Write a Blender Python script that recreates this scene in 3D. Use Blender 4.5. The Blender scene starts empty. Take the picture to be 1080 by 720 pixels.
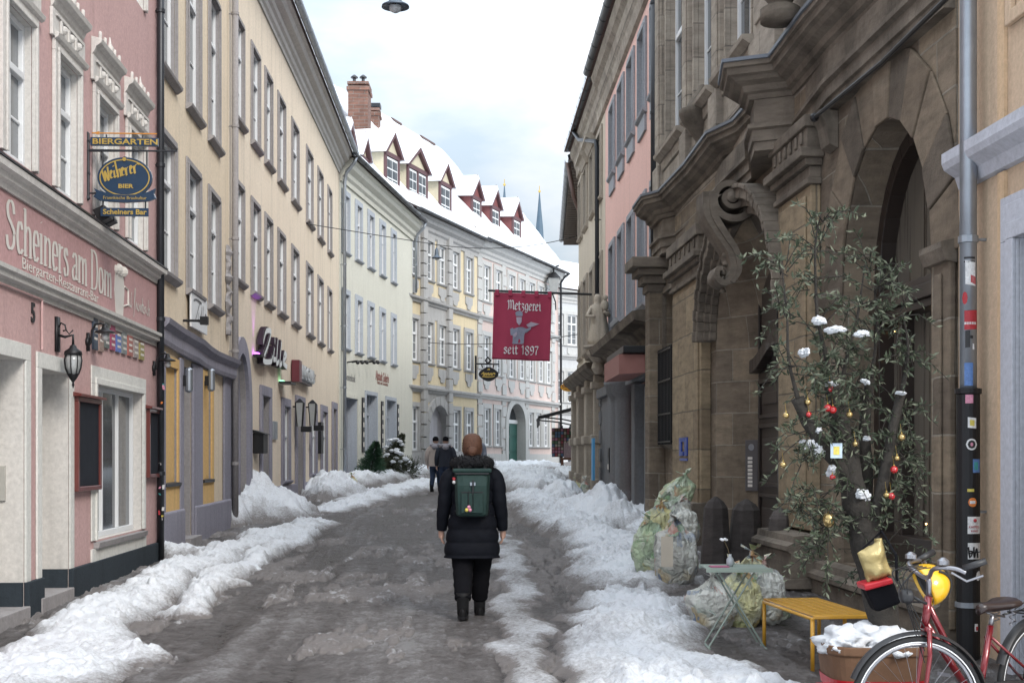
import bpy, bmesh, math, random
import numpy as np
from mathutils import Vector, Matrix
random.seed(7)
FP, CH, HOR = 1400.0, 1.72, 482.0          # focal length in px (1080 px wide), eye height, horizon row
GS = 24/1400.0                             # the street climbs gently
scene = bpy.context.scene
COL = scene.collection
def gz(y): return GS*min(max(y,-20),110)
def P(u, v, Y): return Vector(((u-540)*Y/FP, Y, CH+(HOR-v)*Y/FP))
def GP(u, v):
    Y = 2408.0/(v-458.0)
    return ((u-540)*Y/FP, Y)
# ---------------------------------------------------------------- materials
MATS = {}
def nt(name):
    m = bpy.data.materials.new(name); m.use_nodes = True
    n = m.node_tree; b = n.nodes['Principled BSDF']
    return m, n, b
def lk(n, a, b): n.links.new(a, b)
def c4(c): return (c[0], c[1], c[2], 1)
def mul(c, k): return tuple(min(1, x*k) for x in c)
def coords(n, uv=False, scale=(1,1,1)):
    tc = n.nodes.new('ShaderNodeTexCoord'); mp = n.nodes.new('ShaderNodeMapping')
    mp.inputs['Scale'].default_value = scale
    lk(n, tc.outputs['UV' if uv else 'Object'], mp.inputs[0]); return mp.outputs[0]
def noise(n, vec, scale, detail=4, rough=.6):
    t = n.nodes.new('ShaderNodeTexNoise'); t.inputs['Scale'].default_value = scale
    t.inputs['Detail'].default_value = detail; t.inputs['Roughness'].default_value = rough
    lk(n, vec, t.inputs['Vector']); return t.outputs[0]
def ramp(n, fac, stops):
    r = n.nodes.new('ShaderNodeValToRGB'); cr = r.color_ramp
    while len(cr.elements) < len(stops): cr.elements.new(.5)
    for e, (p, c) in zip(cr.elements, stops):
        e.position = p; e.color = c4(c) if not isinstance(c, (int, float)) else (c, c, c, 1)
    lk(n, fac, r.inputs[0]); return r.outputs[0]
def mixc(n, fac, a, b, mode='MIX'):
    x = n.nodes.new('ShaderNodeMix'); x.data_type = 'RGBA'; x.blend_type = mode
    for v, i in ((fac, 0), (a, 6), (b, 7)):
        if hasattr(v, 'links') or hasattr(v, 'is_linked'): lk(n, v, x.inputs[i])
        else: x.inputs[i].default_value = v if i == 0 else c4(v)
    return x.outputs[2]
def bump(n, b, h, dist, strength=1.0):
    x = n.nodes.new('ShaderNodeBump'); x.inputs['Distance'].default_value = dist
    x.inputs['Strength'].default_value = strength
    lk(n, h, x.inputs['Height']); lk(n, x.outputs[0], b.inputs['Normal'])
def plaster(name, c, var=.12, grime=.35, bd=.004, dirt=(.16,.14,.12)):
    if name in MATS: return MATS[name]
    m, n, b = nt(name)
    v = coords(n); 
    a = noise(n, v, .9, 6, .65); vs = coords(n, scale=(4.2,4.2,.32)); s = noise(n, vs, 1.1, 5, .6)
    f = noise(n, v, 22, 5, .7)
    base = mixc(n, a, mul(c, 1-var), mul(c, 1+var))
    st = ramp(n, s, [(.50, 0.0), (.70, 1.0)])
    mm = n.nodes.new('ShaderNodeMath'); mm.operation='MULTIPLY'; mm.inputs[1].default_value = grime
    lk(n, st, mm.inputs[0])
    col = mixc(n, mm.outputs[0], base, mul(c,.6) if grime < .5 else dirt)
    f2 = ramp(n, f, [(.3, .82), (.7, 1.06)])
    col = mixc(n, 1.0, col, f2, 'MULTIPLY')
    lk(n, col, b.inputs['Base Color']); b.inputs['Roughness'].default_value = .9
    b.inputs['Specular IOR Level'].default_value = .2
    bump(n, b, f, bd); MATS[name] = m; return m
def stone(name, c1, c2, mortar, bw=.75, bh=.42, stain=.6, uv=True, bricks=True):
    if name in MATS: return MATS[name]
    m, n, b = nt(name)
    v = coords(n, uv=uv); o = coords(n)
    mid = tuple((x+y)/2 for x, y in zip(c1, c2))
    if bricks:
        warp = n.nodes.new('ShaderNodeTexNoise'); warp.inputs['Scale'].default_value = 1.7
        lk(n, v, warp.inputs['Vector'])
        vm = n.nodes.new('ShaderNodeVectorMath'); vm.operation='MULTIPLY_ADD'
        vm.inputs[1].default_value=(.035,.035,0); lk(n, warp.outputs[1], vm.inputs[0]); lk(n, v, vm.inputs[2])
        t = n.nodes.new('ShaderNodeTexBrick'); lk(n, vm.outputs[0], t.inputs['Vector'])
        t.inputs['Scale'].default_value = 1; t.inputs['Brick Width'].default_value = bw; t.inputs['Row Height'].default_value = bh
        t.inputs['Mortar Size'].default_value = .011; t.inputs['Mortar Smooth'].default_value = .3
        t.inputs['Color1'].default_value = c4(c1); t.inputs['Color2'].default_value = c4(c2); t.inputs['Mortar'].default_value = c4(mortar)
        base = t.outputs[0]; bf = t.outputs[1]
    else:
        base = mixc(n, noise(n, o, 1.3), c1, c2)
    g = noise(n, coords(n, scale=(1,1,3.5)), 2.6, 8, .7)
    g1 = ramp(n, g, [(.3, .62), (.5,.95), (.72, 1.22)])
    col = mixc(n, 1.0, base, g1, 'MULTIPLY')
    s = noise(n, coords(n, scale=(1.6,1.6,.7)), .8, 9, .68)
    sm = ramp(n, s, [(.46, 0.0), (.66, stain)])
    col = mixc(n, sm, col, mul(mid, .28))
    lk(n, col, b.inputs['Base Color']); b.inputs['Roughness'].default_value = .88
    b.inputs['Specular IOR Level'].default_value = .25
    h = noise(n, o, 14, 8, .7)
    if bricks:
        x = n.nodes.new('ShaderNodeMath'); x.operation='MULTIPLY_ADD'; x.inputs[1].default_value=-1.2
        lk(n, bf, x.inputs[0]); lk(n, h, x.inputs[2]); h = x.outputs[0]
    bump(n, b, h, .014); MATS[name] = m; return m
def plain(name, c, rough=.5, metal=0, var=.15, sc=6, bd=0, coat=0, spec=.5, emit=None, es=0):
    if name in MATS: return MATS[name]
    m, n, b = nt(name)
    v = coords(n); a = noise(n, v, sc, 5)
    lk(n, mixc(n, a, mul(c, 1-var), mul(c, 1+var)), b.inputs['Base Color'])
    b.inputs['Roughness'].default_value = rough; b.inputs['Metallic'].default_value = metal
    b.inputs['Coat Weight'].default_value = coat; b.inputs['Specular IOR Level'].default_value = spec
    if bd: bump(n, b, a, bd)
    if emit: b.inputs['Emission Color'].default_value = c4(emit); b.inputs['Emission Strength'].default_value = es
    MATS[name] = m; return m
def glassy(name, dark, light, amt):
    if name in MATS: return MATS[name]
    m, n, b = nt(name)
    v = coords(n, uv=True, scale=(9,.25,1)); w = noise(n, v, 1.6, 3)
    k = ramp(n, w, [(.5-amt*.5+.02, 0.0), (.62-amt*.4, 1.0)])
    lk(n, mixc(n, k, dark, light), b.inputs['Base Color'])
    b.inputs['Roughness'].default_value = .06; b.inputs['Specular IOR Level'].default_value = .5
    g = noise(n, coords(n), 1.2, 2); bump(n, b, g, .01, .25)
    MATS[name] = m; return m
GLASS = glassy('window_glass', (.012,.016,.022), (.07,.08,.09), .25)
CURT = glassy('curtained_glass', (.022,.028,.036), (.17,.18,.19), .45)
def seen_snow(name='snow', dirty=False):
    if name in MATS: return MATS[name]
    m, n, b = nt(name)
    v = coords(n); a = noise(n, v, 3, 6); f = noise(n, v, 26, 8, .75); g = noise(n, v, 110, 4, .7)
    col = mixc(n, a, (.80,.83,.88), (.90,.92,.95))
    if dirty:
        at = n.nodes.new('ShaderNodeAttribute'); at.attribute_name = 'dirt'
        mm = n.nodes.new('ShaderNodeMath'); mm.operation='MULTIPLY_ADD'; mm.inputs[1].default_value=.9
        lk(n, f, mm.inputs[0]); lk(n, at.outputs['Fac'], mm.inputs[2])
        k = ramp(n, mm.outputs[0], [(.5, 0.0), (1.15, 1.0)])
        col = mixc(n, k, col, (.20,.18,.172))
        sp = ramp(n, noise(n, v, 55, 3, .6), [(.66, 0.0), (.72, .55)])
        col = mixc(n, sp, col, (.2,.17,.14))
    lk(n, col, b.inputs['Base Color']); b.inputs['Roughness'].default_value = .62
    x = n.nodes.new('ShaderNodeMath'); x.operation='MULTIPLY_ADD'; x.inputs[1].default_value=.35
    lk(n, g, x.inputs[0]); lk(n, f, x.inputs[2])
    bump(n, b, x.outputs[0], .03 if dirty else .02); MATS[name] = m; return m
SNOW = seen_snow(); SNOWD = seen_snow('trodden_snow', True)
def roofmat():
    m, n, b = nt('snowy_roof')
    v = coords(n); a = noise(n, v, .45, 6, .6); f = noise(n, coords(n,scale=(1,1,.4)), 7, 5)
    x = n.nodes.new('ShaderNodeMath'); x.operation='MULTIPLY_ADD'; x.inputs[1].default_value=.3
    lk(n, f, x.inputs[0]); lk(n, a, x.inputs[2])
    k = ramp(n, x.outputs[0], [(.80, 0.0), (.83, 1.0)])
    lk(n, mixc(n, k, (.84,.87,.91), (.10,.07,.065)), b.inputs['Base Color']); b.inputs['Roughness'].default_value=.7
    bump(n, b, a, .2); MATS['snowy_roof']=m; return m
ROOF = roofmat()
TILE = plain('wet_roof_tile', (.09,.05,.045), .7, var=.4, sc=9, bd=.02)
WHITE = plain('white_window_paint', (.72,.73,.74), .45, var=.06)
ZINC = plain('zinc_gutter', (.33,.36,.40), .42, .75, .25, 5)
DARKM = plain('dark_painted_metal', (.025,.028,.034), .4, .2, .3)
IRON = plain('black_wrought_iron', (.015,.015,.017), .45, .3, .3)
GREYST = plaster('grey_stone_trim', (.33,.31,.31), .16, .45, .005)
LTRIM = plaster('pale_stone_trim', (.52,.50,.47), .1, .3, .003)
# ---------------------------------------------------------------- facade frames and mesh builder
class Fr:
    """A facade: s runs along it from p0 to p1, d comes out of it towards the street, z is up."""
    def __init__(f, p0, p1, right=False):
        f.p0 = Vector(p0); f.p1 = Vector(p1); f.L = (f.p1-f.p0).length
        f.t = (f.p1-f.p0)/f.L
        f.n = Vector((-f.t.y, f.t.x)) if right else Vector((f.t.y, -f.t.x))
        f.right = right
    def w(f, s, d, z):
        q = f.p0 + f.t*s + f.n*d
        return Vector((q.x, q.y, z))
    def s(f, u, d=0):
        k = (u-540)/FP; o = f.p0 + f.n*d
        return (k*o.y - o.x)/(f.t.x - k*f.t.y)
    def Y(f, u, d=0): return f.p0.y + f.n.y*d + f.t.y*f.s(u, d)
    def z(f, u, v, d=0): return CH + (HOR-v)*f.Y(u, d)/FP
    def g(f, s): return gz(f.p0.y + f.t.y*s)
class MB:
    def __init__(b, fr=None): b.v=[]; b.f=[]; b.fr=fr; b.m=[]; b.cm=0; b.uvs=None
    def add(b, vs, fs):
        o = len(b.v); b.v += [tuple(x) for x in vs]
        for f in fs: b.f.append(tuple(i+o for i in f)); b.m.append(b.cm)
        return b
    def quad(b, *pts): return b.add(pts, [tuple(range(len(pts)))])
    def box(b, a0, a1, b0, b1, c0, c1):
        vs = [(x,y,z) for z in (c0,c1) for y in (b0,b1) for x in (a0,a1)]
        return b.add(vs, [(0,2,3,1),(4,5,7,6),(0,1,5,4),(2,6,7,3),(0,4,6,2),(1,3,7,5)])
    def obox(b, c, ax, ay, az):
        c, ax, ay, az = map(Vector, (c, ax, ay, az))
        vs = [c+ax*i+ay*j+az*k for k in (-1,1) for j in (-1,1) for i in (-1,1)]
        return b.add(vs, [(0,2,3,1),(4,5,7,6),(0,1,5,4),(2,6,7,3),(0,4,6,2),(1,3,7,5)])
    def prism(b, poly, d0, d1):      # poly in (s,z), extruded along d
        n = len(poly); vs = [(p[0], d0, p[1]) for p in poly] + [(p[0], d1, p[1]) for p in poly]
        fs = [tuple(range(n)), tuple(range(2*n-1, n-1, -1))] + [(i, i+n, (i+1)%n+n, (i+1)%n) for i in range(n)]
        return b.add(vs, fs)
    def sweep(b, prof, s0, s1, z0=0, ends=True, z1=None):      # prof in (d,z), extruded along s
        if z1 is None: z1 = z0
        n = len(prof); vs = [(s0, p[0], p[1]+z0) for p in prof] + [(s1, p[0], p[1]+z1) for p in prof]
        fs = [(i, (i+1)%n, (i+1)%n+n, i+n) for i in range(n)]
        if ends: fs += [tuple(range(n))[::-1], tuple(range(n, 2*n))]
        return b.add(vs, fs)
    def path(b, prof, pts, closed=False):   # prof (out,z) carried along plan polyline pts (x,y): mitred; out is left of travel
        n = len(prof); N = len(pts); rings = []
        for i, p in enumerate(pts):
            p = Vector(p); a = Vector(pts[max(i-1,0)]); c = Vector(pts[min(i+1,N-1)])
            t1 = (p-a).normalized() if i > 0 else (c-p).normalized(); t2 = (c-p).normalized() if i < N-1 else t1
            n1 = Vector((-t1.y, t1.x)); n2 = Vector((-t2.y, t2.x)); m = n1+n2
            m = m/max(m.length_squared*.5, .35)
            rings.append([(p.x+m.x*q[0], p.y+m.y*q[0], q[1]) for q in prof])
        vs = [v for r in rings for v in r]; fs = []
        for i in range(N-1):
            for j in range(n): fs.append((i*n+j, i*n+(j+1)%n, (i+1)*n+(j+1)%n, (i+1)*n+j))
        fs += [tuple(range(n))[::-1], tuple(range((N-1)*n, N*n))]
        return b.add(vs, fs)
    def tube(b, pts, r, k=8, cap=True):
        pts = [Vector(p) for p in pts]; N = len(pts); rs = r if isinstance(r, (list, tuple)) else [r]*N
        vs = []; fs = []; up = None
        for i, p in enumerate(pts):
            t = (pts[min(i+1,N-1)]-pts[max(i-1,0)]).normalized()
            if up is None: up = Vector((0,0,1)) if abs(t.z) < .9 else Vector((1,0,0))
            x = t.cross(up); 
            if x.length < 1e-4: x = t.cross(Vector((0,1,.1)))
            x.normalize(); y = x.cross(t).normalized(); up = y
            for j in range(k):
                a = 2*math.pi*j/k; vs.append(p + (x*math.cos(a)+y*math.sin(a))*rs[i])
        for i in range(N-1):
            for j in range(k): fs.append((i*k+j, i*k+(j+1)%k, (i+1)*k+(j+1)%k, (i+1)*k+j))
        if cap: fs += [tuple(range(k))[::-1], tuple(range((N-1)*k, N*k))]
        return b.add(vs, fs)
    def lathe(b, c, prof, k=16, ax=(1,0,0), ay=(0,1,0), az=(0,0,1)):
        c, ax, ay, az = map(Vector, (c, ax, ay, az)); vs=[]; fs=[]; n=len(prof)
        for r, z in prof:
            for j in range(k):
                a = 2*math.pi*j/k; vs.append(c+ax*(r*math.cos(a))+ay*(r*math.sin(a))+az*z)
        for i in range(n-1):
            for j in range(k): fs.append((i*k+j, i*k+(j+1)%k, (i+1)*k+(j+1)%k, (i+1)*k+j))
        fs += [tuple(range(k))[::-1], tuple(range((n-1)*k, n*k))]
        return b.add(vs, fs)
    def ball(b, c, r, k=10, rz=None, jit=0):
        c = Vector(c); rz = rz or r; m = max(4, k//2+1); pr = [(max(r*math.sin(math.pi*i/m), r*.02), -rz*math.cos(math.pi*i/m)) for i in range(m+1)]
        return b.lathe(c, pr, k)
    def loft(b, rings, cap=True):
        k = len(rings[0]); N = len(rings); vs = [p for r in rings for p in r]; fs = []
        for i in range(N-1):
            for j in range(k): fs.append((i*k+j, i*k+(j+1)%k, (i+1)*k+(j+1)%k, (i+1)*k+j))
        if cap: fs += [tuple(range(k))[::-1], tuple(range((N-1)*k, N*k))]
        return b.add(vs, fs)
    def build(b, name, mat, parent=None, smooth=False, bev=0, uv=True, sub=0):
        o0 = parent_world(parent)
        fr = b.fr
        W = [fr.w(*v) for v in b.v] if fr else [Vector(v) for v in b.v]
        me = bpy.data.meshes.new(name); me.from_pydata([tuple(w-o0) for w in W], [], b.f)
        mats = mat if isinstance(mat, (list, tuple)) else [mat]
        for x in mats: me.materials.append(x)
        if len(mats) > 1: me.polygons.foreach_set('material_index', b.m)
        if uv and fr:
            ul = me.uv_layers.new(name='UVMap'); V = b.v
            idx = np.empty(len(me.loops), dtype=np.int32); me.loops.foreach_get('vertex_index', idx)
            A = np.array(V, dtype=np.float64)[idx]
            ul.data.foreach_set('uv', np.stack([A[:,0]+A[:,1]*1.0, A[:,2]], 1).ravel())
        bm = bmesh.new(); bm.from_mesh(me); bmesh.ops.recalc_face_normals(bm, faces=bm.faces); bm.to_mesh(me); bm.free()
        if smooth: me.polygons.foreach_set('use_smooth', [True]*len(me.polygons))
        o = bpy.data.objects.new(name, me); COL.objects.link(o)
        if parent is not None: o.parent = parent
        if bev:
            md = o.modifiers.new('bevel', 'BEVEL'); md.width = bev; md.segments = 2; md.limit_method='ANGLE'; md.angle_limit=.7
        if sub:
            md = o.modifiers.new('sub', 'SUBSURF'); md.levels = sub; md.render_levels = sub
        return o
def parent_world(p):
    w = Vector((0,0,0))
    while p is not None: w += p.location; p = p.parent
    return w
def thing(name, label, cat, loc=(0,0,0), group=None):
    o = bpy.data.objects.new(name, None); COL.objects.link(o); o.location = loc; o.empty_display_size=.2
    return tag(o, label, cat, group)
def tag(o, label, cat, group=None, kind=None):
    if label: o['label'] = label
    if cat: o['category'] = cat
    if group: o['group'] = group
    if kind: o['kind'] = kind
    return o
def arc_pts(s0, s1, zt, h, n=16, z0=None):
    c = (s0+s1)/2; r = (s1-s0)/2
    return [(c-r*math.cos(math.pi*i/n), zt-h+h*math.sin(math.pi*i/n)) for i in range(n+1)]
def wall_mesh(fr, L, z0, z1, ops, s0=0.0, depth=7.0, back=True):
    """Front skin with real openings and reveals, plus the end and back walls."""
    b = MB(fr)
    S = sorted({s0, L} | {x for o in ops for x in (max(o['s0'],s0), min(o['s1'],L))}); Z = sorted({z0, z1} | {x for o in ops for x in (max(z0,o['z0']), min(z1,o['z1']))})
    for i in range(len(S)-1):
        for j in range(len(Z)-1):
            a, c, e, f = S[i], S[i+1], Z[j], Z[j+1]
            if c-a < 1e-6 or f-e < 1e-6: continue
            ms, mz = (a+c)/2, (e+f)/2
            if any(o['s0'] < ms < o['s1'] and o['z0'] < mz < o['z1'] for o in ops): continue
            b.quad((a,0,e),(c,0,e),(c,0,f),(a,0,f))
    for o in ops:
        a, c, e, f, q = o['s0'], o['s1'], max(o['z0'],z0), o['z1'], -o.get('dep', .2); b.cm = 1; sp = o.get('sp', 0)
        if o.get('arch'):
            pts = arc_pts(a, c, f, o['arch']); pin = arc_pts(a+sp, c-sp, f-sp, max(.05, o['arch']-sp*.5))
            for i in range(len(pts)-1):
                p, r = pts[i], pts[i+1]; p2, r2 = pin[i], pin[i+1]
                b.cm = 0
                b.quad((p[0],0,p[1]),(r[0],0,r[1]),(r[0],0,f),(p[0],0,f))
                b.cm = 1
                b.quad((p[0],0,p[1]),(r[0],0,r[1]),(r2[0],q,r2[1]),(p2[0],q,p2[1]))
            zt = f-o['arch']; zt2 = pin[0][1]
        else:
            b.quad((a,0,f),(c,0,f),(c-sp,q,f-sp),(a+sp,q,f-sp)); zt = f; zt2 = f-sp
        b.quad((a,0,e),(a,0,zt),(a+sp,q,zt2),(a+sp,q,e)); b.quad((c,0,e),(c,0,zt),(c-sp,q,zt2),(c-sp,q,e))
        b.quad((a,0,e),(c,0,e),(c-sp,q,e),(a+sp,q,e))
        b.quad((a-.1,q-.012,e-.1),(c+.1,q-.012,e-.1),(c+.1,q-.012,f+.1),(a-.1,q-.012,f+.1))   # closes the room behind
    b.cm = 0
    if back:
        b.quad((s0,0,z0),(s0,0,z1),(s0,-depth,z1),(s0,-depth,z0)); b.quad((L,0,z0),(L,0,z1),(L,-depth,z1),(L,-depth,z0))
        b.quad((s0,-depth,z0),(L,-depth,z0),(L,-depth,z1),(s0,-depth,z1))
    return b
def op(fr, uL, uR, z0, z1, dep=.2, **k):
    a, c = sorted((fr.s(uL), fr.s(uR)))
    return dict(s0=a, s1=c, z0=z0, z1=z1, dep=dep, **k)
def ring_frame(b, a, c, e, f, w, d0, d1, bottom=True, ear=0):
    b.box(a-w-ear, c+w+ear, d0, d1, f, f+w)
    b.box(a-w, a, d0, d1, e-(w if bottom else 0), f-.001); b.box(c, c+w, d0, d1, e-(w if bottom else 0), f-.001)
    if bottom: b.box(a, c, d0, d1, e-w, e)
def window(parent, fr, o, frame=WHITE, glass=CURT, bar=.05, cols=2, trans=.68, rows=1, sur=None, sw=.12, sp=.035, sill=None, hood=None, label=None, wood=None, bars=True):
    a, c, e, f = o['s0'], o['s1'], o['z0'], o['z1']; q = -o['dep']
    b = MB(fr)
    b.box(a, a+bar, q, q+.07, e, f); b.box(c-bar, c, q, q+.07, e, f)
    b.box(a+bar, c-bar, q, q+.07, e, e+bar*1.3); b.box(a+bar, c-bar, q, q+.07, f-bar, f)
    if bars:
        w = c-a
        for i in range(1, cols): x = a+w*i/cols; b.box(x-bar*.6, x+bar*.6, q, q+.06, e+bar*1.3, f-bar)
        if trans: z = e+(f-e)*trans; b.box(a+bar, c-bar, q, q+.085, z-bar*.6, z+bar*.6)
        top = e+(f-e)*(trans or 1)
        for i in range(1, rows+1):
            if rows > 0: z = e+(top-e)*i/(rows+1); b.box(a+bar, c-bar, q, q+.045, z-.014, z+.014)
    w = b.build('window', frame, parent, bev=.006)
    if label: w['label'] = label
    MB(fr).box(a+bar*.5, c-bar*.5, q+.012, q+.026, e+.02, f-.02).build('pane', glass, w)
    if sur:
        s_ = MB(fr); ring_frame(s_, a, c, e, f, sw, 0.003, sp, bottom=False)
        ring_frame(s_, a, c, e, f, sw*.35, sp, sp+.02, bottom=False)
        s_.build('surround', sur, w, bev=.005)
    if sill:
        s_ = MB(fr); pr = [(0.002,-.09),(.03,-.09),(.1,-.04),(.11,0),(0.002,.012)]
        if abs(q) < .5: pass
        s_.sweep(pr, a-sw*1.1, c+sw*1.1, e); s_.build('sill', sill, w)
    if hood: hood(w, a, c, e, f)
    return w
def gabled_roof(fr, s0, s1, ze, zr, ov=.4, depth=5, thick=.14, skew0=0, skew1=0, name='roof', parent=None, mat=None):
    b = MB(fr); sl = (zr-ze)/(depth+ov)
    A = [(s0, ov, ze), (s1, ov, ze), (s1+skew1, -depth, zr), (s0+skew0, -depth, zr)]
    B = [(s0+skew0*2, -2*depth-ov, ze), (s1+skew1*2, -2*depth-ov, ze)]
    def up(p, k): return (p[0], p[1], p[2]+k)
    # bumpy snow sheet on the street slope
    N, M = max(4, int((s1-s0)/.6)), 12; rnd = random.Random(int(s1*100)); vs=[]; fs=[]
    for i in range(N+1):
        for j in range(M+1):
            t, r = i/N, j/M
            s = (s0*(1-t)+s1*t)*(1-r) + ((s0+skew0)*(1-t)+(s1+skew1)*t)*r
            d = ov+ .03*(j==0) - (depth+ov)*r; z = ze+(zr-ze)*r
            vs.append((s, d, z + thick + (rnd.random()-.5)*.09*(1 if 0 < j < M else .6)))
    for i in range(N):
        for j in range(M): fs.append((i*(M+1)+j, (i+1)*(M+1)+j, (i+1)*(M+1)+j+1, i*(M+1)+j+1))
    b.add(vs, fs)
    edge = [i*(M+1) for i in range(N+1)]
    low = [(vs[i][0], ov-.01, ze+.02) for i in edge]
    o = len(b.v); b.v += low; base = o-len(vs)
    for i in range(N): b.f.append((base+edge[i], base+edge[i+1], o+i+1, o+i)); b.m.append(0)
    top = b.build(name, mat or ROOF, parent, smooth=True)
    rd = random.Random(int(s0*7)+3); rb_ = MB(fr); q_s = s0+skew0
    while q_s < s1+skew1-1:
        l_ = rd.uniform(.8,2.6); rb_.sweep([(-depth-.14,zr+.05),(-depth-.1,zr+.17),(-depth,zr+.21),(-depth+.1,zr+.17),(-depth+.14,zr+.05)], q_s, min(q_s+l_, s1+skew1)); q_s += l_+rd.uniform(1.0,4.5)
    rb_.build('ridge_tiles', TILE, top)
    k = MB(fr)
    k.add([A[0],A[1],A[2],A[3],B[0],B[1]], [(0,1,2,3),(3,2,5,4),(0,3,4),(1,5,2),(0,4,5,1)])
    k.build('roof_tiles', TILE, top)
    return top
def gutter(fr, s0, s1, z, d, r=.075, mat=ZINC, parent=None, fall=0):
    b = MB(fr); n=8
    outer = [(d+r*math.cos(math.pi+math.pi*i/n), z+r*math.sin(math.pi+math.pi*i/n)) for i in range(n+1)]
    inner = [(d+(r-.008)*math.cos(math.pi+math.pi*i/n), z+(r-.008)*math.sin(math.pi+math.pi*i/n)) for i in range(n, -1, -1)]
    b.sweep(outer+inner, s0, s1)
    s = s0+.4
    while s < s1: 
        b.sweep([(x+(x-d)*.09, y+(y-z)*.09) for x, y in outer]+[(x, y) for x, y in outer[::-1]], s, s+.035); s += 1.0
    return b.build('gutter', mat, parent, smooth=False)
def cornice(fr, s0, s1, z, prof, mat, parent, name='cornice'):
    return MB(fr).sweep(prof, s0, s1, z).build(name, mat, parent)
EAVE = [(0.003,-.75),(.06,-.75),(.08,-.6),(.16,-.52),(.18,-.38),(.34,-.26),(.38,-.12),(.46,-.06),(.46,.02),(0.003,.02)]
BAND = [(0.003,-.12),(.05,-.12),(.06,-.05),(.11,-.02),(.12,.05),(0.003,.08)]
# ---------------------------------------------------------------- lettering
def text(parent, body, origin, ax, ay, size, mat, sx=1.0, ext=.004, name='lettering', align='LEFT', shear=0, bold=0, space=1.0):
    cu = bpy.data.curves.new('t', 'FONT'); cu.body = body; cu.size = size; cu.extrude = ext; cu.align_x = align; cu.shear = shear; cu.offset = bold; cu.space_character = space
    cu.resolution_u = 3
    t = bpy.data.objects.new('t', cu); COL.objects.link(t); bpy.context.view_layer.update()
    me = bpy.data.meshes.new_from_object(t.evaluated_get(bpy.context.evaluated_depsgraph_get()))
    bpy.data.objects.remove(t); bpy.data.curves.remove(cu)
    ax = Vector(ax).normalized(); ay = Vector(ay).normalized(); az = ax.cross(ay); o0 = parent_world(parent); O = Vector(origin)-o0
    for v in me.vertices: p = v.co.copy(); v.co = O + ax*(p.x*sx) + ay*p.y + az*p.z
    me.name = name; me.materials.clear(); me.materials.append(mat)
    o = bpy.data.objects.new(name, me); COL.objects.link(o)
    if parent: o.parent = parent
    return o
def crom(pts, n=6):
    if len(pts) < 3: return pts
    q = [pts[0]]+list(pts)+[pts[-1]]; out = []
    for i in range(1, len(q)-2):
        for j in range(n):
            t = j/n; a,b,c,d = q[i-1],q[i],q[i+1],q[i+2]
            out.append(tuple(.5*((2*b[k])+(-a[k]+c[k])*t+(2*a[k]-5*b[k]+4*c[k]-d[k])*t*t+(-a[k]+3*b[k]-3*c[k]+d[k])*t**3) for k in (0,1)))
    out.append(tuple(pts[-1])); return out
def nib(b, strokes, O, ax, ay, size, n=(.07,.0), th=.018, lift=.0, sx=1.0, smooth=True):
    """Broad-nib pen strokes as thin raised ribbons."""
    O, ax, ay = Vector(O), Vector(ax).normalized(), Vector(ay).normalized(); az = ax.cross(ay); k = 0
    for st in strokes:
        pts = crom(st) if smooth and len(st) > 2 else st
        for p, q in zip(pts[:-1], pts[1:]):
            dx, dy = (q[0]-p[0])*sx, q[1]-p[1]; l = math.hypot(dx, dy) or 1; px, py = -dy/l*th, dx/l*th
            nx, ny = n; sg = 1 if (nx*px+ny*py) >= 0 else -1
            ox, oy = nx*sg+px, ny*sg+py; ex, ey = dx/l*th*.6, dy/l*th*.6
            c = [(p[0]*sx+ox-ex, p[1]+oy-ey), (p[0]*sx-ox-ex, p[1]-oy-ey), (q[0]*sx-ox+ex, q[1]-oy+ey), (q[0]*sx+ox+ex, q[1]+oy+ey)]
            h = lift + .00012*(k % 37); k += 1
            vs = [O+ax*(x*size)+ay*(y*size)+az*h for x, y in c] 
            b.add(vs, [(0,1,2,3)])
    return b
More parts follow.
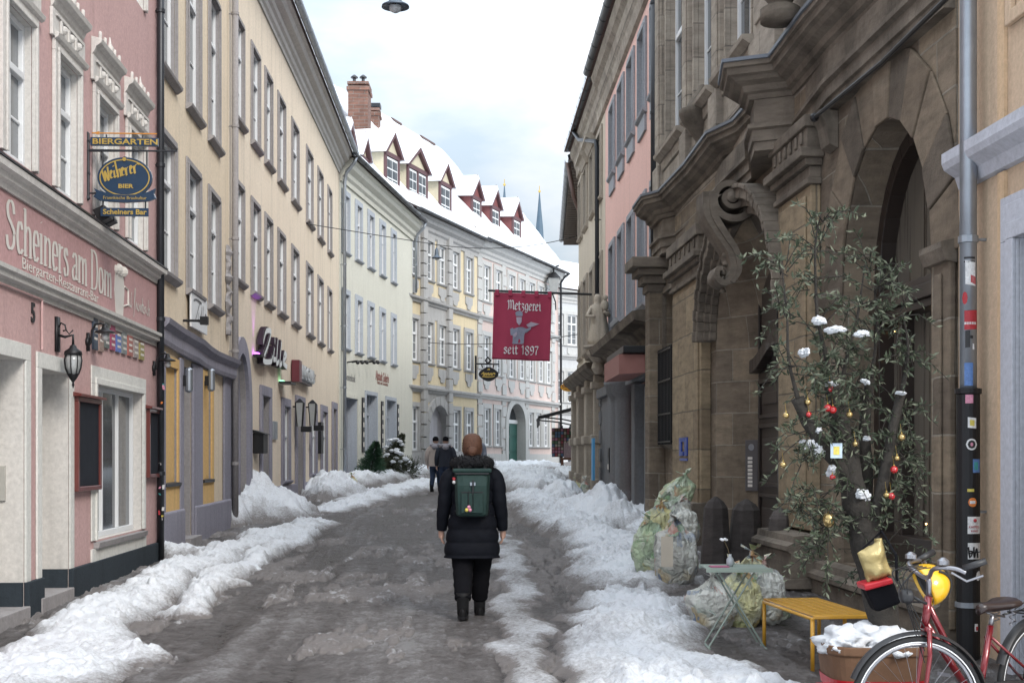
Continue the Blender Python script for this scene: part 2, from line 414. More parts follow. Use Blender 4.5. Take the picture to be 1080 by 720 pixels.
SER = {  # condensed roman, x-height .5, cap .75 : (advance, strokes, serifs)
 'S': (.52, [[(.42,.58),(.36,.72),(.22,.76),(.09,.66),(.12,.5),(.26,.4),(.4,.28),(.4,.1),(.26,-.01),(.1,.03),(.05,.18)]]),
 'c': (.38, [[(.32,.4),(.24,.5),(.12,.46),(.06,.26),(.1,.06),(.2,-.01),(.32,.07)]]),
 'h': (.48, [[(.1,.76),(.1,0)], [(.1,.36),(.2,.48),(.32,.46),(.36,.34),(.36,0)], [(.03,.74),(.1,.77)], [(.03,0),(.17,0)], [(.29,0),(.43,0)]]),
 'e': (.40, [[(.08,.27),(.34,.27),(.3,.44),(.2,.5),(.1,.43),(.06,.25),(.1,.06),(.2,-.01),(.33,.07)]]),
 'i': (.24, [[(.11,.5),(.11,0)], [(.04,.48),(.11,.5)], [(.04,0),(.19,0)], [(.1,.7),(.12,.7)]]),
 'n': (.48, [[(.1,.5),(.1,0)], [(.1,.36),(.2,.48),(.32,.46),(.36,.34),(.36,0)], [(.03,.48),(.1,.5)], [(.03,0),(.17,0)], [(.29,0),(.43,0)]]),
 'r': (.34, [[(.1,.5),(.1,0)], [(.1,.34),(.18,.47),(.29,.46)], [(.03,.48),(.1,.5)], [(.03,0),(.18,0)]]),
 's': (.34, [[(.27,.38),(.2,.49),(.1,.46),(.08,.34),(.2,.26),(.28,.15),(.24,.02),(.12,0),(.05,.12)]]),
 'a': (.42, [[(.08,.4),(.16,.49),(.28,.46),(.31,.34),(.31,.05),(.38,.02)], [(.31,.3),(.14,.24),(.06,.12),(.12,0),(.22,.02),(.31,.12)]]),
 'm': (.70, [[(.1,.5),(.1,0)], [(.1,.36),(.2,.48),(.3,.46),(.34,.34),(.34,0)], [(.34,.36),(.44,.48),(.54,.46),(.58,.34),(.58,0)], [(.03,.48),(.1,.5)], [(.03,0),(.16,0)], [(.28,0),(.4,0)], [(.52,0),(.65,0)]]),
 'D': (.60, [[(.12,.75),(.12,0)], [(.04,.75),(.12,.75),(.28,.75),(.44,.66),(.5,.38),(.44,.1),(.28,0),(.12,0),(.04,0)]]),
 'o': (.44, [[(.2,.5),(.1,.44),(.06,.25),(.1,.06),(.2,-.01),(.31,.06),(.35,.25),(.31,.44),(.2,.5)]]),
 ' ': (.22, []),
}
FRA = {  # blackletter strokes (angular)
 'M': (.78, [[(.04,.62),(.14,.72),(.2,.6),(.2,.1),(.1,0)], [(.2,.6),(.34,.74),(.42,.62),(.42,.06)], [(.42,.62),(.56,.74),(.66,.6),(.66,.1),(.74,.02)]]),
 'e': (.34, [[(.06,.4),(.06,.08),(.16,0),(.28,.08)], [(.06,.4),(.18,.5),(.28,.36),(.08,.22)]]),
 't': (.30, [[(.12,.66),(.12,.08),(.2,0),(.27,.06)], [(.02,.46),(.26,.46)]]),
 'z': (.36, [[(.04,.42),(.14,.5),(.28,.42),(.14,.26),(.28,.16),(.26,-.04),(.1,-.14)]]),
 'g': (.40, [[(.08,.42),(.08,.1),(.16,.02),(.3,.1)], [(.08,.42),(.2,.5),(.3,.42),(.3,-.06),(.18,-.18),(.06,-.12)]]),
 'r': (.32, [[(.04,.44),(.12,.5),(.12,.06),(.04,0)], [(.12,.06),(.2,.0)], [(.12,.4),(.22,.5),(.3,.42)]]),
 'i': (.24, [[(.04,.44),(.12,.5),(.12,.08),(.2,0)], [(.1,.64),(.15,.69)]]),
 's': (.34, [[(.28,.42),(.16,.5),(.06,.4),(.26,.18),(.24,.06),(.14,0),(.04,.08)]]),
 ' ': (.26, []),
 '1': (.28, [[(.04,.56),(.14,.68),(.14,0)]]),
 '8': (.40, [[(.2,.36),(.06,.5),(.14,.66),(.28,.64),(.32,.5),(.1,.24),(.06,.08),(.18,-.02),(.32,.08),(.32,.22),(.2,.36)]]),
 '9': (.40, [[(.32,.44),(.2,.32),(.08,.42),(.1,.6),(.22,.68),(.32,.56),(.32,.24),(.22,.04),(.08,.0)]]),
 '7': (.36, [[(.04,.66),(.3,.66),(.16,.3),(.14,0)]]),
 'W': (.78, [[(.02,.6),(.12,.7),(.16,.1),(.22,.0)], [(.22,0),(.4,.6)], [(.36,.68),(.42,.1),(.5,0),(.66,.4),(.64,.7)]]),
 'h': (.40, [[(.1,.78),(.1,0)], [(.1,.36),(.22,.5),(.3,.42),(.3,.1),(.24,-.1)]]),
}
def write(b, s, font, O, ax, ay, size, **k):
    x = 0; sx = k.get('sx', 1.0); O = Vector(O); A = Vector(ax).normalized()
    for ch in s:
        adv, st = font[ch]; nib(b, st, O+A*(x*size*sx), ax, ay, size, **k); x += adv
    return x*size*sx
def wid(s, font): return sum(font[c][0] for c in s)
# ================================================================ LEFT SIDE
def ln(c, m, y0, y1): return (c+m*y0, y0), (c+m*y1, y1)
def house(name, label, fr, cat='house', group=None):
    return thing(name, label, cat, (fr.p0.x, fr.p0.y, fr.g(0)), group)
def clear(ops, s0, s1):
    """spans of [s0,s1] not covered by doors"""
    xs = sorted((o['s0'], o['s1']) for o in ops); out = []; c = s0
    for a, e in xs:
        if a > c: out.append((c, min(a, s1)))
        c = max(c, e)
    if c < s1: out.append((c, s1))
    return out
# ---- rose restaurant
F1 = Fr(*ln(-3.82, -.0576, 8.0, 18.22))
ROSE = plaster('rose_plaster', (.56,.37,.355), .08, .3, .004)
ROSED = plaster('rose_plaster_upper', (.62,.38,.37), .07, .25, .004)
CREAMT = plaster('cream_stone_trim', (.64,.61,.575), .08, .35, .003)
OFFW = plaster('offwhite_door_surround', (.70,.69,.65), .06, .3, .003)
SLATE = plaster('dark_slate_base_paint', (.035,.045,.055), .25, .4, .004)
h1 = house('restaurant_building', 'rose pink restaurant building with white lettering along its fascia', F1, 'building')
up = [op(F1, a, c, 4.42, 5.78, .13) for a, c in ((-62,-22),(3,33),(58,81),(100,120),(134,151))]
up2 = [op(F1, a, c, 7.55, 9.2, .13) for a, c in ((-62,-22),(3,33),(58,81),(100,120),(134,151))]
d1 = op(F1, -22, 25, -.2, 2.62, .55); d2 = op(F1, 42, 72, -.2, 2.58, .5); wn = op(F1, 100, 149, .79, 2.54, .17)
wm = wall_mesh(F1, F1.L, -.3, 12.2, up+up2+[d1,d2,wn])
wm.build('wall', [ROSE, CREAMT], h1)
for o in up+up2:
    def hood(w, a, c, e, f):
        b = MB(F1); b.sweep([(.02,.42),(.035,.44),(.06,.5),(.11,.53),(.125,.58),(.002,.61),(.002,.40)], a-.17, c+.17, f); b.build('hood', CREAMT, w, bev=.004)
        b = MB(F1)
        for k in range(5):
            s = a-.12+(c-a+.24)*(k+.5)/5; r = .018+.02*(k == 2); b.lathe((s,.06,f+.58), [(.02,0),(r,.03),(r*1.2,.08),(.02,.12),(.006,.2 if k == 2 else .13)], 8)
        b.build('carved_cresting', CREAMT, w, smooth=True)
        b = MB(F1); b.box(a-.1, c+.1, .04, .055, f+.17, f+.185); b.box(a-.1, c+.1, .04, .055, f+.34, f+.355)
        for k in range(3):
            s = a+(c-a)*(k+.5)/3; b.ball((s,.05,f+.262), .045, 8); b.box(s-.1,s-.06,.04,.06,f+.2,f+.33)
        b.build('frieze', CREAMT, w)
        b = MB(F1); b.box(a-.2, c+.2, .003, .036, f+.125, f+.4); b.sweep([(.036,.1),(.07,.12),(.085,.16),(.036,.18)], a-.14, c+.2, f); b.build('lintel', CREAMT, w, bev=.004)
    window(h1, F1, o, WHITE, CURT, .055, 2, .64, 1, CREAMT, .12, .04, None, hood)
w = window(h1, F1, wn, WHITE, GLASS, .05, 3, 0, 0, OFFW, .2, .02)
b = MB(F1); b.sweep([(-.3,-.07),(.06,-.07),(.07,-.01),(-.3,.01)], wn['s0']-.06, wn['s1']+.1, .775); b.build('sill', GREYST, w)
b = MB(F1); b.box(wn['s0']-.2, wn['s1']+.2, .003, .023, .56, .70); b.build('apron', OFFW, w)
for o, nm in ((d1, 'entrance'), (d2, 'entrance')):
    b = MB(F1); ring_frame(b, o['s0'], o['s1'], .56, o['z1'], .15, .003, .024, bottom=False); s = b.build('doorway', OFFW, h1, bev=.004)
    MB(F1).box(o['s0'], o['s1'], -o['dep'], -o['dep']+.05, gz(12), o['z1']).build('door', OFFW, s)
    b = MB(F1); b.tube([(o['s1']-.2,-o['dep']+.05,1.2),(o['s1']-.2,-o['dep']+.1,1.2),(o['s1']-.32,-o['dep']+.1,1.2)], .012); b.build('handle', ZINC, s)
    b = MB(F1)
    for a in (o['s0']+.003, o['s1']-.053): b.box(a, a+.05, -o['dep']+.052, -.002, .1, .56)
    b.build('slate_base', SLATE, s)
    g = F1.g(o['s0']); MB(F1).box(o['s0']-.12, o['s1']+.02, -o['dep'], .06, g-.1, g+.15).build('doorstep', GREYST, s, bev=.01)
b = MB(F1)
for a, c in clear([d1, d2], 0, F1.L-.005): b.box(a+.003, c-.003, .0, .05, -.3, .56)
b.build('plinth', SLATE, h1, bev=.006)
zc, zm = 4.25, 3.37
cornice(F1, 0, F1.L, zc, [(0.003,-.17),(.03,-.17),(.04,-.12),(.08,-.1),(.09,-.05),(.135,-.03),(.14,.03),(0.003,.06)], CREAMT, h1, 'upper_cornice')
cornice(F1, 0, F1.L, zc+.061, [(0.003,-.0),(.15,-.026),(.15,-.006),(0.003,.03)], DARKM, h1, 'lead_flashing')
cornice(F1, 0, F1.L, zm, [(0.003,-.14),(.02,-.14),(.025,-.09),(.07,-.07),(.075,-.02),(.1,-.01),(.1,.03),(0.003,.06)], LTRIM, h1, 'lower_moulding')
fa = MB(F1); fa.box(0, F1.L-.05, .003, .02, zm+.062, zc-.203); fas = fa.build('fascia', plaster('fascia_paint', (.50,.305,.30), .05, .15, .002), h1)
cornice(F1, 0, F1.L, 12.1, EAVE, CREAMT, h1)
gabled_roof(F1, 0, F1.L, 12.2, 17.0, .5, 5, parent=h1)
gutter(F1, 0, F1.L, 12.25, .6, parent=h1)
LETW = plain('cream_lettering_paint', (.66,.62,.57), .7, var=.05)
BLACKP = plain('black_paint', (.02,.02,.022), .5)
def onwall(fr, s, z, d=.0): return fr.w(s, d, z)
tx3 = (F1.t.x, F1.t.y, 0); UPV = (0,0,1)
# 'Scheiners am Dom' : from u=3 to u=116
sA, sB = F1.s(3), F1.s(116)
b = MB(); S = 'Scheiners am Dom'; size = .56; sx = (sB-sA)/(wid(S, SER)*size)
write(b, S, SER, F1.w(sA, .024, 3.585), tx3, UPV, size, n=(.05,.006), th=.013, sx=sx)
b.build('painted_title', LETW, fas)
sA, sB = F1.s(20), F1.s(101)
t = text(fas, 'Biergarten-Restaurant-Bar', F1.w(sA, .025, 3.475), tx3, UPV, .165, LETW, sx=1, name='painted_subtitle', ext=.001, space=1.0)
bw = max((v.co.y) for v in t.data.vertices)-min((v.co.y) for v in t.data.vertices)
bpy.data.objects.remove(t)
text(fas, 'Biergarten-Restaurant-Bar', F1.w(sA, .025, 3.455), tx3, UPV, .15, LETW, sx=(sB-sA)/bw*(.165/.15), name='painted_subtitle', ext=.001)
# painted beer glass
g0 = F1.s(119); b = MB(F1); gs = F1.s(129)-g0
b.prism([(g0+.1*gs,3.42),(g0+.85*gs,3.42),(g0+1.0*gs,3.75),(g0+.9*gs,3.92),(g0+.55*gs,4.0),(g0+.05*gs,3.93),(g0-.05*gs,3.7)], .021, .026)
b.tube([(g0+gs,.024,3.8),(g0+1.4*gs,.024,3.78),(g0+1.4*gs,.024,3.6),(g0+.95*gs,.024,3.56)], .013, 6)
for i in range(4): b.ball((g0+(.1+.26*i)*gs,.015,3.95+.02*(i%2)), .07*(1 if i%2 else .8), 8)
b.build('painted_beer_glass', LETW, fas)
b = MB(); s0 = F1.s(132)
SCR = [[(0,.2),(.12,.4),(.08,.1),(.2,.14)],[(.3,.35),(.2,.2),(.3,.08),(.38,.2)],[(.45,.6),(.42,.1),(.55,.2)],[(.75,.1),(.9,.7),(.8,.72),(.72,-.1),(.66,-.2)],[(.95,.35),(.95,.1),(1.05,.3),(1.1,.1)],[(1.25,.35),(1.15,.15),(1.25,.08),(1.35,.3),(1.32,.1)],[(1.45,.35),(1.45,.1),(1.55,.32),(1.62,.1)],[(1.7,.6),(1.68,.1)],[(1.62,.36),(1.82,.36)],[(1.8,.32),(1.78,.1),(1.9,.14)],[(2.1,.33),(1.95,.3),(2.08,.18),(1.92,.08)],[(2.3,.33),(2.18,.2),(2.3,.08)],[(2.4,.65),(2.38,.08)],[(2.4,.25),(2.52,.33),(2.55,.08)]]
nib(b, SCR, F1.w(s0, .024, 3.56), tx3, (0,0,1), .36, n=(.02,.02), th=.014, sx=(F1.s(156)-s0)/(2.6*.36))
b.build('painted_script', LETW, fas)
# house number, intercom, plaques
b = text(h1, '5', F1.w(F1.s(32), .004, 3.0), tx3, UPV, .26, BLACKP, name='house_number', ext=.008, bold=.006)
b = MB(F1); ss = d1['s0']+1.0; b.box(d1['s1']-.03, d1['s1']-.002, -.42, -.16, 1.32, 1.64)
ic = tag(b.build('door_intercom', plain('pale_metal_panel', (.5,.48,.44), .4, .3)), 'pale metal intercom panel with dark buttons beside the leftmost doorway', 'intercom')
b = MB(F1); b.box(d1['s1']-.034, d1['s1']-.031, -.36, -.22, 1.38, 1.58); b.build('buttons', BLACKP, ic)
b = MB(F1); b.tube([(F1.s(42),.02,2.76),(F1.s(42),.02,3.24)], .012); b.tube([(0,.02,3.24),(F1.s(42),.02,3.24)], .012); b.build('wall_conduit', ROSE, h1)
cols = [(.05,.07,.10),(.28,.2,.17),(.12,.14,.13),(.3,.06,.12),(.1,.16,.4),(.2,.22,.22),(.35,.12,.1),(.3,.25,.24),(.3,.26,.1)]
lab = ['navy','brown patterned','dark green','crimson','short bright blue','grey','red and brown','pale grey','ochre']
for i in range(9):
    u0 = 96.5+i*6.15; s0 = F1.s(u0); s1 = F1.s(u0+4.6); z0 = 2.98; z1 = 3.27 if i != 4 else 3.18
    if i in (5,6,7,8): z1 -= .02*(i-4)
    b = MB(F1); b.box(s0, s1, .003, .025, z0-(.06 if i < 2 else 0), z1); p = b.build('beer_plaque', plain('plaque_%s' % lab[i].replace(' ', '_'), cols[i], .5, var=.5, sc=30))
    tag(p, 'small %s upright picture plaque in the row above the restaurant window' % lab[i], 'plaque', 'row of nine small plaques above the restaurant window')
    m = (s0+s1)/2; q = MB(F1)
    for z in (.06,.13,.2): q.box(s0+.03, s1-.03, .0255, .027, z0+z-.01, z0+z+.018)
    q.build('print', LETW, p)
# chalk menu boards
REDW = plain('red_brown_wood', (.13,.03,.025), .4, var=.3, coat=.3); CHALK = plain('chalkboard', (.02,.023,.03), .8, var=.3, spec=.15)
for (u0, u1, zt, zb, lb) in ((76,101,2.36,1.36,'larger red framed chalk menu board left of the restaurant window'),(152.5,164,2.36,1.45,'smaller red framed chalk menu board right of the restaurant window')):
    s0, s1 = F1.s(u0), F1.s(u1); t = thing('menu_board', lb, 'menu board', F1.w(s0, 0, zb), 'chalk menu boards on the restaurant')
    b = MB(F1); ring_frame(b, s0+.05, s1-.05, zb+.05, zt-.05, .05, .005, .07); b.build('frame', REDW, t, bev=.006)
    b = MB(F1); b.sweep([(.0,0),(.11,0),(.11,.025),(.0,.05)], s0-.05, s1+.05, zt+.002); b.build('top_ledge', REDW, t)
    MB(F1).box(s0+.05, s1-.05, .006, .045, zb+.05, zt-.05).build('chalkboard', CHALK, t)
# lanterns
LAMPG = plain('lantern_glass', (.35,.36,.36), .15, var=.2, spec=.7)
def shr(b, s, d, z, K): b.v = [(s+(x-s)*K, d+(y-d)*K, z+.02+(w-z-.02)*K) for x, y, w in b.v]
def coach_lantern(s, z, d=.17, K=.66):
    t = thing('wall_lantern', 'ornate black coach lantern on a scrolled arm between the restaurant doors', 'wall lantern', F1.w(s,0,z))
    b = MB(F1); b.box(s-.05,s+.05,.0,.03,z-.05,z+.3); b.tube([(s,.02,z+.12),(s,.09,z+.1),(s,d,z+.12),(s,d,z+.02)], .014)
    b.tube([(s,.03,z+.2),(s,.05,z+.24),(s,.09,z+.22),(s,.1,z+.17),(s,.07,z+.16)], .009); b.tube([(s,.1,z+.17),(s,.13,z+.13),(s,.17,z+.17)], .007)
    b.build('bracket', IRON, t, smooth=True)
    b = MB(F1); c=(s,d,z-.44); b.lathe((s,d,z-.1), [(.02,.13),(.05,.1),(.06,.07),(.13,.02),(.14,-.03),(.12,-.04)], 12)
    b.lathe((s,d,z-.52), [(.004,-.12),(.02,-.07),(.012,-.03),(.05,.02),(.085,.08),(.09,.1)], 12)
    for k in range(8):
        a = math.pi*k/4; ca, sa = math.cos(a), math.sin(a)
        b.tube([(s+ca*.12,d+sa*.12,z-.13),(s+ca*.135,d+sa*.135,z-.22),(s+ca*.12,d+sa*.12,z-.33),(s+ca*.085,d+sa*.085,z-.43)], .008, 5)
    shr(b, s, d, z, K); b.build('cage', IRON, t, smooth=True)
    b = MB(F1); b.lathe((s,d,z-.3), [(.075,-.13),(.105,-.02),(.12,.08),(.11,.165)], 12); shr(b, s, d, z, K); b.build('glass', LAMPG, t, smooth=True)
coach_lantern(F1.s(59), 2.83)
def yard_lamp(fr, s, z, lb, d=.2, k=.62):
    t = thing('gooseneck_lamp', lb, 'wall lamp', fr.w(s,0,z), 'gooseneck lamps on the restaurant front')
    b = MB(fr); b.lathe((s,.01,z), [(.05,-.01),(.05,.02),(.02,.03)], 10, (1,0,0),(0,0,1),(0,1,0))
    b.tube([(s,.0,z-.08),(s,.05,z),(s,.06,z+.2*k),(s,.1,z+.31*k),(s,.16,z+.33*k),(s,d,z+.3*k)], .013); b.tube([(s,.02,z-.1),(s,.02,z+.1)], .02)
    b.build('arm', IRON, t, smooth=True)
    b = MB(fr); b.lathe((s,d,z+.16*k), [(.02,.1),(.03,.07),(.04,.04),(.105,.015),(.11,.0),(.04,.02)], 16); b.build('shade', IRON, t, smooth=True)
    b = MB(fr); b.lathe((s,d,z), [(.02,.01),(.04,.03),(.042,.07),(.035,.1)], 12); b.build('glass', LAMPG, t, smooth=True)
yard_lamp(F1, F1.s(91), 2.98, 'black gooseneck lamp with a flat shade above the restaurant window')
yard_lamp(F1, F1.s(161), 2.92, 'black gooseneck lamp beside the downpipe at the restaurant corner')
# spotlights on the cornice
sp = thing('spotlight_pair', 'pair of black floodlights on the cornice under the hanging beer sign', 'floodlight', F1.w(F1.s(96), .1, 4.3))
for k in (0, .22):
    b = MB(F1); s = F1.s(95)+k; b.tube([(s,.08,4.28),(s,.1,4.36)], .015); b.obox((s,.14,4.40), (.08,0,0), (0,.06,.03), (0,-.035,.07)); b.build('floodlight', IRON, sp, bev=.01)
    MB(F1).obox((s,.203,4.432), (.065,0,0), (0,.003,.0015), (0,-.027,.055)).build('lens', GLASS, sp)
# hanging beer sign : projects square to the wall
NAVY = plain('navy_sign_enamel', (.012,.035,.075), .35, var=.2, coat=.4); GOLD = plain('gold_leaf', (.55,.38,.10), .4, .6, .2)
s0 = F1.s(92); O = F1.w(s0, 0, 4.79); ex = Vector((F1.n.x, F1.n.y, 0)); ey = Vector((0,0,1)); ez = ex.cross(ey)   # faces the viewer (-Y)
hs = thing('hanging_beer_sign', 'navy and gold oval beer sign with smaller boards hanging from a wrought bracket', 'hanging sign', O)
class Sg:
    """local frame: x out of the wall, y towards the viewer, z up"""
    def __init__(q, O, ex, ez): q.O, q.ex, q.ez = Vector(O), Vector(ex), Vector(ez)
    def w(q, s, d, z): return q.O + q.ex*s + q.ez*d + Vector((0,0,z))
SG = Sg(O, ex, ez); f = .0104     # metres per reference px
def X(u): return (u-92)*f
def Z(v): return (187-v)*f - .0
b = MB(SG); b.tube([(X(93),0,Z(172)+.0),(X(93),0,Z(208))], .018); b.tube([(0,0,Z(159)),(X(186),0,Z(158.5))], [.017]*1+[.008]); b.tube([(0,0,Z(204)),(X(101),0,Z(204))], .01)
for z in (149, 183): b.tube([(-.02,0,Z(z)),(.03,0,Z(z))], .02)
b.tube([(X(93),0,Z(141)),(X(93),0,Z(209))], .016)
b.ball((X(92.5),0,Z(209)), .03, 8); b.ball((X(92),0,Z(141)), .02)
for u, v0, v1 in ((108,160,176),(154,160,176),(108.5,212,220),(152.5,212,220),(112,142,146),(149.5,142,146)): b.tube([(X(u),0,Z(v0)),(X(u),0,Z(v1))], .009)
b.build('bracket', DARKM, hs, smooth=False)
b = MB(SG); b.box(X(95.5),X(166),-.02,.02,Z(154),Z(145.2)); bo = b.build('biergarten_board', NAVY, hs, bev=.004)
def fit(parent, body, x0, x1, z, size, mat, name='lettering', bold=0, d=.022, sg=SG, ext=.002, shear=0, axis=None):
    ax = sg.ex; O_ = sg.w(x0, d, z)
    t = text(None, body, (0,0,0), (1,0,0), (0,1,0), size, mat, ext=0); w_ = max(v.co.x for v in t.data.vertices)-min(v.co.x for v in t.data.vertices); bpy.data.objects.remove(t)
    return text(parent, body, O_, ax, UPV, size, mat, sx=(x1-x0)/w_, name=name, bold=bold, ext=ext, shear=shear)
fit(bo, 'BIERGARTEN', X(97.5), X(164.5), Z(152.4), .085, GOLD, bold=.002)
b = MB(SG); b.box(X(97),X(164.5),-.008,.008,Z(141.2),Z(140)); b.prism([(X(98),Z(140.6)),(X(105),Z(138.6)),(X(103),Z(140.6)),(X(105),Z(142.6))], -.008, .01); b.build('gold_arrow', plain('orange_gold_paint', (.6,.25,.05), .4, .2), hs)
def ell(cx, cz, rx, rz, n=40): return [(cx+rx*math.cos(2*math.pi*i/n), cz+rz*math.sin(2*math.pi*i/n)) for i in range(n)]
cx, cz = X(131.3), Z(187.5)
b = MB(SG); b.prism(ell(cx, cz, 28.5*f, 21.5*f), -.025, .02); b.ball((cx,0,Z(168.2)), 3.4*f, 10)
ov = b.build('oval_board', NAVY, hs, bev=.004)
b = MB(SG); A = ell(cx, cz, 26.2*f, 19.4*f); B = ell(cx, cz, 25.0*f, 18.2*f); n = len(A)
b.add([(p[0],.0235,p[1]) for p in A]+[(p[0],.0235,p[1]) for p in B], [(i,(i+1)%n,(i+1)%n+n,i+n) for i in range(n)]); b.lathe((cx,.03,Z(168.4)), [(.018,0),(.022,.004)], 10, (1,0,0),(0,0,1),(0,1,0))
b.build('gold_rim', GOLD, ov)
b = MB(); SW = [[(0,.5),(.05,0),(.12,.45),(.2,0),(.28,.6)],[(.3,.2),(.42,.34),(.36,.4),(.32,.1),(.46,.12)],[(.52,.38),(.5,.08),(.6,.14)],[(.66,.8),(.64,.05),(.68,.34),(.78,.36),(.76,.06)],[(.82,.22),(.94,.34),(.88,.42),(.84,.1),(.98,.12)],[(1.02,.38),(1.02,.05),(1.06,.32),(1.16,.4)],[(1.2,.22),(1.32,.34),(1.26,.42),(1.22,.1),(1.36,.12)],[(1.4,.38),(1.4,.05),(1.44,.32),(1.58,.44),(1.7,.4)],[(.53,.56),(.56,.6)]]
d_ax = (ex*math.cos(.24)+ey*math.sin(.24)).normalized(); d_ay = (ey*math.cos(.24)-ex*math.sin(.24)).normalized()
nib(b, SW, SG.w(X(110.5), .024, Z(192)), d_ax, d_ay, .245, n=(.028,.012), th=.012)
b.build('script_lettering', GOLD, ov)
fit(ov, 'BIER', X(124.5), X(139.5), Z(198.5), .062, GOLD, bold=.002)
b = MB(SG); b.prism([(X(99.5),Z(199)),(X(106),Z(202)),(X(118),Z(205)),(X(131),Z(206)),(X(145),Z(205)),(X(157),Z(202)),(X(163.5),Z(198.5)),(X(162),Z(204)),(X(164),Z(209)),(X(156.5),Z(212)),(X(145),Z(213)),(X(131),Z(213.8)),(X(117),Z(213)),(X(105),Z(212)),(X(99),Z(208)),(X(102),Z(204))], -.02, .03)
rb = b.build('ribbon_board', NAVY, hs, bev=.003)
fit(rb, 'Fraenkische Braukultur', X(109), X(154), Z(210.6), .05, GOLD, d=.032)
b = MB(SG); b.box(X(106),X(156),.0,.012,Z(228.2),Z(219.3)); sb = b.build('bar_board', NAVY, hs, bev=.003)
fit(sb, 'Scheiners Bar', X(108.5), X(153.5), Z(226), .078, GOLD, d=.014, bold=.002)
# dark downpipe between the rose and cream buildings
def downpipe(fr, s, d, z0, z1, r, mat, label, name='downpipe', stick=False, top=None, grp=None, base=None):
    t = thing(name, label, 'downpipe', fr.w(s, d, z0), grp)
    b = MB(fr); pts = [(s,d,z0),(s,d,z1)] + (top or []); b.tube(pts, r, 12); b.build('pipe', mat, t, smooth=True)
    b = MB(fr); z = z0+1.2
    while z < z1: b.lathe((s,d,z), [(r+.001,-.03),(r+.012,-.025),(r+.012,.025),(r+.001,.03)], 12); b.box(s-.012,s+.012,-.02,d,z-.01,z+.01); z += 2.1
    b.build('clamp', mat, t)
    if base: MB(fr).lathe((s,d,z0), [(r+.02,0),(r+.02,base-.06),(r+.035,base-.05),(r+.035,base)], 14).build('cast_iron_foot', IRON, t, smooth=True)
    return t
STK = [plain('sticker_%s' % k, c, .5, var=.5, sc=60) for k, c in (('white',(.7,.7,.7)),('red',(.4,.03,.04)),('blue',(.1,.2,.45)),('yellow',(.6,.5,.1)),('pink',(.6,.25,.35)),('orange',(.7,.2,.04)),('teal',(.05,.3,.3)))]
dp = downpipe(F1, F1.L-.12, .07, .3, 12.2, .05, DARKM, 'dark slim downpipe plastered with stickers at the restaurant corner')
rnd = random.Random(4)
for i in range(14):
    z = .7+rnd.random()*2.2; b = MB(F1); h_ = rnd.uniform(.015,.045)
    b.obox((F1.L-.12+rnd.uniform(-.035,-.01),.07+rnd.uniform(-.01,.045),z), (.024,.0,0), (0,.012,0), (0,rnd.uniform(-.008,.008),h_*.7)); b.build('sticker', rnd.choice(STK+[STK[0]]*3), dp)

# ---- cream house with the violet shop portal
F2 = Fr((-4.87, 18.25), (-5.29, 24.75))
CREAM = plaster('warm_cream_plaster', (.76,.635,.48), .08, .35, .005)
OCHRE = plaster('ochre_recess_plaster', (.72,.47,.20), .12, .3, .004)
VIO = plaster('violet_grey_stone', (.29,.28,.33), .15, .4, .006)
h2 = house('shop_house', 'cream house with a violet grey shop portal and ochre panels', F2)
zs2, zs1 = F2.z(198.6, 306), F2.z(198.6, 112.7)
zt2 = F2.z(199, 176)
o2 = [op(F2, a, c, zs2, zt2, .12) for a, c in ((167.5,184),(197,210),(220,230.5))]
o1 = [op(F2, a, c, zs1, zs1+2.5, .12) for a, c in ((167.5,184),(197,210),(220,230.5))]
o0 = [dict(s0=o['s0'], s1=o['s1'], z0=zs1+3.6, z1=zs1+5.2, dep=.12) for o in o1]
pa = op(F2, 173, 186, 1.35, 3.02, .05); pd = op(F2, 191, 201, .0, 3.1, .6); pb = op(F2, 213.5, 222, 1.35, 2.98, .05)
wall_mesh(F2, F2.L, 0, 12.3, o2+o1+o0+[pa,pd,pb]).build('wall', [CREAM, GREYST], h2)
for o in o2+o1+o0: window(h2, F2, o, WHITE, GLASS, .05, 2, .7, 1, GREYST, .11, .03, GREYST)
b = MB(F2); b.box(pa['s0']-.25, pa['s1']+.25, .002, .03, .8, 3.5) if 0 else None
for o in (pa, pb):
    b = MB(F2); a, c = o['s0'], o['s1']
    b.box(a-.22, a, .002, .03, .55, 3.16); b.box(c, c+.2, .002, .03, .55, 3.16); b.box(a, c, .002, .03, .55, 1.35); b.box(a, c, .002, .03, o['z1'], 3.16)
    b.box(a, c, -.045, -.03, 1.35, o['z1'])
    x = b.build('ochre_panel', OCHRE, h2); x['label'] = 'ochre yellow shop window surround'
    MB(F2).sweep([(-.04,-.05),(.06,-.05),(.06,0),(-.04,.01)], a-.12, c+.1, 1.35).build('sill', DARKM, x)
    MB(F2).box(a+.02, a+.07, -.03, .01, 1.36, o['z1']-.02).build('window_edge', WHITE, x)
b = MB(F2)
for u0, u1 in ((166,171.5),(187.2,190.8),(201.2,211),(234.5,246)):
    s0, s1 = F2.s(u0), min(F2.s(u1), F2.L-.004); b = MB(F2); b.box(max(s0,.01), s1, .002, .05, .0, 3.2); b.build('portal_pier', VIO, h2, bev=.015)
b = MB(F2); b.box(pd['s0'], pd['s1'], -.6, -.55, .2, 3.1)
dd = b.build('door', VIO, h2)
b = MB(F2)
for k in range(3): b.box(pd['s0']+.1, pd['s1']-.1, -.55, -.53, .45+k*.85, 1.2+k*.85)
b.build('door_panel', VIO, dd, bev=.01)
g = F2.g(pd['s0']); MB(F2).box(pd['s0']-.05, pd['s1']+.1, -.5, .16, g-.1, g+.16).build('doorstep', GREYST, h2, bev=.01)
b = MB(F2)
for a, c in ((.01, pd['s0']-.06), (pd['s1']+.12, F2.L-.1)): b.box(a, c, .002, .08, -.1, .95)
b.build('stone_base', VIO, h2, bev=.03)
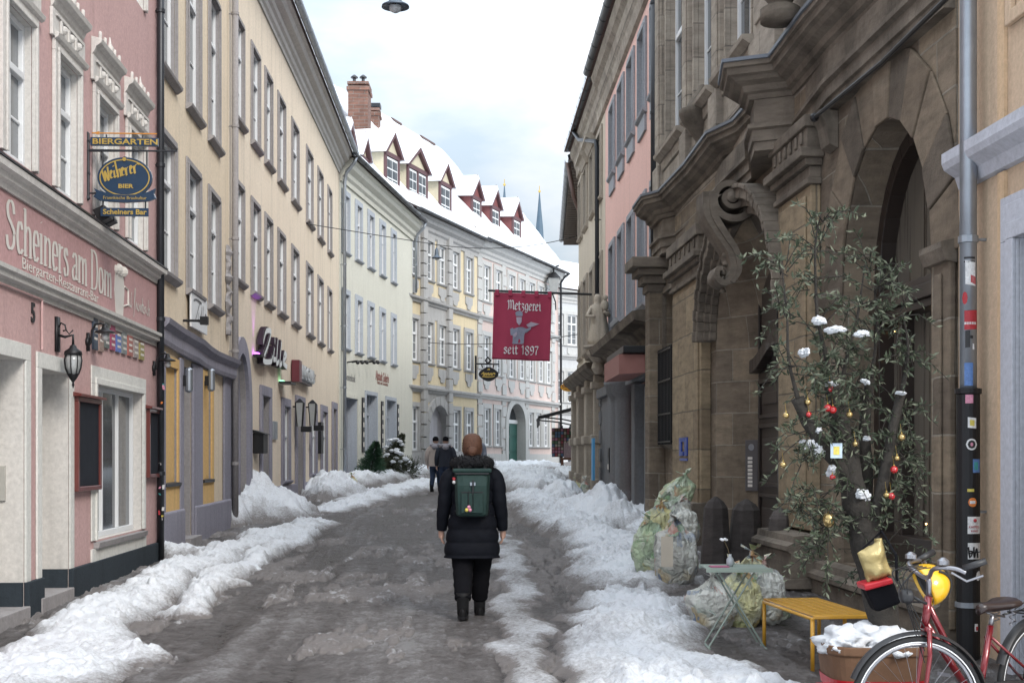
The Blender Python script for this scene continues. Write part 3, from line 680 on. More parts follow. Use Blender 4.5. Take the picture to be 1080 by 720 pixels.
# sagging hood
b = MB(F2); prof = [(.02,.0),(.06,.0),(.08,.06),(.08,.2),(.15,.27),(.17,.34),(.02,.37)]
xs = [0.01, 1.2, 2.0, 2.6, 3.6, 4.4, 5.4, F2.L-.02]; zs = [3.30,3.26,3.22,3.22,3.20,3.18,3.17,3.17]; pr = [0,0,.05,.05,0,0,.05,.08]
for i in range(len(xs)-1): 
    A = [(xs[i], p[0]+(pr[i] if j > 0 and j < 6 else 0), p[1]+zs[i]) for j, p in enumerate(prof)]; B = [(xs[i+1], p[0]+(pr[i+1] if j > 0 and j < 6 else 0), p[1]+zs[i+1]) for j, p in enumerate(prof)]
    b.loft([A, B])
b.build('portal_hood', VIO, h2)
cornice(F2, -.0, F2.L, 12.2, EAVE, GREYST, h2); gabled_roof(F2, 0, F2.L, 12.3, 17.3, .5, 5, parent=h2); gutter(F2, 0, F2.L, 12.35, .62, parent=h2)
# carved figure remnant at the corner between windows
rnd = random.Random(6); s = F2.L-.22; rr = []
for k in range(26):
    z = 3.98+k*.066; w_ = .13+.05*math.sin(k*.9)+rnd.uniform(-.03,.03); dd_ = .07+.03*math.sin(k*1.7)+rnd.uniform(-.015,.015)
    rr.append([(s+w_*math.cos(a)+.03*math.sin(k*.6), .01+dd_*max(0,math.sin(a))*(1+.2*math.sin(3*a+k)), z) for a in [math.pi*2*i/16 for i in range(16)]])
b = MB(F2); b.loft(rr); b.build('weathered_carving', GREYST, h2)
# white script sign board and its spotlight
s0, s1 = F2.s(196.5), F2.s(213.5); zt = F2.z(196.5, 305.5); zb = F2.z(196.5, 344)
t = thing('shop_sign', 'square white board with dark brush script above the violet portal', 'sign', F2.w(s0,.0,zb))
MB(F2).box(s0, s1, .05, .08, zb, zt).build('board', WHITE, t, bev=.003)
b = MB(); nib(b, [[(.12,.75),(.3,.82),(.6,.8)],[(.5,.8),(.35,.5),(.2,.2)],[(.42,.5),(.38,.3),(.5,.28),(.56,.5)],[(.62,.7),(.58,.28),(.66,.3)],[(.72,.75),(.68,.3),(.76,.32)],[(.8,.42),(.9,.5),(.84,.54),(.8,.32),(.94,.3)]], F2.w(s0,.084,zb), (F2.t.x,F2.t.y,0), UPV, zt-zb, n=(.012,.02), th=.014, sx=(s1-s0)/(zt-zb)); b.build('script', plain('grey_ink', (.12,.12,.13), .6), t)
b = MB(F2); s = F2.s(193); zz = F2.z(193, 338); b.tube([(s,0,zz),(s,.3,zz)], .02); b.obox((s,.32,zz), (.05,0,0),(0,.06,0),(0,0,.06)); tag(b.build('sign_spotlight', IRON), 'small black spotlight arm left of the white script board', 'spotlight')
# two grey steel cone lights in the portal
for u, lb in ((190,'grey double cone wall light left of the violet shop door'),(214.5,'grey double cone wall light right of the violet shop door')):
    s = F2.s(u); z = F2.z(u, 400); t = thing('wall_light', lb, 'wall light', F2.w(s,.1,z), 'wall lights of the violet portal')
    MB(F2).box(s-.05,s+.05,.003,.1,z-.1,z+.06).build('bracket', IRON, t, bev=.01)
    MB(F2).lathe((s,.13,z), [(.02,-.2),(.06,-.17),(.06,.15),(.02,.18)], 12).build('metal_shade', ZINC, t, bev=.008)

# ---- long cream house with neon bar signs
F3 = Fr((-5.29, 24.78), (-5.9, 45.2))
CREAM3 = plaster('soft_cream_plaster', (.79,.68,.545), .07, .35, .005)
h3 = house('tavern_house', 'long cream house with a stone arch and neon bar signs', F3)
zr1, zr2 = 8.22, 5.13
u1 = [(246,257.5),(265,274.5),(279.3,287.5),(293,301.3),(307.5,315.5),(323,330.5),(335,341.3),(345.5,350.5)]
r1 = [op(F3, a, c-1.5, zr1, zr1+1.95, .1) for a, c in u1]; r2 = [op(F3, a, c-1.5, zr2, zr2+1.85, .1) for a, c in u1]
ar = op(F3, 245, 259.5, .2, 3.75, .5, arch=1.1); dr = op(F3, 275, 283, .2, 3.05, .5); wv = op(F3, 297.5, 304, 1.15, 2.95, .1)
dr2 = op(F3, 312, 319, .3, 3.1, .4); wv2 = op(F3, 327, 332.5, 1.25, 3.05, .1); wv3 = op(F3, 338.5, 343.5, 1.25, 3.1, .1); dr3 = op(F3, 350.3, 353.8, .5, 3.3, .3)
wall_mesh(F3, F3.L, 0, 12.1, r1+r2+[ar,dr,wv,dr2,wv2,wv3,dr3]).build('wall', [CREAM3, GREYST], h3)
for i, o in enumerate(r1+r2):
    w = window(h3, F3, o, WHITE, CURT if i % 3 else GLASS, .05, 2, .68, 1, GREYST, .11, .03, GREYST)
for o in (wv,wv2,wv3): window(h3, F3, o, WHITE, GLASS, .05, 2, .6, 1, VIO, .2, .05, VIO)
for o, m_ in ((dr, VIO), (dr2, VIO), (dr3, plain('brown_door_wood', (.2,.09,.04), .5))):
    b = MB(F3); ring_frame(b, o['s0'], o['s1'], o['z0'], o['z1'], .22, .003, .06, bottom=False); q = b.build('doorway', VIO, h3, bev=.01)
    MB(F3).box(o['s0'], o['s1'], -o['dep'], -o['dep']+.05, o['z0'], o['z1']).build('door', m_ if o is dr3 else IRON, q)
    g = F3.g(o['s0']); MB(F3).box(o['s0']-.1, o['s1']+.1, -.3, .3, g-.1, g+.14).build('doorstep', GREYST, q)
b = MB(F3); A = arc_pts(ar['s0'], ar['s1'], ar['z1'], 1.1); B = arc_pts(ar['s0']-.32, ar['s1']+.32, ar['z1']+.32, 1.42)
A = [(ar['s0'],.2)]+A+[(ar['s1'],.2)]; B = [(ar['s0']-.32,.2)]+B+[(ar['s1']+.32,.2)]
for i in range(len(A)-1): b.prism([A[i],A[i+1],B[i+1],B[i]], .003, .08)
q = b.build('stone_arch', VIO, h3)
b = MB(F3); b.box(ar['s0'], ar['s1'], -.5, -.45, .2, ar['z1']); b.build('gate_door', VIO, q)
b = MB(F3)
for k in range(4):
    kk=.06*k; C = arc_pts(ar['s0']+.04+kk, ar['s1']-.04-kk, ar['z1']-.04-kk, 1.06-kk); C2 = arc_pts(ar['s0']+.08+kk, ar['s1']-.08-kk, ar['z1']-.08-kk, 1.02-kk)
    C=[(C[0][0],.2)]+C+[(C[-1][0],.2)]; C2=[(C2[0][0],.2)]+C2+[(C2[-1][0],.2)]
    for i in range(len(C)-1): b.prism([C[i],C[i+1],C2[i+1],C2[i]], -.15-.08*k, -.1-.08*k)
b.build('arch_moulding', VIO, q)
b = MB(F3)
for a, c in clear([ar, dr, dr2, dr3], .35, F3.L-.01): 
    if c-a > .6: b.box(a+.23, c-.23, .003, .06, 0, 1.05)
b.build('stone_base', VIO, h3, bev=.02)
cornice(F3, 0, F3.L, 12.0, [(0.003,-.62),(.04,-.62),(.05,-.54),(.1,-.5),(.12,-.4),(.18,-.36),(.2,-.26),(.34,-.2),(.38,-.08),(.46,-.04),(.46,.02),(0.003,.03)], LTRIM, h3)
gabled_roof(F3, 0, F3.L, 12.05, 16.6, .5, 5, parent=h3); gutter(F3, 0, F3.L, 12.08, .6, .09, parent=h3)
dpl = downpipe(F3, .02, .12, .4, 12.0, .06, GREYST, 'tall grey downpipe between the two cream houses')
# neon script sign
PURP = plain('neon_tube_violet', (.5,.1,.8), .4, emit=(.55,.12,1.0), es=3.0); GRN = plain('green_lamp', (.2,.8,.4), .4, emit=(.3,1,.5), es=1.5)
BOXD = plain('dark_sign_box', (.03,.015,.03), .4)
WSGN = plain('white_sign_face', (.75,.78,.78), .4, var=.05)
s0, s1 = F3.s(268), F3.s(298); z0, z1 = F3.z(268, 388), F3.z(268, 342); hz = z1-z0
t = thing('neon_script_sign', 'dark cut-out bar sign in white brush script with violet neon glow', 'bar sign', F3.w(s0,0,z0))
b = MB(); T3=(F3.t.x,F3.t.y,0)
ST = [[(.05,.62),(.14,.9),(.3,.95),(.2,.6),(.05,.2),(.3,.25),(.35,.4)],[(.42,.6),(.4,.35),(.47,.36)],[(.44,.78),(.45,.82)],[(.55,.85),(.5,.3),(.58,.34)],[(.68,.85),(.62,.3),(.7,.34)],[(.76,.42),(.88,.58),(.8,.62),(.76,.38),(.9,.3)]]
nib(b, ST, F3.w(s0,.162,z0), T3, UPV, hz, n=(.03,.03), th=.034, sx=(s1-s0)/hz, lift=0); b.build('script_face', WSGN, t)
b = MB(F3)
for i, st in enumerate(ST):
    pts = crom(st)
    for p, q in zip(pts[:-1], pts[1:]): 
        sa, sb_ = s0+p[0]*(s1-s0), s0+q[0]*(s1-s0); za, zb = z0+p[1]*hz, z0+q[1]*hz
        b.obox(((sa+sb_)/2,.1,(za+zb)/2), (abs(sb_-sa)/2+.07,0,0), (0,.055,0), (0,0,abs(zb-za)/2+.06))
b.build('letter_box', BOXD, t)
b = MB(F3); b.box(F3.s(265.5), F3.s(268.8), .02, .2, F3.z(266,376), F3.z(266,376)+.05); b.build('lamp_bracket', IRON, t)
b = MB(F3); b.box(F3.s(266), F3.s(268), .03, .12, F3.z(266,376)+.05, F3.z(266,376)+.09); b.build('violet_tube', PURP, t)
b = MB(F3); b.box(F3.s(293), F3.s(299), .02, .3, z0-.12, z0-.08); b.build('lower_bracket', IRON, t)
b = MB(F3); b.box(F3.s(293.5), F3.s(296), .03, .1, z0-.08, z0-.05); b.build('green_tube', GRN, t)
pl = bpy.data.lights.new('violet_glow', 'SPOT'); pl.energy = 26; pl.color = (.55,.12,1); pl.shadow_soft_size=.05; pl.spot_size=.7
po = bpy.data.objects.new('violet_glow', pl); COL.objects.link(po); po.location = F3.w(F3.s(267), .14, F3.z(266,376)+.12); po.rotation_euler = (math.radians(180-3), 0, 0)
s0, s1 = F3.s(306.5), F3.s(324); z0, z1 = F3.z(306, 402), F3.z(306, 379)
t = thing('club_sign', 'row of dark box letters with an oxblood end box on the long cream house', 'bar sign', F3.w(s0,0,z0))
MB(F3).box(s0, s0+.5, .02, .22, z0, z1).build('end_box', plain('oxblood_box', (.12,.02,.03), .4), t, bev=.01)
MB(F3).box(s0+.5, s1, .03, .14, z0+.05, z1-.05).build('letter_back', BOXD, t)
SG3 = Sg(F3.w(0,0,0), (F3.t.x,F3.t.y,0), (F3.n.x,F3.n.y,0))
fit(t, 'LIVE CLUB', s0+.6, s1, z0+.12, (z1-z0)*.95, plain('dull_sign_white',(.42,.44,.45),.5), bold=.006, d=.17, sg=SG3, ext=.03)
fit(h3, 'theater', F3.s(326), F3.s(333), F3.z(327,401), .55, GREYST, name='painted_word', d=.005, sg=SG3, ext=.001)
# lanterns, mailbox, plaque
for u, lb in ((308.7,'square wall lantern left of the narrow tavern door'),(322.6,'square wall lantern right of the narrow tavern door')):
    s = F3.s(u); z = F3.z(u, 437); t = thing('square_lantern', lb, 'wall lantern', F3.w(s,.3,z), 'square lanterns flanking the tavern door')
    b = MB(F3); b.loft([[(s+x*.1,0.18+y*.1,z+.3) for x,y in ((-1,-1),(1,-1),(1,1),(-1,1))],[(s+x*.06,0.18+y*.06,z-.3) for x,y in ((-1,-1),(1,-1),(1,1),(-1,1))]]); b.build('glass', LAMPG, t)
    b = MB(F3); b.loft([[(s+x*.11,0.18+y*.11,z+.3) for x,y in ((-1,-1),(1,-1),(1,1),(-1,1))],[(s+x*.02,0.18+y*.02,z+.4) for x,y in ((-1,-1),(1,-1),(1,1),(-1,1))]]); b.box(s-.13,s+.13,.22,.48,z-.44,z-.3); b.tube([(s,0,z+.2),(s,.1,z+.2)], .02)
    for x in (-1,1):
        for y in (-1,1): b.tube([(s+x*.1,0.18+y*.1,z+.3),(s+x*.06,0.18+y*.06,z-.3)], .014, 4)
    b.build('frame', IRON, t)
s = F3.s(266.5); z = F3.z(267, 478); t = thing('mailbox', 'black mailbox on the cream wall beside the stone arch', 'mailbox', F3.w(s,0,z))
MB(F3).box(s,F3.s(271.5),.0,.22,z,F3.z(267,456)).build('box', IRON, t, bev=.02); MB(F3).sweep([(.0,.0),(.26,-.04),(.26,-.02),(0,.06)], s-.05, F3.s(271.5)+.05, F3.z(267,456)).build('lid', IRON, t)
s = F3.s(287); MB(F3).box(s,F3.s(291),.003,.04,F3.z(288,463),F3.z(288,444)).build('x', ZINC)
o = bpy.data.objects['x']; o.name='wall_plaque'; tag(o, 'weathered metal plaque right of the tavern door', 'plaque')
s = F3.s(334.5); MB(F3).box(s,F3.s(337),.003,.12,F3.z(335,478),F3.z(335,445)).build('y', IRON)
o = bpy.data.objects['y']; o.name='notice_case'; tag(o, 'tall black notice case between two grey tavern windows', 'notice case')

# ---- pale house with blue-grey windows
F4 = Fr((-5.87, 45.3), (-4.34, 57.9))
PALE = plaster('pale_ivory_plaster', (.69,.68,.60), .05, .2, .004)
BLUEG = plaster('blue_grey_window_stone', (.46,.495,.55), .08, .2, .003)
h4 = house('ivory_house', 'pale ivory house with blue grey window surrounds and shop lettering', F4)
ux = [(361.7,367),(375.5,380.3),(388.5,393),(401,405),(413,416.5)]
q1 = [op(F4, a, c, 8.82, 10.75, .1) for a, c in ux]; q2 = [op(F4, a, c, 5.49, 7.35, .1) for a, c in ux]
g1 = op(F4, 363.5, 376.5, .6, 3.8, .5); g2 = op(F4, 385.5, 396.5, .6, 4.05, .4); g3 = op(F4, 407, 416.5, .6, 4.0, .4)
wall_mesh(F4, F4.L, 0, 12.0, q1+q2+[g1,g2,g3]).build('wall', [PALE, BLUEG], h4)
for o in q1+q2: window(h4, F4, o, WHITE, CURT, .06, 2, .66, 2, BLUEG, .2, .05, BLUEG)
for o in (g1,g2,g3):
    b = MB(F4); ring_frame(b, o['s0'], o['s1'], .6, o['z1'], .14, .003, .05, bottom=False); q = b.build('shop_opening', BLUEG if o is not g1 else PALE, h4)
    MB(F4).box(o['s0'], o['s1'], -.4, -.34, .6, o['z1']).build('shop_pane', GLASS if o is not g1 else plaster('garage_grey', (.4,.41,.46)), q)
    if o is not g1:
        b = MB(F4); m = (o['s0']+o['s1'])/2
        for x in (o['s0'], m-.06, o['s1']-.12): b.box(x, x+.12, -.34, -.24, .6, o['z1'])
        b.box(o['s0'], o['s1'], -.34, -.23, 3.3, 3.4); b.build('shop_frame', BLUEG, q)
cornice(F4, 0, F4.L, 11.9, EAVE, PALE, h4); gutter(F4, -.3, F4.L, 12.0, .58, .1, mat=DARKM, parent=h4)
r4 = gabled_roof(F4, -.3, F4.L-.2, 12.0, 17.5, .5, 5, parent=h4)
SG4 = Sg(F4.w(0,0,0), (F4.t.x,F4.t.y,0), (F4.n.x,F4.n.y,0)); REDB = plain('red_brown_lettering', (.25,.09,.07), .6); GREYL = plain('grey_lettering', (.2,.2,.2), .6)
fit(h4, 'Sonnenbank', F4.s(364.5), F4.s(374.5), F4.z(366,401), .38, GREYL, name='shop_lettering', d=.006, sg=SG4, ext=.002)
fit(h4, 'Altstadt Galerie', F4.s(396), F4.s(410), F4.z(398,400.5), .5, REDB, name='shop_lettering', bold=.012, d=.006, sg=SG4, ext=.002)
fit(h4, 'Kunst und Geschenke', F4.s(397.5), F4.s(409), F4.z(398,404.5), .2, REDB, name='shop_lettering', d=.006, sg=SG4, ext=.002)
for u in (366,371,376,384,388):
    b = MB(F4); s = F4.s(u); z = F4.z(u, 382); b.tube([(s,0,z),(s,.35,z+.05)], .025); b.ball((s,.38,z), .08, 6); tag(b.build('sign_spotlight', IRON), 'small black arm spotlight above the ivory house lettering', 'spotlight', 'arm spotlights above the ivory house lettering')
for u in (382.3, 402.5, 419):
    b = MB(F4); s = F4.s(u); b.box(s-.15, s+.15, .004, .05, 1.9, 3.9); p = b.build('banner_strip', BLACKP); k = {382.3:'left of both shop windows', 402.5:'between the two shop windows', 419:'right of both shop windows'}[u]
    tag(p, 'narrow black upright banner on the ivory house %s' % k, 'banner', 'black banners on the ivory house')
    b = MB(F4)
    for j in range(5): b.box(s-.09, s+.09, .051, .055, 2.1+j*.36, 2.28+j*.36)
    b.build('print', LETW, p)
dp4 = downpipe(F4, .05, .15, .8, 11.1, .06, ZINC, 'zinc downpipe at the corner of the cream and ivory houses', top=[(.05,.2,11.4),(.0,.5,11.75),(-.05,.58,11.95)])
downpipe(F4, F4.L+.02, .15, 8.9, 11.1, .06, ZINC, 'short zinc swan-neck downpipe at the far end of the ivory house', top=[(F4.L+.02,.2,11.4),(F4.L,.5,11.7),(F4.L,.58,11.95)])
# ================================================================ FAR CURVE OF THE STREET
YEL = plaster('faded_yellow_plaster', (.68,.58,.40), .1, .35, .004); GRYB = plaster('grey_baroque_stone', (.43,.425,.42), .1, .4, .006)
F5 = Fr((-4.39-.33*3, 55.0), (-1.74, 66.0))
h5 = house('baroque_house', 'yellow and grey baroque town house with dormers and brick chimneys', F5)
zb_, zl_ = 9.8, 6.05
zA = zb_; zB = F5.z(451, 381.5)
def crn(u): return F5.s(u)
wu = [(425.0,428.6),(433.5,438.5),(449.5,454),(463.5,468.5),(477,482),(491.5,496.5)]
def bwin(fr, a, c, z0, h, w=.95):
    s = (fr.s(a)+fr.s(c))/2; return dict(s0=s-w/2, s1=s+w/2, z0=z0, z1=z0+h, dep=.1)
zB = 5.95
ow1 = [bwin(F5, a, c, zb_-.1, 1.75) for a, c in wu]; ow2 = [bwin(F5, a, c, zB, 1.85) for a, c in wu]
ga = op(F5, 450.5, 472.5, .8, 4.1, .4, arch=1.3)
gw = [bwin(F5, a, c, 2.0, 1.95) for a, c in ((425,428.6),(434.5,438.5),(478.5,482.5),(492,496))]
wall_mesh(F5, F5.L, .3, 12.5, ow1+ow2+gw+[ga]).build('wall', [YEL, GRYB], h5)
def apron(w, fr, a, c, e, mat, k=.62):
    b = MB(fr); m = (a+c)/2; r = (c-a)/2
    b.prism([(m-r,e-.18),(m+r,e-.18),(m+r,e-.18-k*.55),(m+r*.6,e-.18-k*.65),(m+r*.5,e-.18-k*.95),(m,e-.18-k),(m-r*.5,e-.18-k*.95),(m-r*.6,e-.18-k*.65),(m-r,e-.18-k*.55)], .003, .06)
    b.build('apron', mat, w)
for o in ow1+ow2+gw:
    w = window(h5, F5, o, WHITE, CURT, .09, 2, .66, 2, GRYB, .2, .06, GRYB); 
    if o not in gw: apron(w, F5, o['s0'], o['s1'], o['z0'], GRYB)
b = MB(F5)
c0, c1 = F5.s(443), F5.s(474)
b.box(c0, c1, .002, .16, .8, 1.6)
for k in range(20): b.box(c0, c0+.5, .02, .19, 1.0+k*.55, 1.0+k*.55+.5); b.box(c1-.5, c1, .02, .19, 1.0+k*.55, 1.0+k*.55+.5)
b.build('rusticated_strip', GRYB, h5)
b = MB(F5)
for k in range(3):
    z_ = [4.55, 4.55+3.6, 12.0][k]
for (za, zb) in ((4.2,5.0),(7.95,9.0),(11.6,11.9)): b.box(c0+.5, c1-.5, .002, .03, za, zb)
b.build('stone_panel', GRYB, h5)
A = [(ga['s0'],.8)]+arc_pts(ga['s0'], ga['s1'], ga['z1'], 1.3)+[(ga['s1'],.8)]; B = [(ga['s0']-.4,.8)]+arc_pts(ga['s0']-.4, ga['s1']+.4, ga['z1']+.4, 1.7)+[(ga['s1']+.4,.8)]
b = MB(F5)
for i in range(len(A)-1): b.prism([A[i],A[i+1],B[i+1],B[i]], .003, .12+(i%2)*.02)
q = b.build('stone_arch', GRYB, h5); MB(F5).box(ga['s0'], ga['s1'], -.36, -.3, .8, 4.1).build('gate', plaster('pale_grey_gate', (.5,.5,.54)), q)
b = MB(F5)
for a, c in clear([ga], 0, F5.L): b.box(a+.01, c-.01, .002, .1, .3, 1.95)
b.build('stone_base', GRYB, h5)
for z_ in (5.0, 8.95):
    cornice(F5, 0, F5.L, z_-.3, [(.003,-.1),(.08,-.1),(.12,0),(.22,.05),(.24,.14),(.003,.2)], GRYB, h5, 'string_course')
cornice(F5, 0, F5.L, 12.4, EAVE, GRYB, h5); gutter(F5, 2.5, F5.L+.4, 12.5, .6, .1, mat=DARKM, parent=h5)
rf5 = gabled_roof(F5, -2, F5.L+7.5, 12.55, 19.0, .5, 5, parent=h5, skew1=.6)
# dormers
BRW = plain('oxblood_timber', (.10,.045,.05), .6); CRW = plaster('dormer_cream', (.62,.56,.42), .06, .2)
def dormer(fr, sc, w, z0, h, d0, body, trim, parent, two=False, back=2.2, gab=.75, snow=True, name='dormer'):
    b = MB(fr); a, c = sc-w/2, sc+w/2
    b.box(a, c, d0-back, d0, z0, z0+h); dm = b.build(name, body, parent)
    b = MB(fr); e = .16
    b.box(a-.02, a+e, d0, d0+.08, z0, z0+h); b.box(c-e, c+.02, d0, d0+.08, z0, z0+h); b.box(a, c, d0, d0+.1, z0+h-.12, z0+h+.06)
    P3 = [(a-.22, z0+h-.02), (sc, z0+h+gab), (c+.22, z0+h-.02)]
    b.prism([P3[0],P3[1],(sc,z0+h+gab-.2),(a-.02,z0+h-.02)], d0, d0+.2); b.prism([P3[1],P3[2],(c+.02,z0+h-.02),(sc,z0+h+gab-.2)], d0, d0+.2)
    b.tube([(sc,d0+.1,z0+h+gab-.05),(sc,d0+.1,z0+h+gab+.25)], [.05,.02], 6)
    if two: b.box(sc-.08, sc+.08, d0, d0+.08, z0, z0+h)
    b.build('timber', trim, dm)
    b = MB(fr); b.prism([(a,z0+h),(sc,z0+h+gab-.1),(c,z0+h)], d0-back, d0+.02); b.build('gable', body, dm)
    b = MB(fr)
    for (x0, x1) in (((a+e, sc-.1),(sc+.1, c-e)) if two else ((a+e, c-e),)):
        b.box(x0, x1, d0+.005, d0+.05, z0+.1, z0+h-.15)
    wn_ = b.build('window', WHITE, dm)
    b = MB(fr)
    for (x0, x1) in (((a+e, sc-.1),(sc+.1, c-e)) if two else ((a+e, c-e),)):
        m = (x0+x1)/2
        for (p, q) in ((x0+.06, m-.03),(m+.03, x1-.06)):
            for k in range(3): b.box(p, q, d0+.051, d0+.056, z0+.16+k*(h-.35)/3, z0+.1+(k+1)*(h-.35)/3)
    b.build('pane', GLASS, wn_)
    b = MB(fr)
    for sg in (-1, 1):
        x = sc+sg*(w/2+.28); zt = z0+h-.06
        b.add([(x,d0+.22,zt),(sc,d0+.22,z0+h+gab+.02),(sc,d0-back-.9,z0+h+gab+.12),(x,d0-back-.4,zt+.12),(x,d0+.15,zt+.16),(sc,d0+.15,z0+h+gab+.22),(sc,d0-back-.9,z0+h+gab+.32),(x,d0-back-.4,zt+.28)], [(0,1,2,3),(4,5,6,7),(0,1,5,4),(1,2,6,5),(0,3,7,4)])
    b.build('snow_covered_roof', SNOW if snow else TILE, dm)
    return dm
for u, w, two in ((409,1.5,False),(436,2.3,True),(465.5,1.5,False)):
    s = F5.s(u, -.3); dormer(F5, s, w, 12.95, 1.55, -.15, CRW, BRW, h5, two, gab=.95)
RDR = plaster('red_dormer_paint', (.22,.085,.085), .1, .2)
# chimneys
BRK = stone('chimney_brick', (.24,.13,.10), (.16,.085,.065), (.26,.24,.22), .5, .16, .35, uv=True)
def chimney(u0, u1, v0, v1, Y, parent, dep=.9):
    x0, x1 = P(u0,0,Y).x, P(u1,0,Y).x; z1, z0 = P(0,v0,Y).z, P(0,v1,Y).z
    g = Sg((x0,Y,0), (1,0,0), (0,1,0)); b = MB(g); w = x1-x0
    b.box(0, w, 0, dep, z0-2, z1-.25); b.box(-.06, w+.06, -.06, dep+.06, z1-.45, z1-.3); b.box(-.03, w+.03, -.03, dep+.03, z1-.2, z1-.08)
    b.build('chimney', BRK, parent); c = bpy.context.view_layer.objects
    return x0, x1, z1
c = chimney(367, 388, 84, 141, 58, h5, 1.3)
b = MB()
for k in (.25,.7): x = c[0]+(c[1]-c[0])*k; b.tube([(x,58.5,c[2]-.1),(x,58.5,c[2]+.25)], .07, 8); b.lathe((x,58.5,c[2]+.2), [(.16,0),(.16,.05),(.05,.14)], 8)
b.build('chimney_pots', DARKM, h5)
chimney(388.5, 399.5, 112, 142, 63, h5, .9)
b = MB(); x=P(394,0,63).x; b.box(x-.3,x+.3,63.1,63.7,P(0,112,63).z,P(0,108,63).z); b.build('chimney_cap', DARKM, h5)
for u, z0 in ((361,12.55),(377.5,12.6)):
    s = F4.s(u, -.8); dormer(F4, s, 1.2, z0-.35, 1.0, -.6, CRW, BRW, h4, False, gab=.8)
# ---- white and blush baroque house
F6 = Fr((-1.74, 66.02), (2.75, 78.6))
BLU = plaster('blush_plaster', (.66,.54,.50), .07, .2, .003); WGR = plaster('white_grey_stone', (.52,.52,.51), .06, .25, .004)
h6 = house('blush_house', 'white and blush baroque corner house with a green door and red dormers', F6)
wu6 = [(510.5,515),(523,527.5),(537,541),(548.5,552),(558.5,562),(568.5,572),(577,580)]
o61 = [bwin(F6, a, c, 9.6, 1.8, .95) for a, c in wu6]; o62 = [bwin(F6, a, c, 5.95, 1.9, .95) for a, c in wu6]
gd = op(F6, 534.5, 552.5, 1.1, 4.6, .5, arch=1.2)
g6 = [bwin(F6, a, c, 2.3, 1.9, .85) for a, c in ((511,515),(522.5,526.5),(558,561),(565.5,569),(573.5,577.5))]
wall_mesh(F6, F6.L, .3, 12.6, o61+o62+g6+[gd], depth=5).build('wall', [BLU, WGR], h6)
for o in o61+o62+g6:
    w = window(h6, F6, o, WHITE, CURT, .09, 2, .66, 2, WGR, .24, .06, WGR)
    if o not in g6: apron(w, F6, o['s0'], o['s1'], o['z0'], WGR)
for u in (505.5, 531, 555.5, 583):
    s = F6.s(u); b = MB(F6)
    for k in range(20): b.box(max(s-.3,.01), min(s+.3,F6.L), .003, .05+.03*(k%2), 1.0+k*.57, 1.0+k*.57+.52)
    b.build('rusticated_strip', WGR, h6)
b = MB(F6); b.box(0,gd['s0']-.4,.003,.1,.3,1.9); b.box(gd['s1']+.4,F6.L,.003,.1,.3,1.9); b.build('stone_base', WGR, h6)
for z_ in (4.75, 8.7): cornice(F6, 0, F6.L, z_, [(.003,-.1),(.08,-.1),(.12,0),(.22,.05),(.24,.14),(.003,.2)], WGR, h6, 'string_course')
GREEN = plain('dark_green_door_paint', (.02,.10,.08), .4, var=.2)
A = [(gd['s0'],1.1)]+arc_pts(gd['s0'], gd['s1'], gd['z1'], 1.2)+[(gd['s1'],1.1)]; B = [(gd['s0']-.4,1.1)]+arc_pts(gd['s0']-.4, gd['s1']+.4, gd['z1']+.4, 1.6)+[(gd['s1']+.4,1.1)]
b = MB(F6)
for i in range(len(A)-1): b.prism([A[i],A[i+1],B[i+1],B[i]], .003, .12)
q = b.build('stone_arch', WGR, h6)
m = (gd['s0']+gd['s1'])/2
b = MB(F6); b.box(gd['s0'], gd['s1'], -.45, -.4, 1.0, 3.55); b.box(m-.03,m+.03,-.4,-.37,1.0,3.5)
for a, c in ((gd['s0']+.1,m-.1),(m+.1,gd['s1']-.1)):
    for z0,z1 in ((1.2,1.9),(2.05,2.75),(2.9,3.4)): b.box(a,c,-.4,-.37,z0,z1)
dq = b.build('door', GREEN, q)
MB(F6).box(gd['s0'], gd['s1'], -.45, -.35, 3.55, 3.75).build('transom', WHITE, dq); MB(F6).box(gd['s0'], gd['s1'], -.45, -.42, 3.75, 4.6).build('fanlight', GLASS, q)
cornice(F6, 0, F6.L, 12.5, EAVE, WGR, h6); gutter(F6, -.3, F6.L+.2, 12.6, .6, .1, mat=DARKM, parent=h6)
rf6 = gabled_roof(F6, -6, F6.L+.3, 12.65, 17.9, .5, 5, parent=h6, skew1=7)
for u in (503, 523, 545.5):
    s = F6.s(u-1.5, -.9); dormer(F6, s, 1.35, 13.6, 1.45, -.9, RDR, BRW, h6, False, gab=.95, back=1.5)
downpipe(F6, F6.L-.15, .2, .9, 12.0, .07, DARKM, 'dark downpipe at the street corner beyond the banner', top=[(F6.L-.15,.4,12.3),(F6.L,.6,12.5)])
# ---- grey white house closing the view
F7 = Fr((2.75, 85.5), (8.5, 91.5))
h7 = house('pale_corner_house', 'pale grey house closing the street with round arched shop windows', F7)
PGR = plaster('pale_grey_plaster', (.55,.56,.57), .05, .2, .003)
w7 = [(585.5,591.5),(600.5,606),(614,619)]
o7 = [bwin(F7,a,c,z,2.0,1.0) for z in (9.0,5.3) for a,c in w7]
a7 = [op(F7, a, c, 1.3, 4.0, .4, arch=.9) for a, c in ((583.5,593.5),(599,609))]
wall_mesh(F7, F7.L, .5, 12.6, o7+a7).build('wall', [PGR, WGR], h7)
for o in o7: w = window(h7, F7, o, WHITE, CURT, .09, 2, .7, 2, WGR, .22, .06, WGR); apron(w, F7, o['s0'], o['s1'], o['z0'], WGR)
for o in a7: MB(F7).box(o['s0'], o['s1'], -.39, -.35, 1.3, 4.0).build('arched_window', GLASS, h7)
for z_ in (4.6, 8.2): cornice(F7, 0, F7.L, z_, [(.003,-.1),(.08,-.1),(.12,0),(.22,.05),(.24,.14),(.003,.2)], WGR, h7, 'string_course')
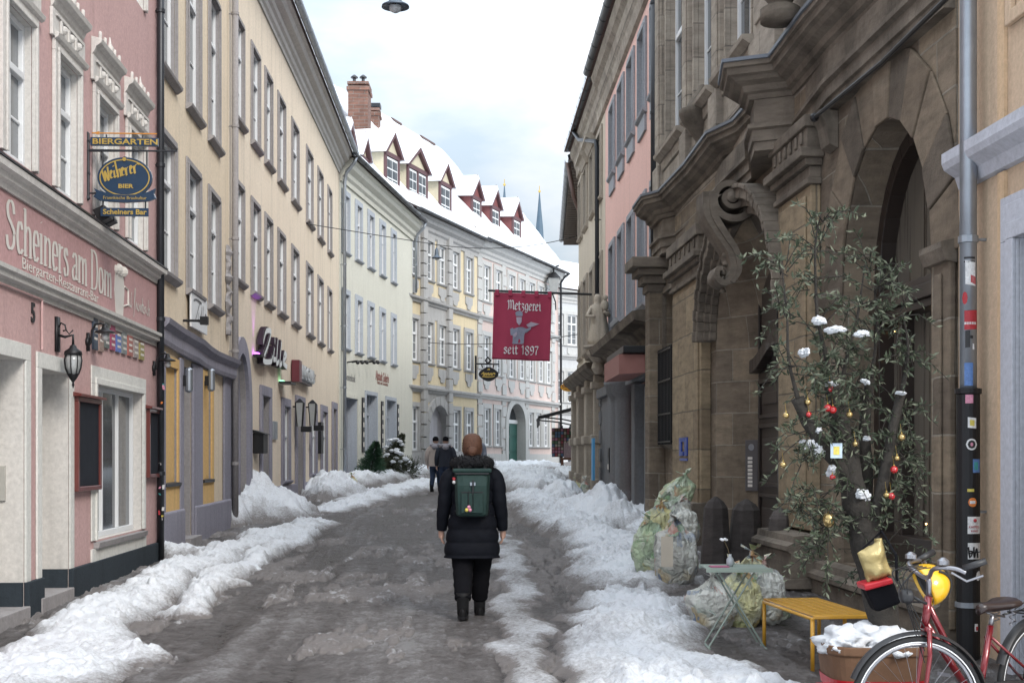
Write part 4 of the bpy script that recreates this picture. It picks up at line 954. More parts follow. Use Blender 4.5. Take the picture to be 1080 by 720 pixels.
cornice(F7, 0, F7.L, 12.5, EAVE, WGR, h7); gabled_roof(F7, -2.5, F7.L+3, 12.6, 15.2, .5, 4, parent=h7)
# steeples
VER = plain('blue_green_spire', (.06,.10,.14), .6, var=.2, sc=1)
for (u, vt, vb, w, lb) in ((532,196,214,5,'smaller of the two slender blue green church spires above the far roofs'),(569,203,238,8.5,'larger of the two slender blue green church spires above the far roofs')):
    Y = 260; k = Y/FP; p = P(u, vb+40, Y); t = thing('church_spire', lb, 'church spire', (p.x, p.y, 0), 'church spires beyond the roofs')
    zt, zb = P(u,vt,Y).z, P(u,vb,Y).z; r = w/2*k
    MB().lathe((p.x,p.y,0), [(r*1.25,0),(r*1.25,zb-4),(r*1.35,zb-3.5),(r*1.0,zb-3)], 8).build('tower', GRYB, t)
    MB().lathe((p.x,p.y,0), [(r*1.1,zb-3),(r*.85,zb),(r*.45,zb+(zt-zb)*.5),(.08,zt)], 8).build('spire', VER, t)
    b = MB(); b.tube([(p.x,p.y,zt),(p.x,p.y,zt+1.3)], .07, 5); b.ball((p.x,p.y,zt+.2), .28, 6); b.build('finial', GOLD, t)
# ================================================================ HANGING THINGS
# butcher's banner on the pole from the right wall
MAG = plain('crimson_banner_cloth', (.36,.035,.085), .75, var=.12, sc=3)
CLW = plain('white_banner_print', (.72,.70,.73), .8, var=.05); GRP = plain('grey_blue_print', (.27,.28,.37), .8, var=.3, sc=20)
YB = 39.5; k = YB/FP
bt = thing('shop_banner', 'crimson cloth banner reading Metzgerei seit 1897 on a pole across the street', 'banner', P(550, 345, YB))
b = MB(); b.tube([P(515,306.3,YB), P(572,308.5,YB), P(628,310.5,YB)], .035, 8); b.build('pole', IRON, bt)
x0, x1 = P(521,0,YB).x, P(582,0,YB).x; ztop, zbot = P(0,308,YB).z, P(0,378.5,YB).z
N, M = 40, 30; vs=[]; fs=[]
def bnr(i, j):
    a, c = i/N, j/M; sk = .07*c
    return Vector((x0+(x1-x0)*a - .06*c*(1), YB + .035*math.sin(a*9+c*2)*(.3+c) + .02*math.sin(a*23)*c, ztop+(zbot-ztop)*c - .07*a*(1)))
b = MB(); b.add([bnr(i,j) for i in range(N+1) for j in range(M+1)], [(i*(M+1)+j,(i+1)*(M+1)+j,(i+1)*(M+1)+j+1,i*(M+1)+j+1) for i in range(N) for j in range(M)])
cl_ = b.build('cloth', MAG, bt, smooth=True); md = cl_.modifiers.new('s','SOLIDIFY'); md.thickness=.008; md.offset = 0
b = MB()
for i in range(5):
    xx = x0+.04+(x1-x0-.16)*i/4; zz = P(0,307.2,YB).z-.066*(xx-x0)/(x1-x0); b.box(xx, xx+.11, YB-.045, YB+.045, zz-.13, zz+.055)
b.build('loop', MAG, bt, bev=.01)
yo = YB-.11
b = MB(); size=.36; w_ = wid('Metzgerei', FRA)*size; sx_ = 1.02/w_; O = Vector((P(534.5,0,YB).x, yo, P(0,326,YB).z)); 
write(b, 'Metzgerei', FRA, O, (1,0,-.05), (0,0,1), size, n=(.028,.034), th=.012, sx=sx_)
def drape(b, off=.03):
    out=[]
    for v in b.v:
        a = (v[0]-x0)/(x1-x0); c = (v[2]-ztop)/(zbot-ztop); a2 = a+.06*c/(x1-x0)
        y = YB + .035*math.sin(a2*9+c*2)*(.3+c) + .02*math.sin(a2*23)*c
        out.append((v[0], y-off-(yo-v[1]), v[2]))
    b.v = out
drape(b); b.build('lettering', CLW, cl_)
b = MB(); w_ = wid('seit 1897', FRA)*size; sx_ = 1.05/w_; write(b, 'seit 1897', FRA, Vector((P(531,0,YB).x, yo, P(0,372.5,YB).z)), (1,0,-.05), (0,0,1), size, n=(.028,.034), th=.012, sx=sx_)
drape(b); b.build('lettering', CLW, cl_)
b = MB()
def bp(u, v): p = P(u, v, YB); return (p.x, yo, p.z)
def poly(*pts): b.add([bp(*p) for p in pts], [tuple(range(len(pts)))])
poly((541,347),(547,345),(551.5,345),(556,347),(553,353),(552.5,361),(540.5,361),(541,352))
poly((540,361),(552.5,361),(552,377-14.3),(550.5,362.7),(546,362.7),(545.5,362.7),(540.5,362.7))
poly((543.5,329.5),(546,328),(549,328),(551,329.5),(551.3,332),(550.8,333.5),(544.3,333.5),(543.8,332))
poly((538,347),(541,345.5),(542,349),(541,354),(538.5,353.5))
poly((552,346),(556,346.5),(560,344.5),(560,347),(555,351),(552,350))
drape(b, .03); b.build('printed_butcher', GRP, cl_)
b = MB(); poly((544.5,334.5),(550.5,334.5),(550,340),(547.5,343.5),(545,340)); poly((555,342.5),(560,339.5),(566,341),(569,341.5),(562,344.5),(557,345)); poly((541,353),(545,350),(545.5,353),(543,356))
drape(b, .036); b.build('printed_face_and_tray', plain('pale_print', (.42,.36,.45), .8), cl_)
# oval wrought sign
YO = 64.8; t = thing('oval_inn_sign', 'black oval sign with gold script and a wrought crown by the yellow house', 'hanging sign', P(515,392,YO))
b = MB(); b.tube([P(501.8,375,YO+.3),P(501.8,400,YO+.3)], .05); b.tube([P(502,383.5,YO),P(526,384,YO)], .04); b.tube([P(514.5,383,YO),P(512,380,YO),P(514.5,376.5,YO),P(517.5,380,YO),P(515,383,YO)], .05); b.tube([P(508,384,YO),P(509,388,YO)], .03); b.tube([P(521,384,YO),P(520,388,YO)], .03); b.build('bracket', IRON, t)
b = MB(Sg((0,YO,0),(1,0,0),(0,-1,0))); c_ = P(515.3,394.5,YO); b.prism([(c_.x+.46*math.cos(a)*(1+.06*math.cos(4*a)), c_.z+.33*math.sin(a)*(1+.05*math.cos(4*a))) for a in [2*math.pi*i/40 for i in range(40)]], -.04, .04); ob = b.build('board', IRON, t)
b = MB(); nib(b, [[(-.8,.0),(-.6,.2),(-.5,-.15),(-.35,.12),(-.2,-.1),(-.05,.15),(.1,-.12),(.25,.12),(.4,-.1),(.55,.14),(.75,.0)],[(-.7,-.25),(.0,-.32),(.7,-.25)],[(-.1,.5),(.0,.62),(.1,.5)]], (c_.x, YO-.045, c_.z), (1,0,0), (0,0,1), .42, n=(.05,.03), th=.03); b.build('gold_script', GOLD, ob)
YL = 76; pL = P(584, 300, YL); t = thing('corner_lantern', 'old glass lantern on a curved bracket at the corner roofline beside the banner', 'lantern', pL)
b = MB(); b.loft([[(pL.x+x*.32,YL+y*.32,pL.z+.35) for x,y in ((-1,-1),(1,-1),(1,1),(-1,1))],[(pL.x+x*.2,YL+y*.2,pL.z-.45) for x,y in ((-1,-1),(1,-1),(1,1),(-1,1))]]); b.build('glass', LAMPG, t)
b = MB(); b.loft([[(pL.x+x*.38,YL+y*.38,pL.z+.35) for x,y in ((-1,-1),(1,-1),(1,1),(-1,1))],[(pL.x+x*.1,YL+y*.1,pL.z+.7) for x,y in ((-1,-1),(1,-1),(1,1),(-1,1))]]); b.tube([(pL.x,YL,pL.z+.7),(pL.x,YL,pL.z+.95),(pL.x+.3,YL,pL.z+1.1)], .05)
b.tube([(pL.x-.1,YL,pL.z-.45),(pL.x+.1,YL,pL.z-1.0),(2.55,YL+1.2,pL.z-1.3)], .04); b.build('lantern_frame', IRON, t)
# street lamps on wires
def wire(a, c, sag, r=.012, label=None, name='overhead_wire'):
    pts = [Vector(a).lerp(Vector(c), i/16)+Vector((0,0,-sag*4*(i/16)*(1-i/16))) for i in range(17)]
    b = MB(); b.tube(pts, r, 5); return tag(b.build(name, IRON), label, 'wire', 'wires across the street')
LG = plain('lamp_enamel_blue_grey', (.10,.13,.17), .4, .3); OPAL = plain('opal_lamp_glass', (.5,.53,.55), .2)
def street_lamp(p, k, lb):
    p = Vector(p); t = thing('street_lamp', lb, 'street lamp', p, 'street lamps on wires')
    MB().lathe(p, [(.04*k,.62*k),(.07*k,.55*k),(.10*k,.5*k),(.13*k,.2*k),(.15*k,.1*k),(.30*k,.02*k),(.31*k,-.02*k),(.15*k,.02*k)], 20).build('housing', LG, t, smooth=True)
    MB().lathe(p, [(.05*k,-.14*k),(.12*k,-.1*k),(.155*k,0)], 16).build('lamp_glass', OPAL, t, smooth=True)
    b = MB(); b.tube([p+Vector((0,0,.6*k)), p+Vector((0,0,.85*k))], .015*k); b.build('hanger', IRON, t)
street_lamp(P(417,7,16.5), .56, 'round street lamp hanging at the top edge over the street')
pl_ = P(460.5,272,40); street_lamp(pl_, .5, 'small bell shaped street lamp hanging in front of the yellow house')
street_lamp(P(575,320,72), .9, 'farthest small street lamp hanging beside the crimson banner')
wire(F3.w(F3.s(323),0,F3.z(323,236)), P(460.5,258.8,40)+Vector((0,0,.02)), .0, label='wire from the long cream house to the bell shaped lamp')
wire(P(460.5,258.8,40)+Vector((0,0,.02)), P(611,248,45), .25, label='wire from the bell shaped lamp to the right hand house')
wire(P(417,-12,16.5), Vector((-4.8,16.5,8.2)), .0, label='wire from the topmost street lamp to the rose building')
wire(P(417,-12,16.5), Vector((3.3,16.5,8.6)), .0, label='wire from the topmost street lamp to the sandstone building')
wire(F5.w(F5.s(448),.1,F5.z(448,361)), P(612,352,47), .2, r=.015, label='wire above street level behind the crimson banner')
# ================================================================ RIGHT SIDE
SAND = stone('brown_sandstone', (.29,.23,.165), (.155,.125,.098), (.31,.275,.225), .85, .48, .5)
SANDV = [stone('arch_stone_%s'%k, c, mul(c,.6), c, stain=.5, bricks=False) for k, c in (('brown',(.235,.185,.136)),('dark',(.17,.138,.108)),('tan',(.285,.225,.165)))]
SANDP = stone('carved_sandstone', (.25,.21,.168), (.14,.118,.096), (.1,.1,.1), stain=.75, bricks=False)
SANDT = stone('tan_pilaster_stone', (.37,.29,.19), (.26,.20,.135), (.19,.16,.12), 1.3, .62, .35)
SANDU = stone('upper_sandstone', (.40,.35,.29), (.31,.265,.22), (.24,.21,.18), 1.1, .55, .4)
DWOOD = plain('very_dark_brown_wood', (.022,.014,.011), .5, var=.4, coat=.15)
LEAD = plain('lead_sheet', (.16,.18,.21), .5, .3)
R2 = Fr(*ln(4.276, -.057, 10.93, 25.3), right=True)
k2 = house('sandstone_palace', 'brown sandstone baroque palace front with arched shop window and carved portal', R2, 'building')
ab = op(R2, 985, 890, .62, 4.92, .5, arch=1.5)
po_ = op(R2, 832, 756, 0, 5.0, .55, arch=1.5, sp=.62)
gw2 = op(R2, 717, 703, 1.97, 4.75, .3)
uw = [op(R2, a, c, 7.25, 10.6, .16) for a, c in ((798,771),(758,737),(726,707))] + [op(R2, 985, 890, 7.4, 10.6, .3)]
wall_mesh(R2, R2.L, -.2, 6.0, [ab,po_,gw2]).build('wall', [SAND, SAND], k2)
wall_mesh(R2, R2.L, 6.0, 13.5, uw).build('upper_wall', [SANDU, SANDU], k2)
for o in uw:
    w = window(k2, R2, o, WHITE, GLASS, .08, 2, .62, 1, SANDU, .22, .07)
    MB(R2).sweep([(.002,-.28),(.12,-.26),(.14,-.12),(.26,-.04),(.27,.02),(.002,.03)], o['s0']-.3, o['s1']+.3, o['z0']-.002).build('sill', SANDU, w)
    MB(R2).box(o['s0']-.25,o['s1']+.25,.002,.09,6.55,6.96).build('apron', SANDU, w)
def pil(s0, s1, d, z0, z1, zc, mat, name='pilaster', cap=True):
    b = MB(R2); b.box(s0, s1, .002, d, z0, z1); b.box(s0+.14, s1-.14, d, d+.03, z0+.2, z1-.1)
    p = b.build(name, mat, k2, bev=.015)
    if cap:
        b = MB(R2); m = .04
        for (e, za, zb) in ((.05,z1,z1+.07),(.02,z1+.07,z1+.2),(.08,z1+.2,z1+.28),(.15,z1+.28,z1+.38),(.06,z1+.38,z1+.62),(.1,z1+.62,zc)):
            b.box(s0-e, s1+e, .002, d+e, za+.001, zb)
        for k in range(6): x = s0+(s1-s0)*(k+.5)/6; b.box(x-.04, x+.04, d+.06, d+.085, z1+.46, z1+.6)
        b.build('capital', SANDP, p, bev=.012)
    return p
def us(u): return R2.s(u)
pA = pil(us(750), us(719), .16, .3, 4.55, 5.35, SANDT)
pB = pil(us(866), us(831), .12, .9, 4.75, 5.5, SANDT)
pC = pil(us(1009), us(989), .06, .3, 3.35, 3.6, SAND, cap=False)
MB(R2).sweep([(.002,-.1),(.1,-.08),(.14,.02),(.14,.07),(.002,.1)], us(1009)-.02, us(986), 3.42).build('impost', SANDP, pC)
MB(R2).sweep([(.002,-.1),(.06,-.08),(.1,.02),(.1,.07),(.002,.1)], us(889), us(868), 3.42).build('impost', SANDP, k2)
# upper pilaster strips
for u0, u1 in ((1009,990),(872,845),(832,806),(768,761),(734,729),(704,699.5)):
    b = MB(R2); a, c = us(u0), us(u1); b.box(a, c, .002, .14, 6.5, 13); b.box(a-.06, c+.06, .002, .2, 6.5, 7.1); b.box(a+.1*(c-a), c-.1*(c-a), .14, .17, 7.3, 13)
    b.build('upper_pilaster', SANDU, k2, bev=.015)
# entablature that breaks forward over the pilasters
OUT = [(3.36,10.0),(3.30,10.93),(3.08,14.1),(3.03,15.84),(2.55,16.05),(2.62,16.7),(3.17,17.6),(3.1,18.7),(2.84,19.4),(2.78,21.4),(2.6,23.7),(2.34,24.1),(2.3,25.2)]
OUT = [(x+.3, y) for x, y in OUT]
prof = [(-.75,6.04),(-.02,6.04),(0,6.1),(.05,6.12),(.07,6.19),(.16,6.23),(.2,6.27),(.25,6.29),(.26,6.36),(.3,6.37),(.3,6.43),(-.75,6.47)]
MB().path(prof, OUT[1:]).build('cornice', SANDP, k2)
MB().path([(-.75,6.475),(.31,6.425),(.325,6.43),(.325,6.47),(-.75,6.51)], OUT[1:]).build('lead_flashing', LEAD, k2)
OU2 = [(x+.08 if i in (3,4,5,9,10,11,12) else 4.276-.057*y-.10, y) for i, (x, y) in enumerate(OUT)]
MB().path([(-.7,5.42),(.0,5.42),(.0,5.52),(.03,5.53),(.03,5.66),(.08,5.68),(.08,5.73),(.0,5.75),(.0,6.035),(-.7,6.035)], OU2[1:]).build('architrave', SANDP, k2)
b = MB(R2)
for u in (880,790): s = us(u); b.sweep([(.002,5.0),(.1,5.05),(.14,5.25),(.22,5.41),(.002,5.41)], s-.16, s+.16)
b.build('bracket', SANDP, k2, bev=.01)
# end pilaster with its own small cornice
b = MB(R2); a, c = R2.L-.5, R2.L; b.box(a, c, .002, .3, 0, 5.1); b.build('end_pilaster', SAND, k2, bev=.01)
b = MB(R2)
for e, za, zb in ((.05,4.8,4.95),(.14,4.95,5.1),(.25,5.1,5.22),(.38,5.22,5.41)): b.box(a-e, c+e*.3, .002, .3+e, za, zb-.002)
b.build('end_cornice', SANDP, k2, bev=.02)
# base mouldings
def basem(s0, s1, d, zt):
    b = MB(R2); b.box(s0, s1, .002, d+.06, -.2, zt-.14); b.sweep([(.002,zt-.14),(d+.06,zt-.14),(d+.1,zt-.11),(d+.1,zt-.06),(d+.03,zt-.02),(d+.02,zt+.05),(.002,zt+.08)], s0, s1); return b
basem(.0, us(868), .1, .52).build('plinth', SANDP, k2)
b = basem(us(870), us(828), .32, .8); b.sweep([(.002,.28),(.46,.28),(.48,.32),(.44,.38),(.002,.4)], us(870)-.06, us(828)+.06); b.build('pedestal', SANDP, k2)
basem(us(752), us(716), .3, .95).build('pedestal', SANDP, k2)
# archivolts
def archi(o, w, d0, d1, mat, name, keys=True, n=13, z0=None):
    b = MB(R2); n_ = n
    A = arc_pts(o['s0'], o['s1'], o['z1'], o['arch'], n_); B = arc_pts(o['s0']-w, o['s1']+w, o['z1']+w, o['arch']+w, n_)
    for i in range(n_):
        g = .004; P4 = [A[i],A[i+1],B[i+1],B[i]]; m = (sum(p[0] for p in P4)/4, sum(p[1] for p in P4)/4)
        P4 = [(p[0]+(m[0]-p[0])*.03, p[1]+(m[1]-p[1])*.02) for p in P4]; b.cm = (i*7)%len(mat); b.prism(P4, d0, d1+(.012 if i%2 else 0))
    return b.build(name, mat, k2, bev=.012)
archi(ab, .66, .003, .03, SANDV, 'shop_arch_stones', n=11)
for w0_, w1_, dd_ in ((.0,.1,.10),(.1,.2,.17),(.2,.34,.26),(.34,.4,.30)):
    oo = dict(po_); oo['s0'] -= w0_; oo['s1'] += w0_; oo['z1'] += w0_; oo['arch'] += w0_
    archi(oo, w1_-w0_, .003, dd_, [SANDP], 'portal_arch_moulding', n=36)
# big arch window
q = -ab['dep']; a, c = ab['s0'], ab['s1']
b = MB(R2); F_ = [(a,.62)]+arc_pts(a, c, 4.92, 1.5)+[(c,.62)]; I_ = [(a+.16,.78)]+arc_pts(a+.16, c-.16, 4.76, 1.34)+[(c-.16,.78)]
for i in range(len(F_)-1): b.prism([F_[i],F_[i+1],I_[i+1],I_[i]], q+.002, q+.18)
b.box(a+.1,c-.1,q+.002,q+.22,3.12,3.2); b.box(a+.1,c-.1,q+.002,q+.27,3.2,3.33); b.box(a+.1,c-.1,q+.002,q+.2,3.33,3.42); b.box(a+.1,c-.1,q+.002,q+.2,.62,.95)
for x in (a+(c-a)*.33, a+(c-a)*.72): b.box(x-.04,x+.04,q+.002,q+.15,.9,3.15)
wf = b.build('shop_window', DWOOD, k2, bev=.006)
SHOPG = glassy('brown_shop_glass', (.035,.028,.022), (.13,.115,.095), .35)
MB(R2).box(a+.05, c-.05, q+.004, q+.02, .7, 4.85).build('pane', SHOPG, wf)
WARM = plain('warm_fairy_light', (1,.7,.35), .5, emit=(1,.6,.22), es=4)
b = MB(R2); rnd = random.Random(9)
for i in range(14): b.ball((a+.2+(c-a-.4)*rnd.random(), q+.05, rnd.choice((3.02+rnd.random()*.06, 1.0+rnd.random()*1.9))), .010, 6)
b.build('fairy_lights', WARM, wf)
# portal door
q = -po_['dep']; a, c = po_['s0']+.62, po_['s1']-.62; m = (a+c)/2
b = MB(R2); b.box(a-.0, c, q+.002, q+.06, 0, 4.6); dr_ = b.build('portal_door', DWOOD, k2)
b = MB(R2)
for x0, x1 in ((a+.12, m-.08),(m+.08, c-.12)):
    for z0, z1 in ((.4,1.2),(1.3,2.2),(2.28,2.85),(3.25,4.6)):
        ring_frame(b, x0+.06, x1-.06, z0+.06, z1-.06, .06, q+.06, q+.1); b.box(x0+.2, x1-.2, q+.06, q+.09, z0+.2, z1-.2)
b.box(m-.05, m+.05, q+.06, q+.14, .2, 3.0)
N=14
for i in range(N):
    t0, t1 = i/N, (i+1)/N; zf = lambda t: 2.95+.32*math.sin(math.pi*t)**2; b.prism([(a+(c-a)*t0,zf(t0)),(a+(c-a)*t1,zf(t1)),(a+(c-a)*t1,zf(t1)+.2),(a+(c-a)*t0,zf(t0)+.2)], q+.06, q+.2)
b.build('door_panelling', DWOOD, dr_, bev=.01)
MB(R2).box(a-.05, c+.05, q, .1, -.1, gz(18)+.14).build('doorstep', GREYST, k2)
# keystone volute : spiral seen from the side
def spiral(b, s0, s1, cd, cz, r0, turns, th, sg=1, a0=0.0, n=60):
    pts = []
    for i in range(n+1):
        t = i/n; r = r0*math.exp(-t*1.9); a_ = a0+sg*turns*2*math.pi*t; pts.append((cd+r*math.cos(a_), cz+r*math.sin(a_), th*(1-.6*t)))
    for i in range(n):
        p, q_ = pts[i], pts[i+1]
        dx, dz = q_[0]-p[0], q_[1]-p[1]; l = math.hypot(dx,dz) or 1; nx, nz = -dz/l, dx/l
        pr = [(p[0]+nx*p[2]/2,p[1]+nz*p[2]/2),(q_[0]+nx*q_[2]/2,q_[1]+nz*q_[2]/2),(q_[0]-nx*q_[2]/2,q_[1]-nz*q_[2]/2),(p[0]-nx*p[2]/2,p[1]-nz*p[2]/2)]
        b.sweep(pr, s0-.02*i/n, s1+.0*i/n)
sm = (po_['s0']+po_['s1'])/2
b = MB(R2); spiral(b, sm-.28, sm+.28, .30, 5.22, .36, 2.3, .10, 1, math.pi*.9, 130)
b.build('volute', SANDP, k2)
def ribbon(b, pts, s0, s1, w0, w1):
    pts = crom(pts, 9); N = len(pts)
    for i in range(N-1):
        p, q_ = pts[i], pts[i+1]; wi = w0+(w1-w0)*i/N; wj = w0+(w1-w0)*(i+1)/N
        def nrm(k):
            a_, c_ = pts[max(k-1,0)], pts[min(k+1,N-1)]; dx, dz = c_[0]-a_[0], c_[1]-a_[1]; l = math.hypot(dx,dz) or 1; return -dz/l, dx/l
        n1, n2 = nrm(i), nrm(i+1)
        b.sweep([(p[0]+n1[0]*wi,p[1]+n1[1]*wi),(q_[0]+n2[0]*wj,q_[1]+n2[1]*wj),(q_[0]-n2[0]*wj,q_[1]-n2[1]*wj),(p[0]-n1[0]*wi,p[1]-n1[1]*wi)], s0, s1)
b = MB(R2); P_ = [(.62,5.3),(.60,5.0),(.44,4.72),(.30,4.5),(.26,4.25),(.36,4.08),(.48,4.14),(.47,4.26),(.40,4.26)]
ribbon(b, P_, sm-.24, sm+.24, .06, .03); ribbon(b, [(x-.07,z) for x, z in P_[:6]], sm-.28, sm-.22, .05, .03)
b.lathe((sm-.26,.30,5.22), [(.075,-.02),(.065,-.05),(.03,-.07),(.005,-.075)], 18, (0,1,0),(0,0,1),(1,0,0))
b.build('volute_tail', SANDP, k2, smooth=False)
b = MB(R2); rnd = random.Random(8)
for i in range(9):
    z = 4.95-.12*i; r_ = .09-.005*i; b.lathe((sm+rnd.uniform(-.05,.05),.34+.02*math.sin(i),z), [(.01,-r_*.5),(r_,-.01),(r_*.7,r_*.4),(.01,r_)], 7)
b.build('leaf_carving', SANDP, k2, smooth=True)
# window grille
a, c = gw2['s0'], gw2['s1']
w = window(k2, R2, gw2, DWOOD, GLASS, .06, 2, 0, 2, SANDP, .12, .06, SANDP)
b = MB(R2); s = a
while s < c+.01: b.box(s-.012,s+.012,.14,.165,1.95,3.7); s += (c-a)/9
for z in (2.0,2.5,3.1,3.65): b.box(a,c,.135,.17,z-.015,z+.015); b.box(a-.01,a+.012,0,.16,z-.01,z+.01); b.box(c-.01,c+.012,0,.16,z-.01,z+.01)
b.build('window_grille', IRON, w)
# urn on the cornice and snow on the block
c_ = Vector((3.0, 21.0, 6.5)); b = MB(); b.lathe(c_, [(.2,0),(.2,.1),(.1,.16),(.1,.22),(.3,.5),(.36,.62),(.36,.7),(.24,.75),(.2,.85),(.08,1.0),(.05,1.1)], 16); b.build('stone_urn', SANDP, k2, smooth=True, bev=0)
c_ = Vector((2.95, 14.6, 6.5)); b = MB(); b.lathe(c_, [(.22,0),(.22,.14),(.12,.2),(.36,.5),(.42,.7),(.3,.9),(.1,1.1)], 16); b.build('stone_urn', SANDP, k2, smooth=True)
b = MB(); N=10
for x, y, rx, h_ in ((2.75,16.25,.2,.09),(2.9,16.15,.16,.07),(2.5,24.6,.16,.07),(2.6,24.2,.12,.05)): b.ball((x,y,6.5), rx, 12, h_)
b.build('snow_cap', SNOW, k2, smooth=True)
b = MB(); b.tube([P(859,124,14.1), P(930,66,12.1), P(1003,-6,10.4)], .022, 8); b.ball(P(859,124,14.1), .05, 8); tag(b.build('flag_pole', IRON), 'thin black rod slanting up across the sandstone arch', 'pole')
# blue street plaque, bell panel, bollards
s = us(733); z = R2.z(733, 471, .2); t = thing('blue_plaque', 'blue square-spiral plaque on the tan stone pilaster', 'plaque', R2.w(s,.2,z)); BLU_ = plain('blue_enamel', (.02,.06,.35), .35, coat=.3)
b = MB(R2); y0=.195; S0,S1 = us(738), us(729.5); Z0,Z1 = z-.16, z+.16; w_ = (S1-S0); 
b.box(S0,S0+w_*.3,y0,y0+.02,Z0+.02,Z1); b.box(S1-w_*.28,S1,y0,y0+.02,Z0+.02,Z1); b.box(S0+w_*.31,S1-w_*.29,y0,y0+.02,Z1-.07,Z1); b.box(S0+w_*.5,S1-w_*.29,y0,y0+.02,Z0+.02,Z0+.09); b.box(S0,S1,y0,y0+.01,Z0-.06,Z0-.02); b.build('emblem', BLU_, t)
# jamb frame : from (s 756) outer to inner
j0 = R2.w(po_['s1'],0,0); j1 = R2.w(po_['s1']-.62,-.55,0); jd = (j1-j0); jl = jd.length; jd.normalize(); jn = Vector((-jd.y, jd.x, 0)); 
if jn.y > 0: jn = -jn
J = Sg(j0, jd, jn)
t = thing('bell_panel', 'grey steel doorbell panel with a column of name plates beside the portal', 'doorbell panel', J.w(jl*.8,.02,1.35))
x = .80*jl-.12; MB(J).box(x, x+.22, .002, .03, 1.22, 1.98).build('panel', plain('bell_steel', (.12,.115,.12), .4, .4), t, bev=.004)
b = MB(J)
for k in range(8): b.box(x+.05, x+.13, .031, .036, 1.28+k*.058, 1.32+k*.058)
b.build('name_plate', LETW, t)
b = MB(J); b.lathe((x+.11,.03,1.87), [(.05,0),(.05,.006),(.03,.008)], 16, (1,0,0),(0,0,1),(0,1,0)); b.build('speaker_ring', ZINC, t)
BOL = stone('weathered_guard_stone', (.12,.105,.095), (.07,.06,.06), (.1,.1,.1), stain=.6, bricks=False)
def guard(x, y, r, h, lb, lean=0):
    b = MB(); g = gz(y); rs=[]
    for z, k in ((-.1,1.1),(0,1.08),(h*.3,1.0),(h*.75,.88),(h*.84,.84),(h*.93,.55),(h,.08)):
        rs.append([(x+lean*z+r*k*math.cos(a)*(1+.03*math.sin(5*a+z*7)), y+r*k*math.sin(a), g+z) for a in [2*math.pi*(i+.5)/8 for i in range(8)]])
    b.loft(rs); return tag(b.build('guard_stone', BOL, bev=.012), lb, 'guard stone', 'guard stones at the palace portal')
guard(2.64, 17.2, .19, .92, 'dark pointed guard stone left of the other two at the portal')
guard(3.02, 17.3, .22, .88, 'dark rounded guard stone in front of the bell panel', .04)
guard(3.18, 15.75, .16, .86, 'guard stone hard against the near side of the dark portal door')

# ---- peach building at the right edge
R1 = Fr(*ln(4.25, -.057, 6.5, 10.80), right=True)
PEA = plaster('peach_sand_plaster', (.60,.45,.32), .08, .35, .006); PEAL = plaster('peach_quoin_plaster', (.66,.47,.30), .06, .3, .005)
LAV = plaster('lavender_grey_stone', (.52,.53,.585), .06, .25, .003)
k1 = house('peach_building', 'peach rendered building with pale grey moulding at the right edge', R1, 'building')
dO = op(R1, 1140, 1083, .0, 3.3, .3); 
wall_mesh(R1, R1.L, -.2, 12, [dO]).build('wall', [PEA, LAV], k1)
b = MB(R1)
for (e, d) in ((.34,.05),(.27,.08),(.12,.11)): ring_frame(b, dO['s0'], dO['s1'], -.1, dO['z1'], e, .003 if e==.34 else d-.03, d, bottom=False)
b.build('door_surround', LAV, k1, bev=.006); MB(R1).box(dO['s0'],dO['s1'],-.29,-.25,0,3.3).build('door', DWOOD, k1)
MB(R1).sweep([(.002,-.16),(.05,-.15),(.08,-.06),(.17,-.0),(.19,.05),(.19,.13),(.002,.16)], 0, R1.L-.12, 4.02).build('string_course', LAV, k1)
b = MB(R1); b.box(R1.s(1063), R1.s(1056), .002, .03, -.1, 3.85); b.box(R1.s(1063), R1.s(1056), .002, .03, 4.2, 11); b.build('corner_strip', PEAL, k1)
b = MB(R1); x=R1.s(1072); ring_frame(b, x-1.6, x, 5.0, 6.8, .1, .003, .05); b.build('upper_panel', PEA, k1, bev=.01)
sD = R1.s(1018.5, .16); dp = downpipe(R1, sD, .14, .1, 12, .065, ZINC, 'large silver downpipe with a black sticker covered foot at the right')
Yd = R1.Y(1018.5, .16)
def pz(v): return CH+(HOR-v)*Yd/FP
MB(R1).lathe((sD,.14,0), [(.088,.1),(.088,pz(416)),(.1,pz(415)),(.1,pz(410)),(.07,pz(409))], 20).build('cast_iron_foot', IRON, dp, smooth=False)
b = MB(R1); b.lathe((sD,.14,pz(637)), [(.09,-.02),(.1,-.02),(.1,.02),(.09,.02)], 20); b.build('pipe_band', ZINC, dp)
cx_ = R1.w(sD,.14,0)
def sticker(u, v, w, h, mat, rot=0, r=.0905, parent=dp, name='sticker', shape='rect'):
    """a label bent round the pipe, placed by angle round it"""
    k = FP/Yd; off = (u-1018.5)/k; base = math.asin(max(-.95, min(.95, off/r))); b = MB(); N=8; vs=[]; fs=[]; Wd = w/k; Hd = h/k; cz = pz(v)
    for i in range(N+1):
        for j in range(2):
            a_ = base+(i/N-.5)*Wd/r; hh = (j-.5)*Hd
            if shape=='disc': hh = (j-.5)*Hd*math.sqrt(max(0,1-(2*i/N-1)**2))
            z = cz+hh+rot*(i/N-.5)*Wd
            vs.append((cx_.x+r*math.sin(a_), cx_.y-r*math.cos(a_), z))
    for i in range(N): fs.append((i*2,(i+1)*2,(i+1)*2+1,i*2+1))
    b.add(vs, fs); return b.build(name, mat, parent)
WS, RS, BS, YS, PS, OS, TS = STK
rz = .067
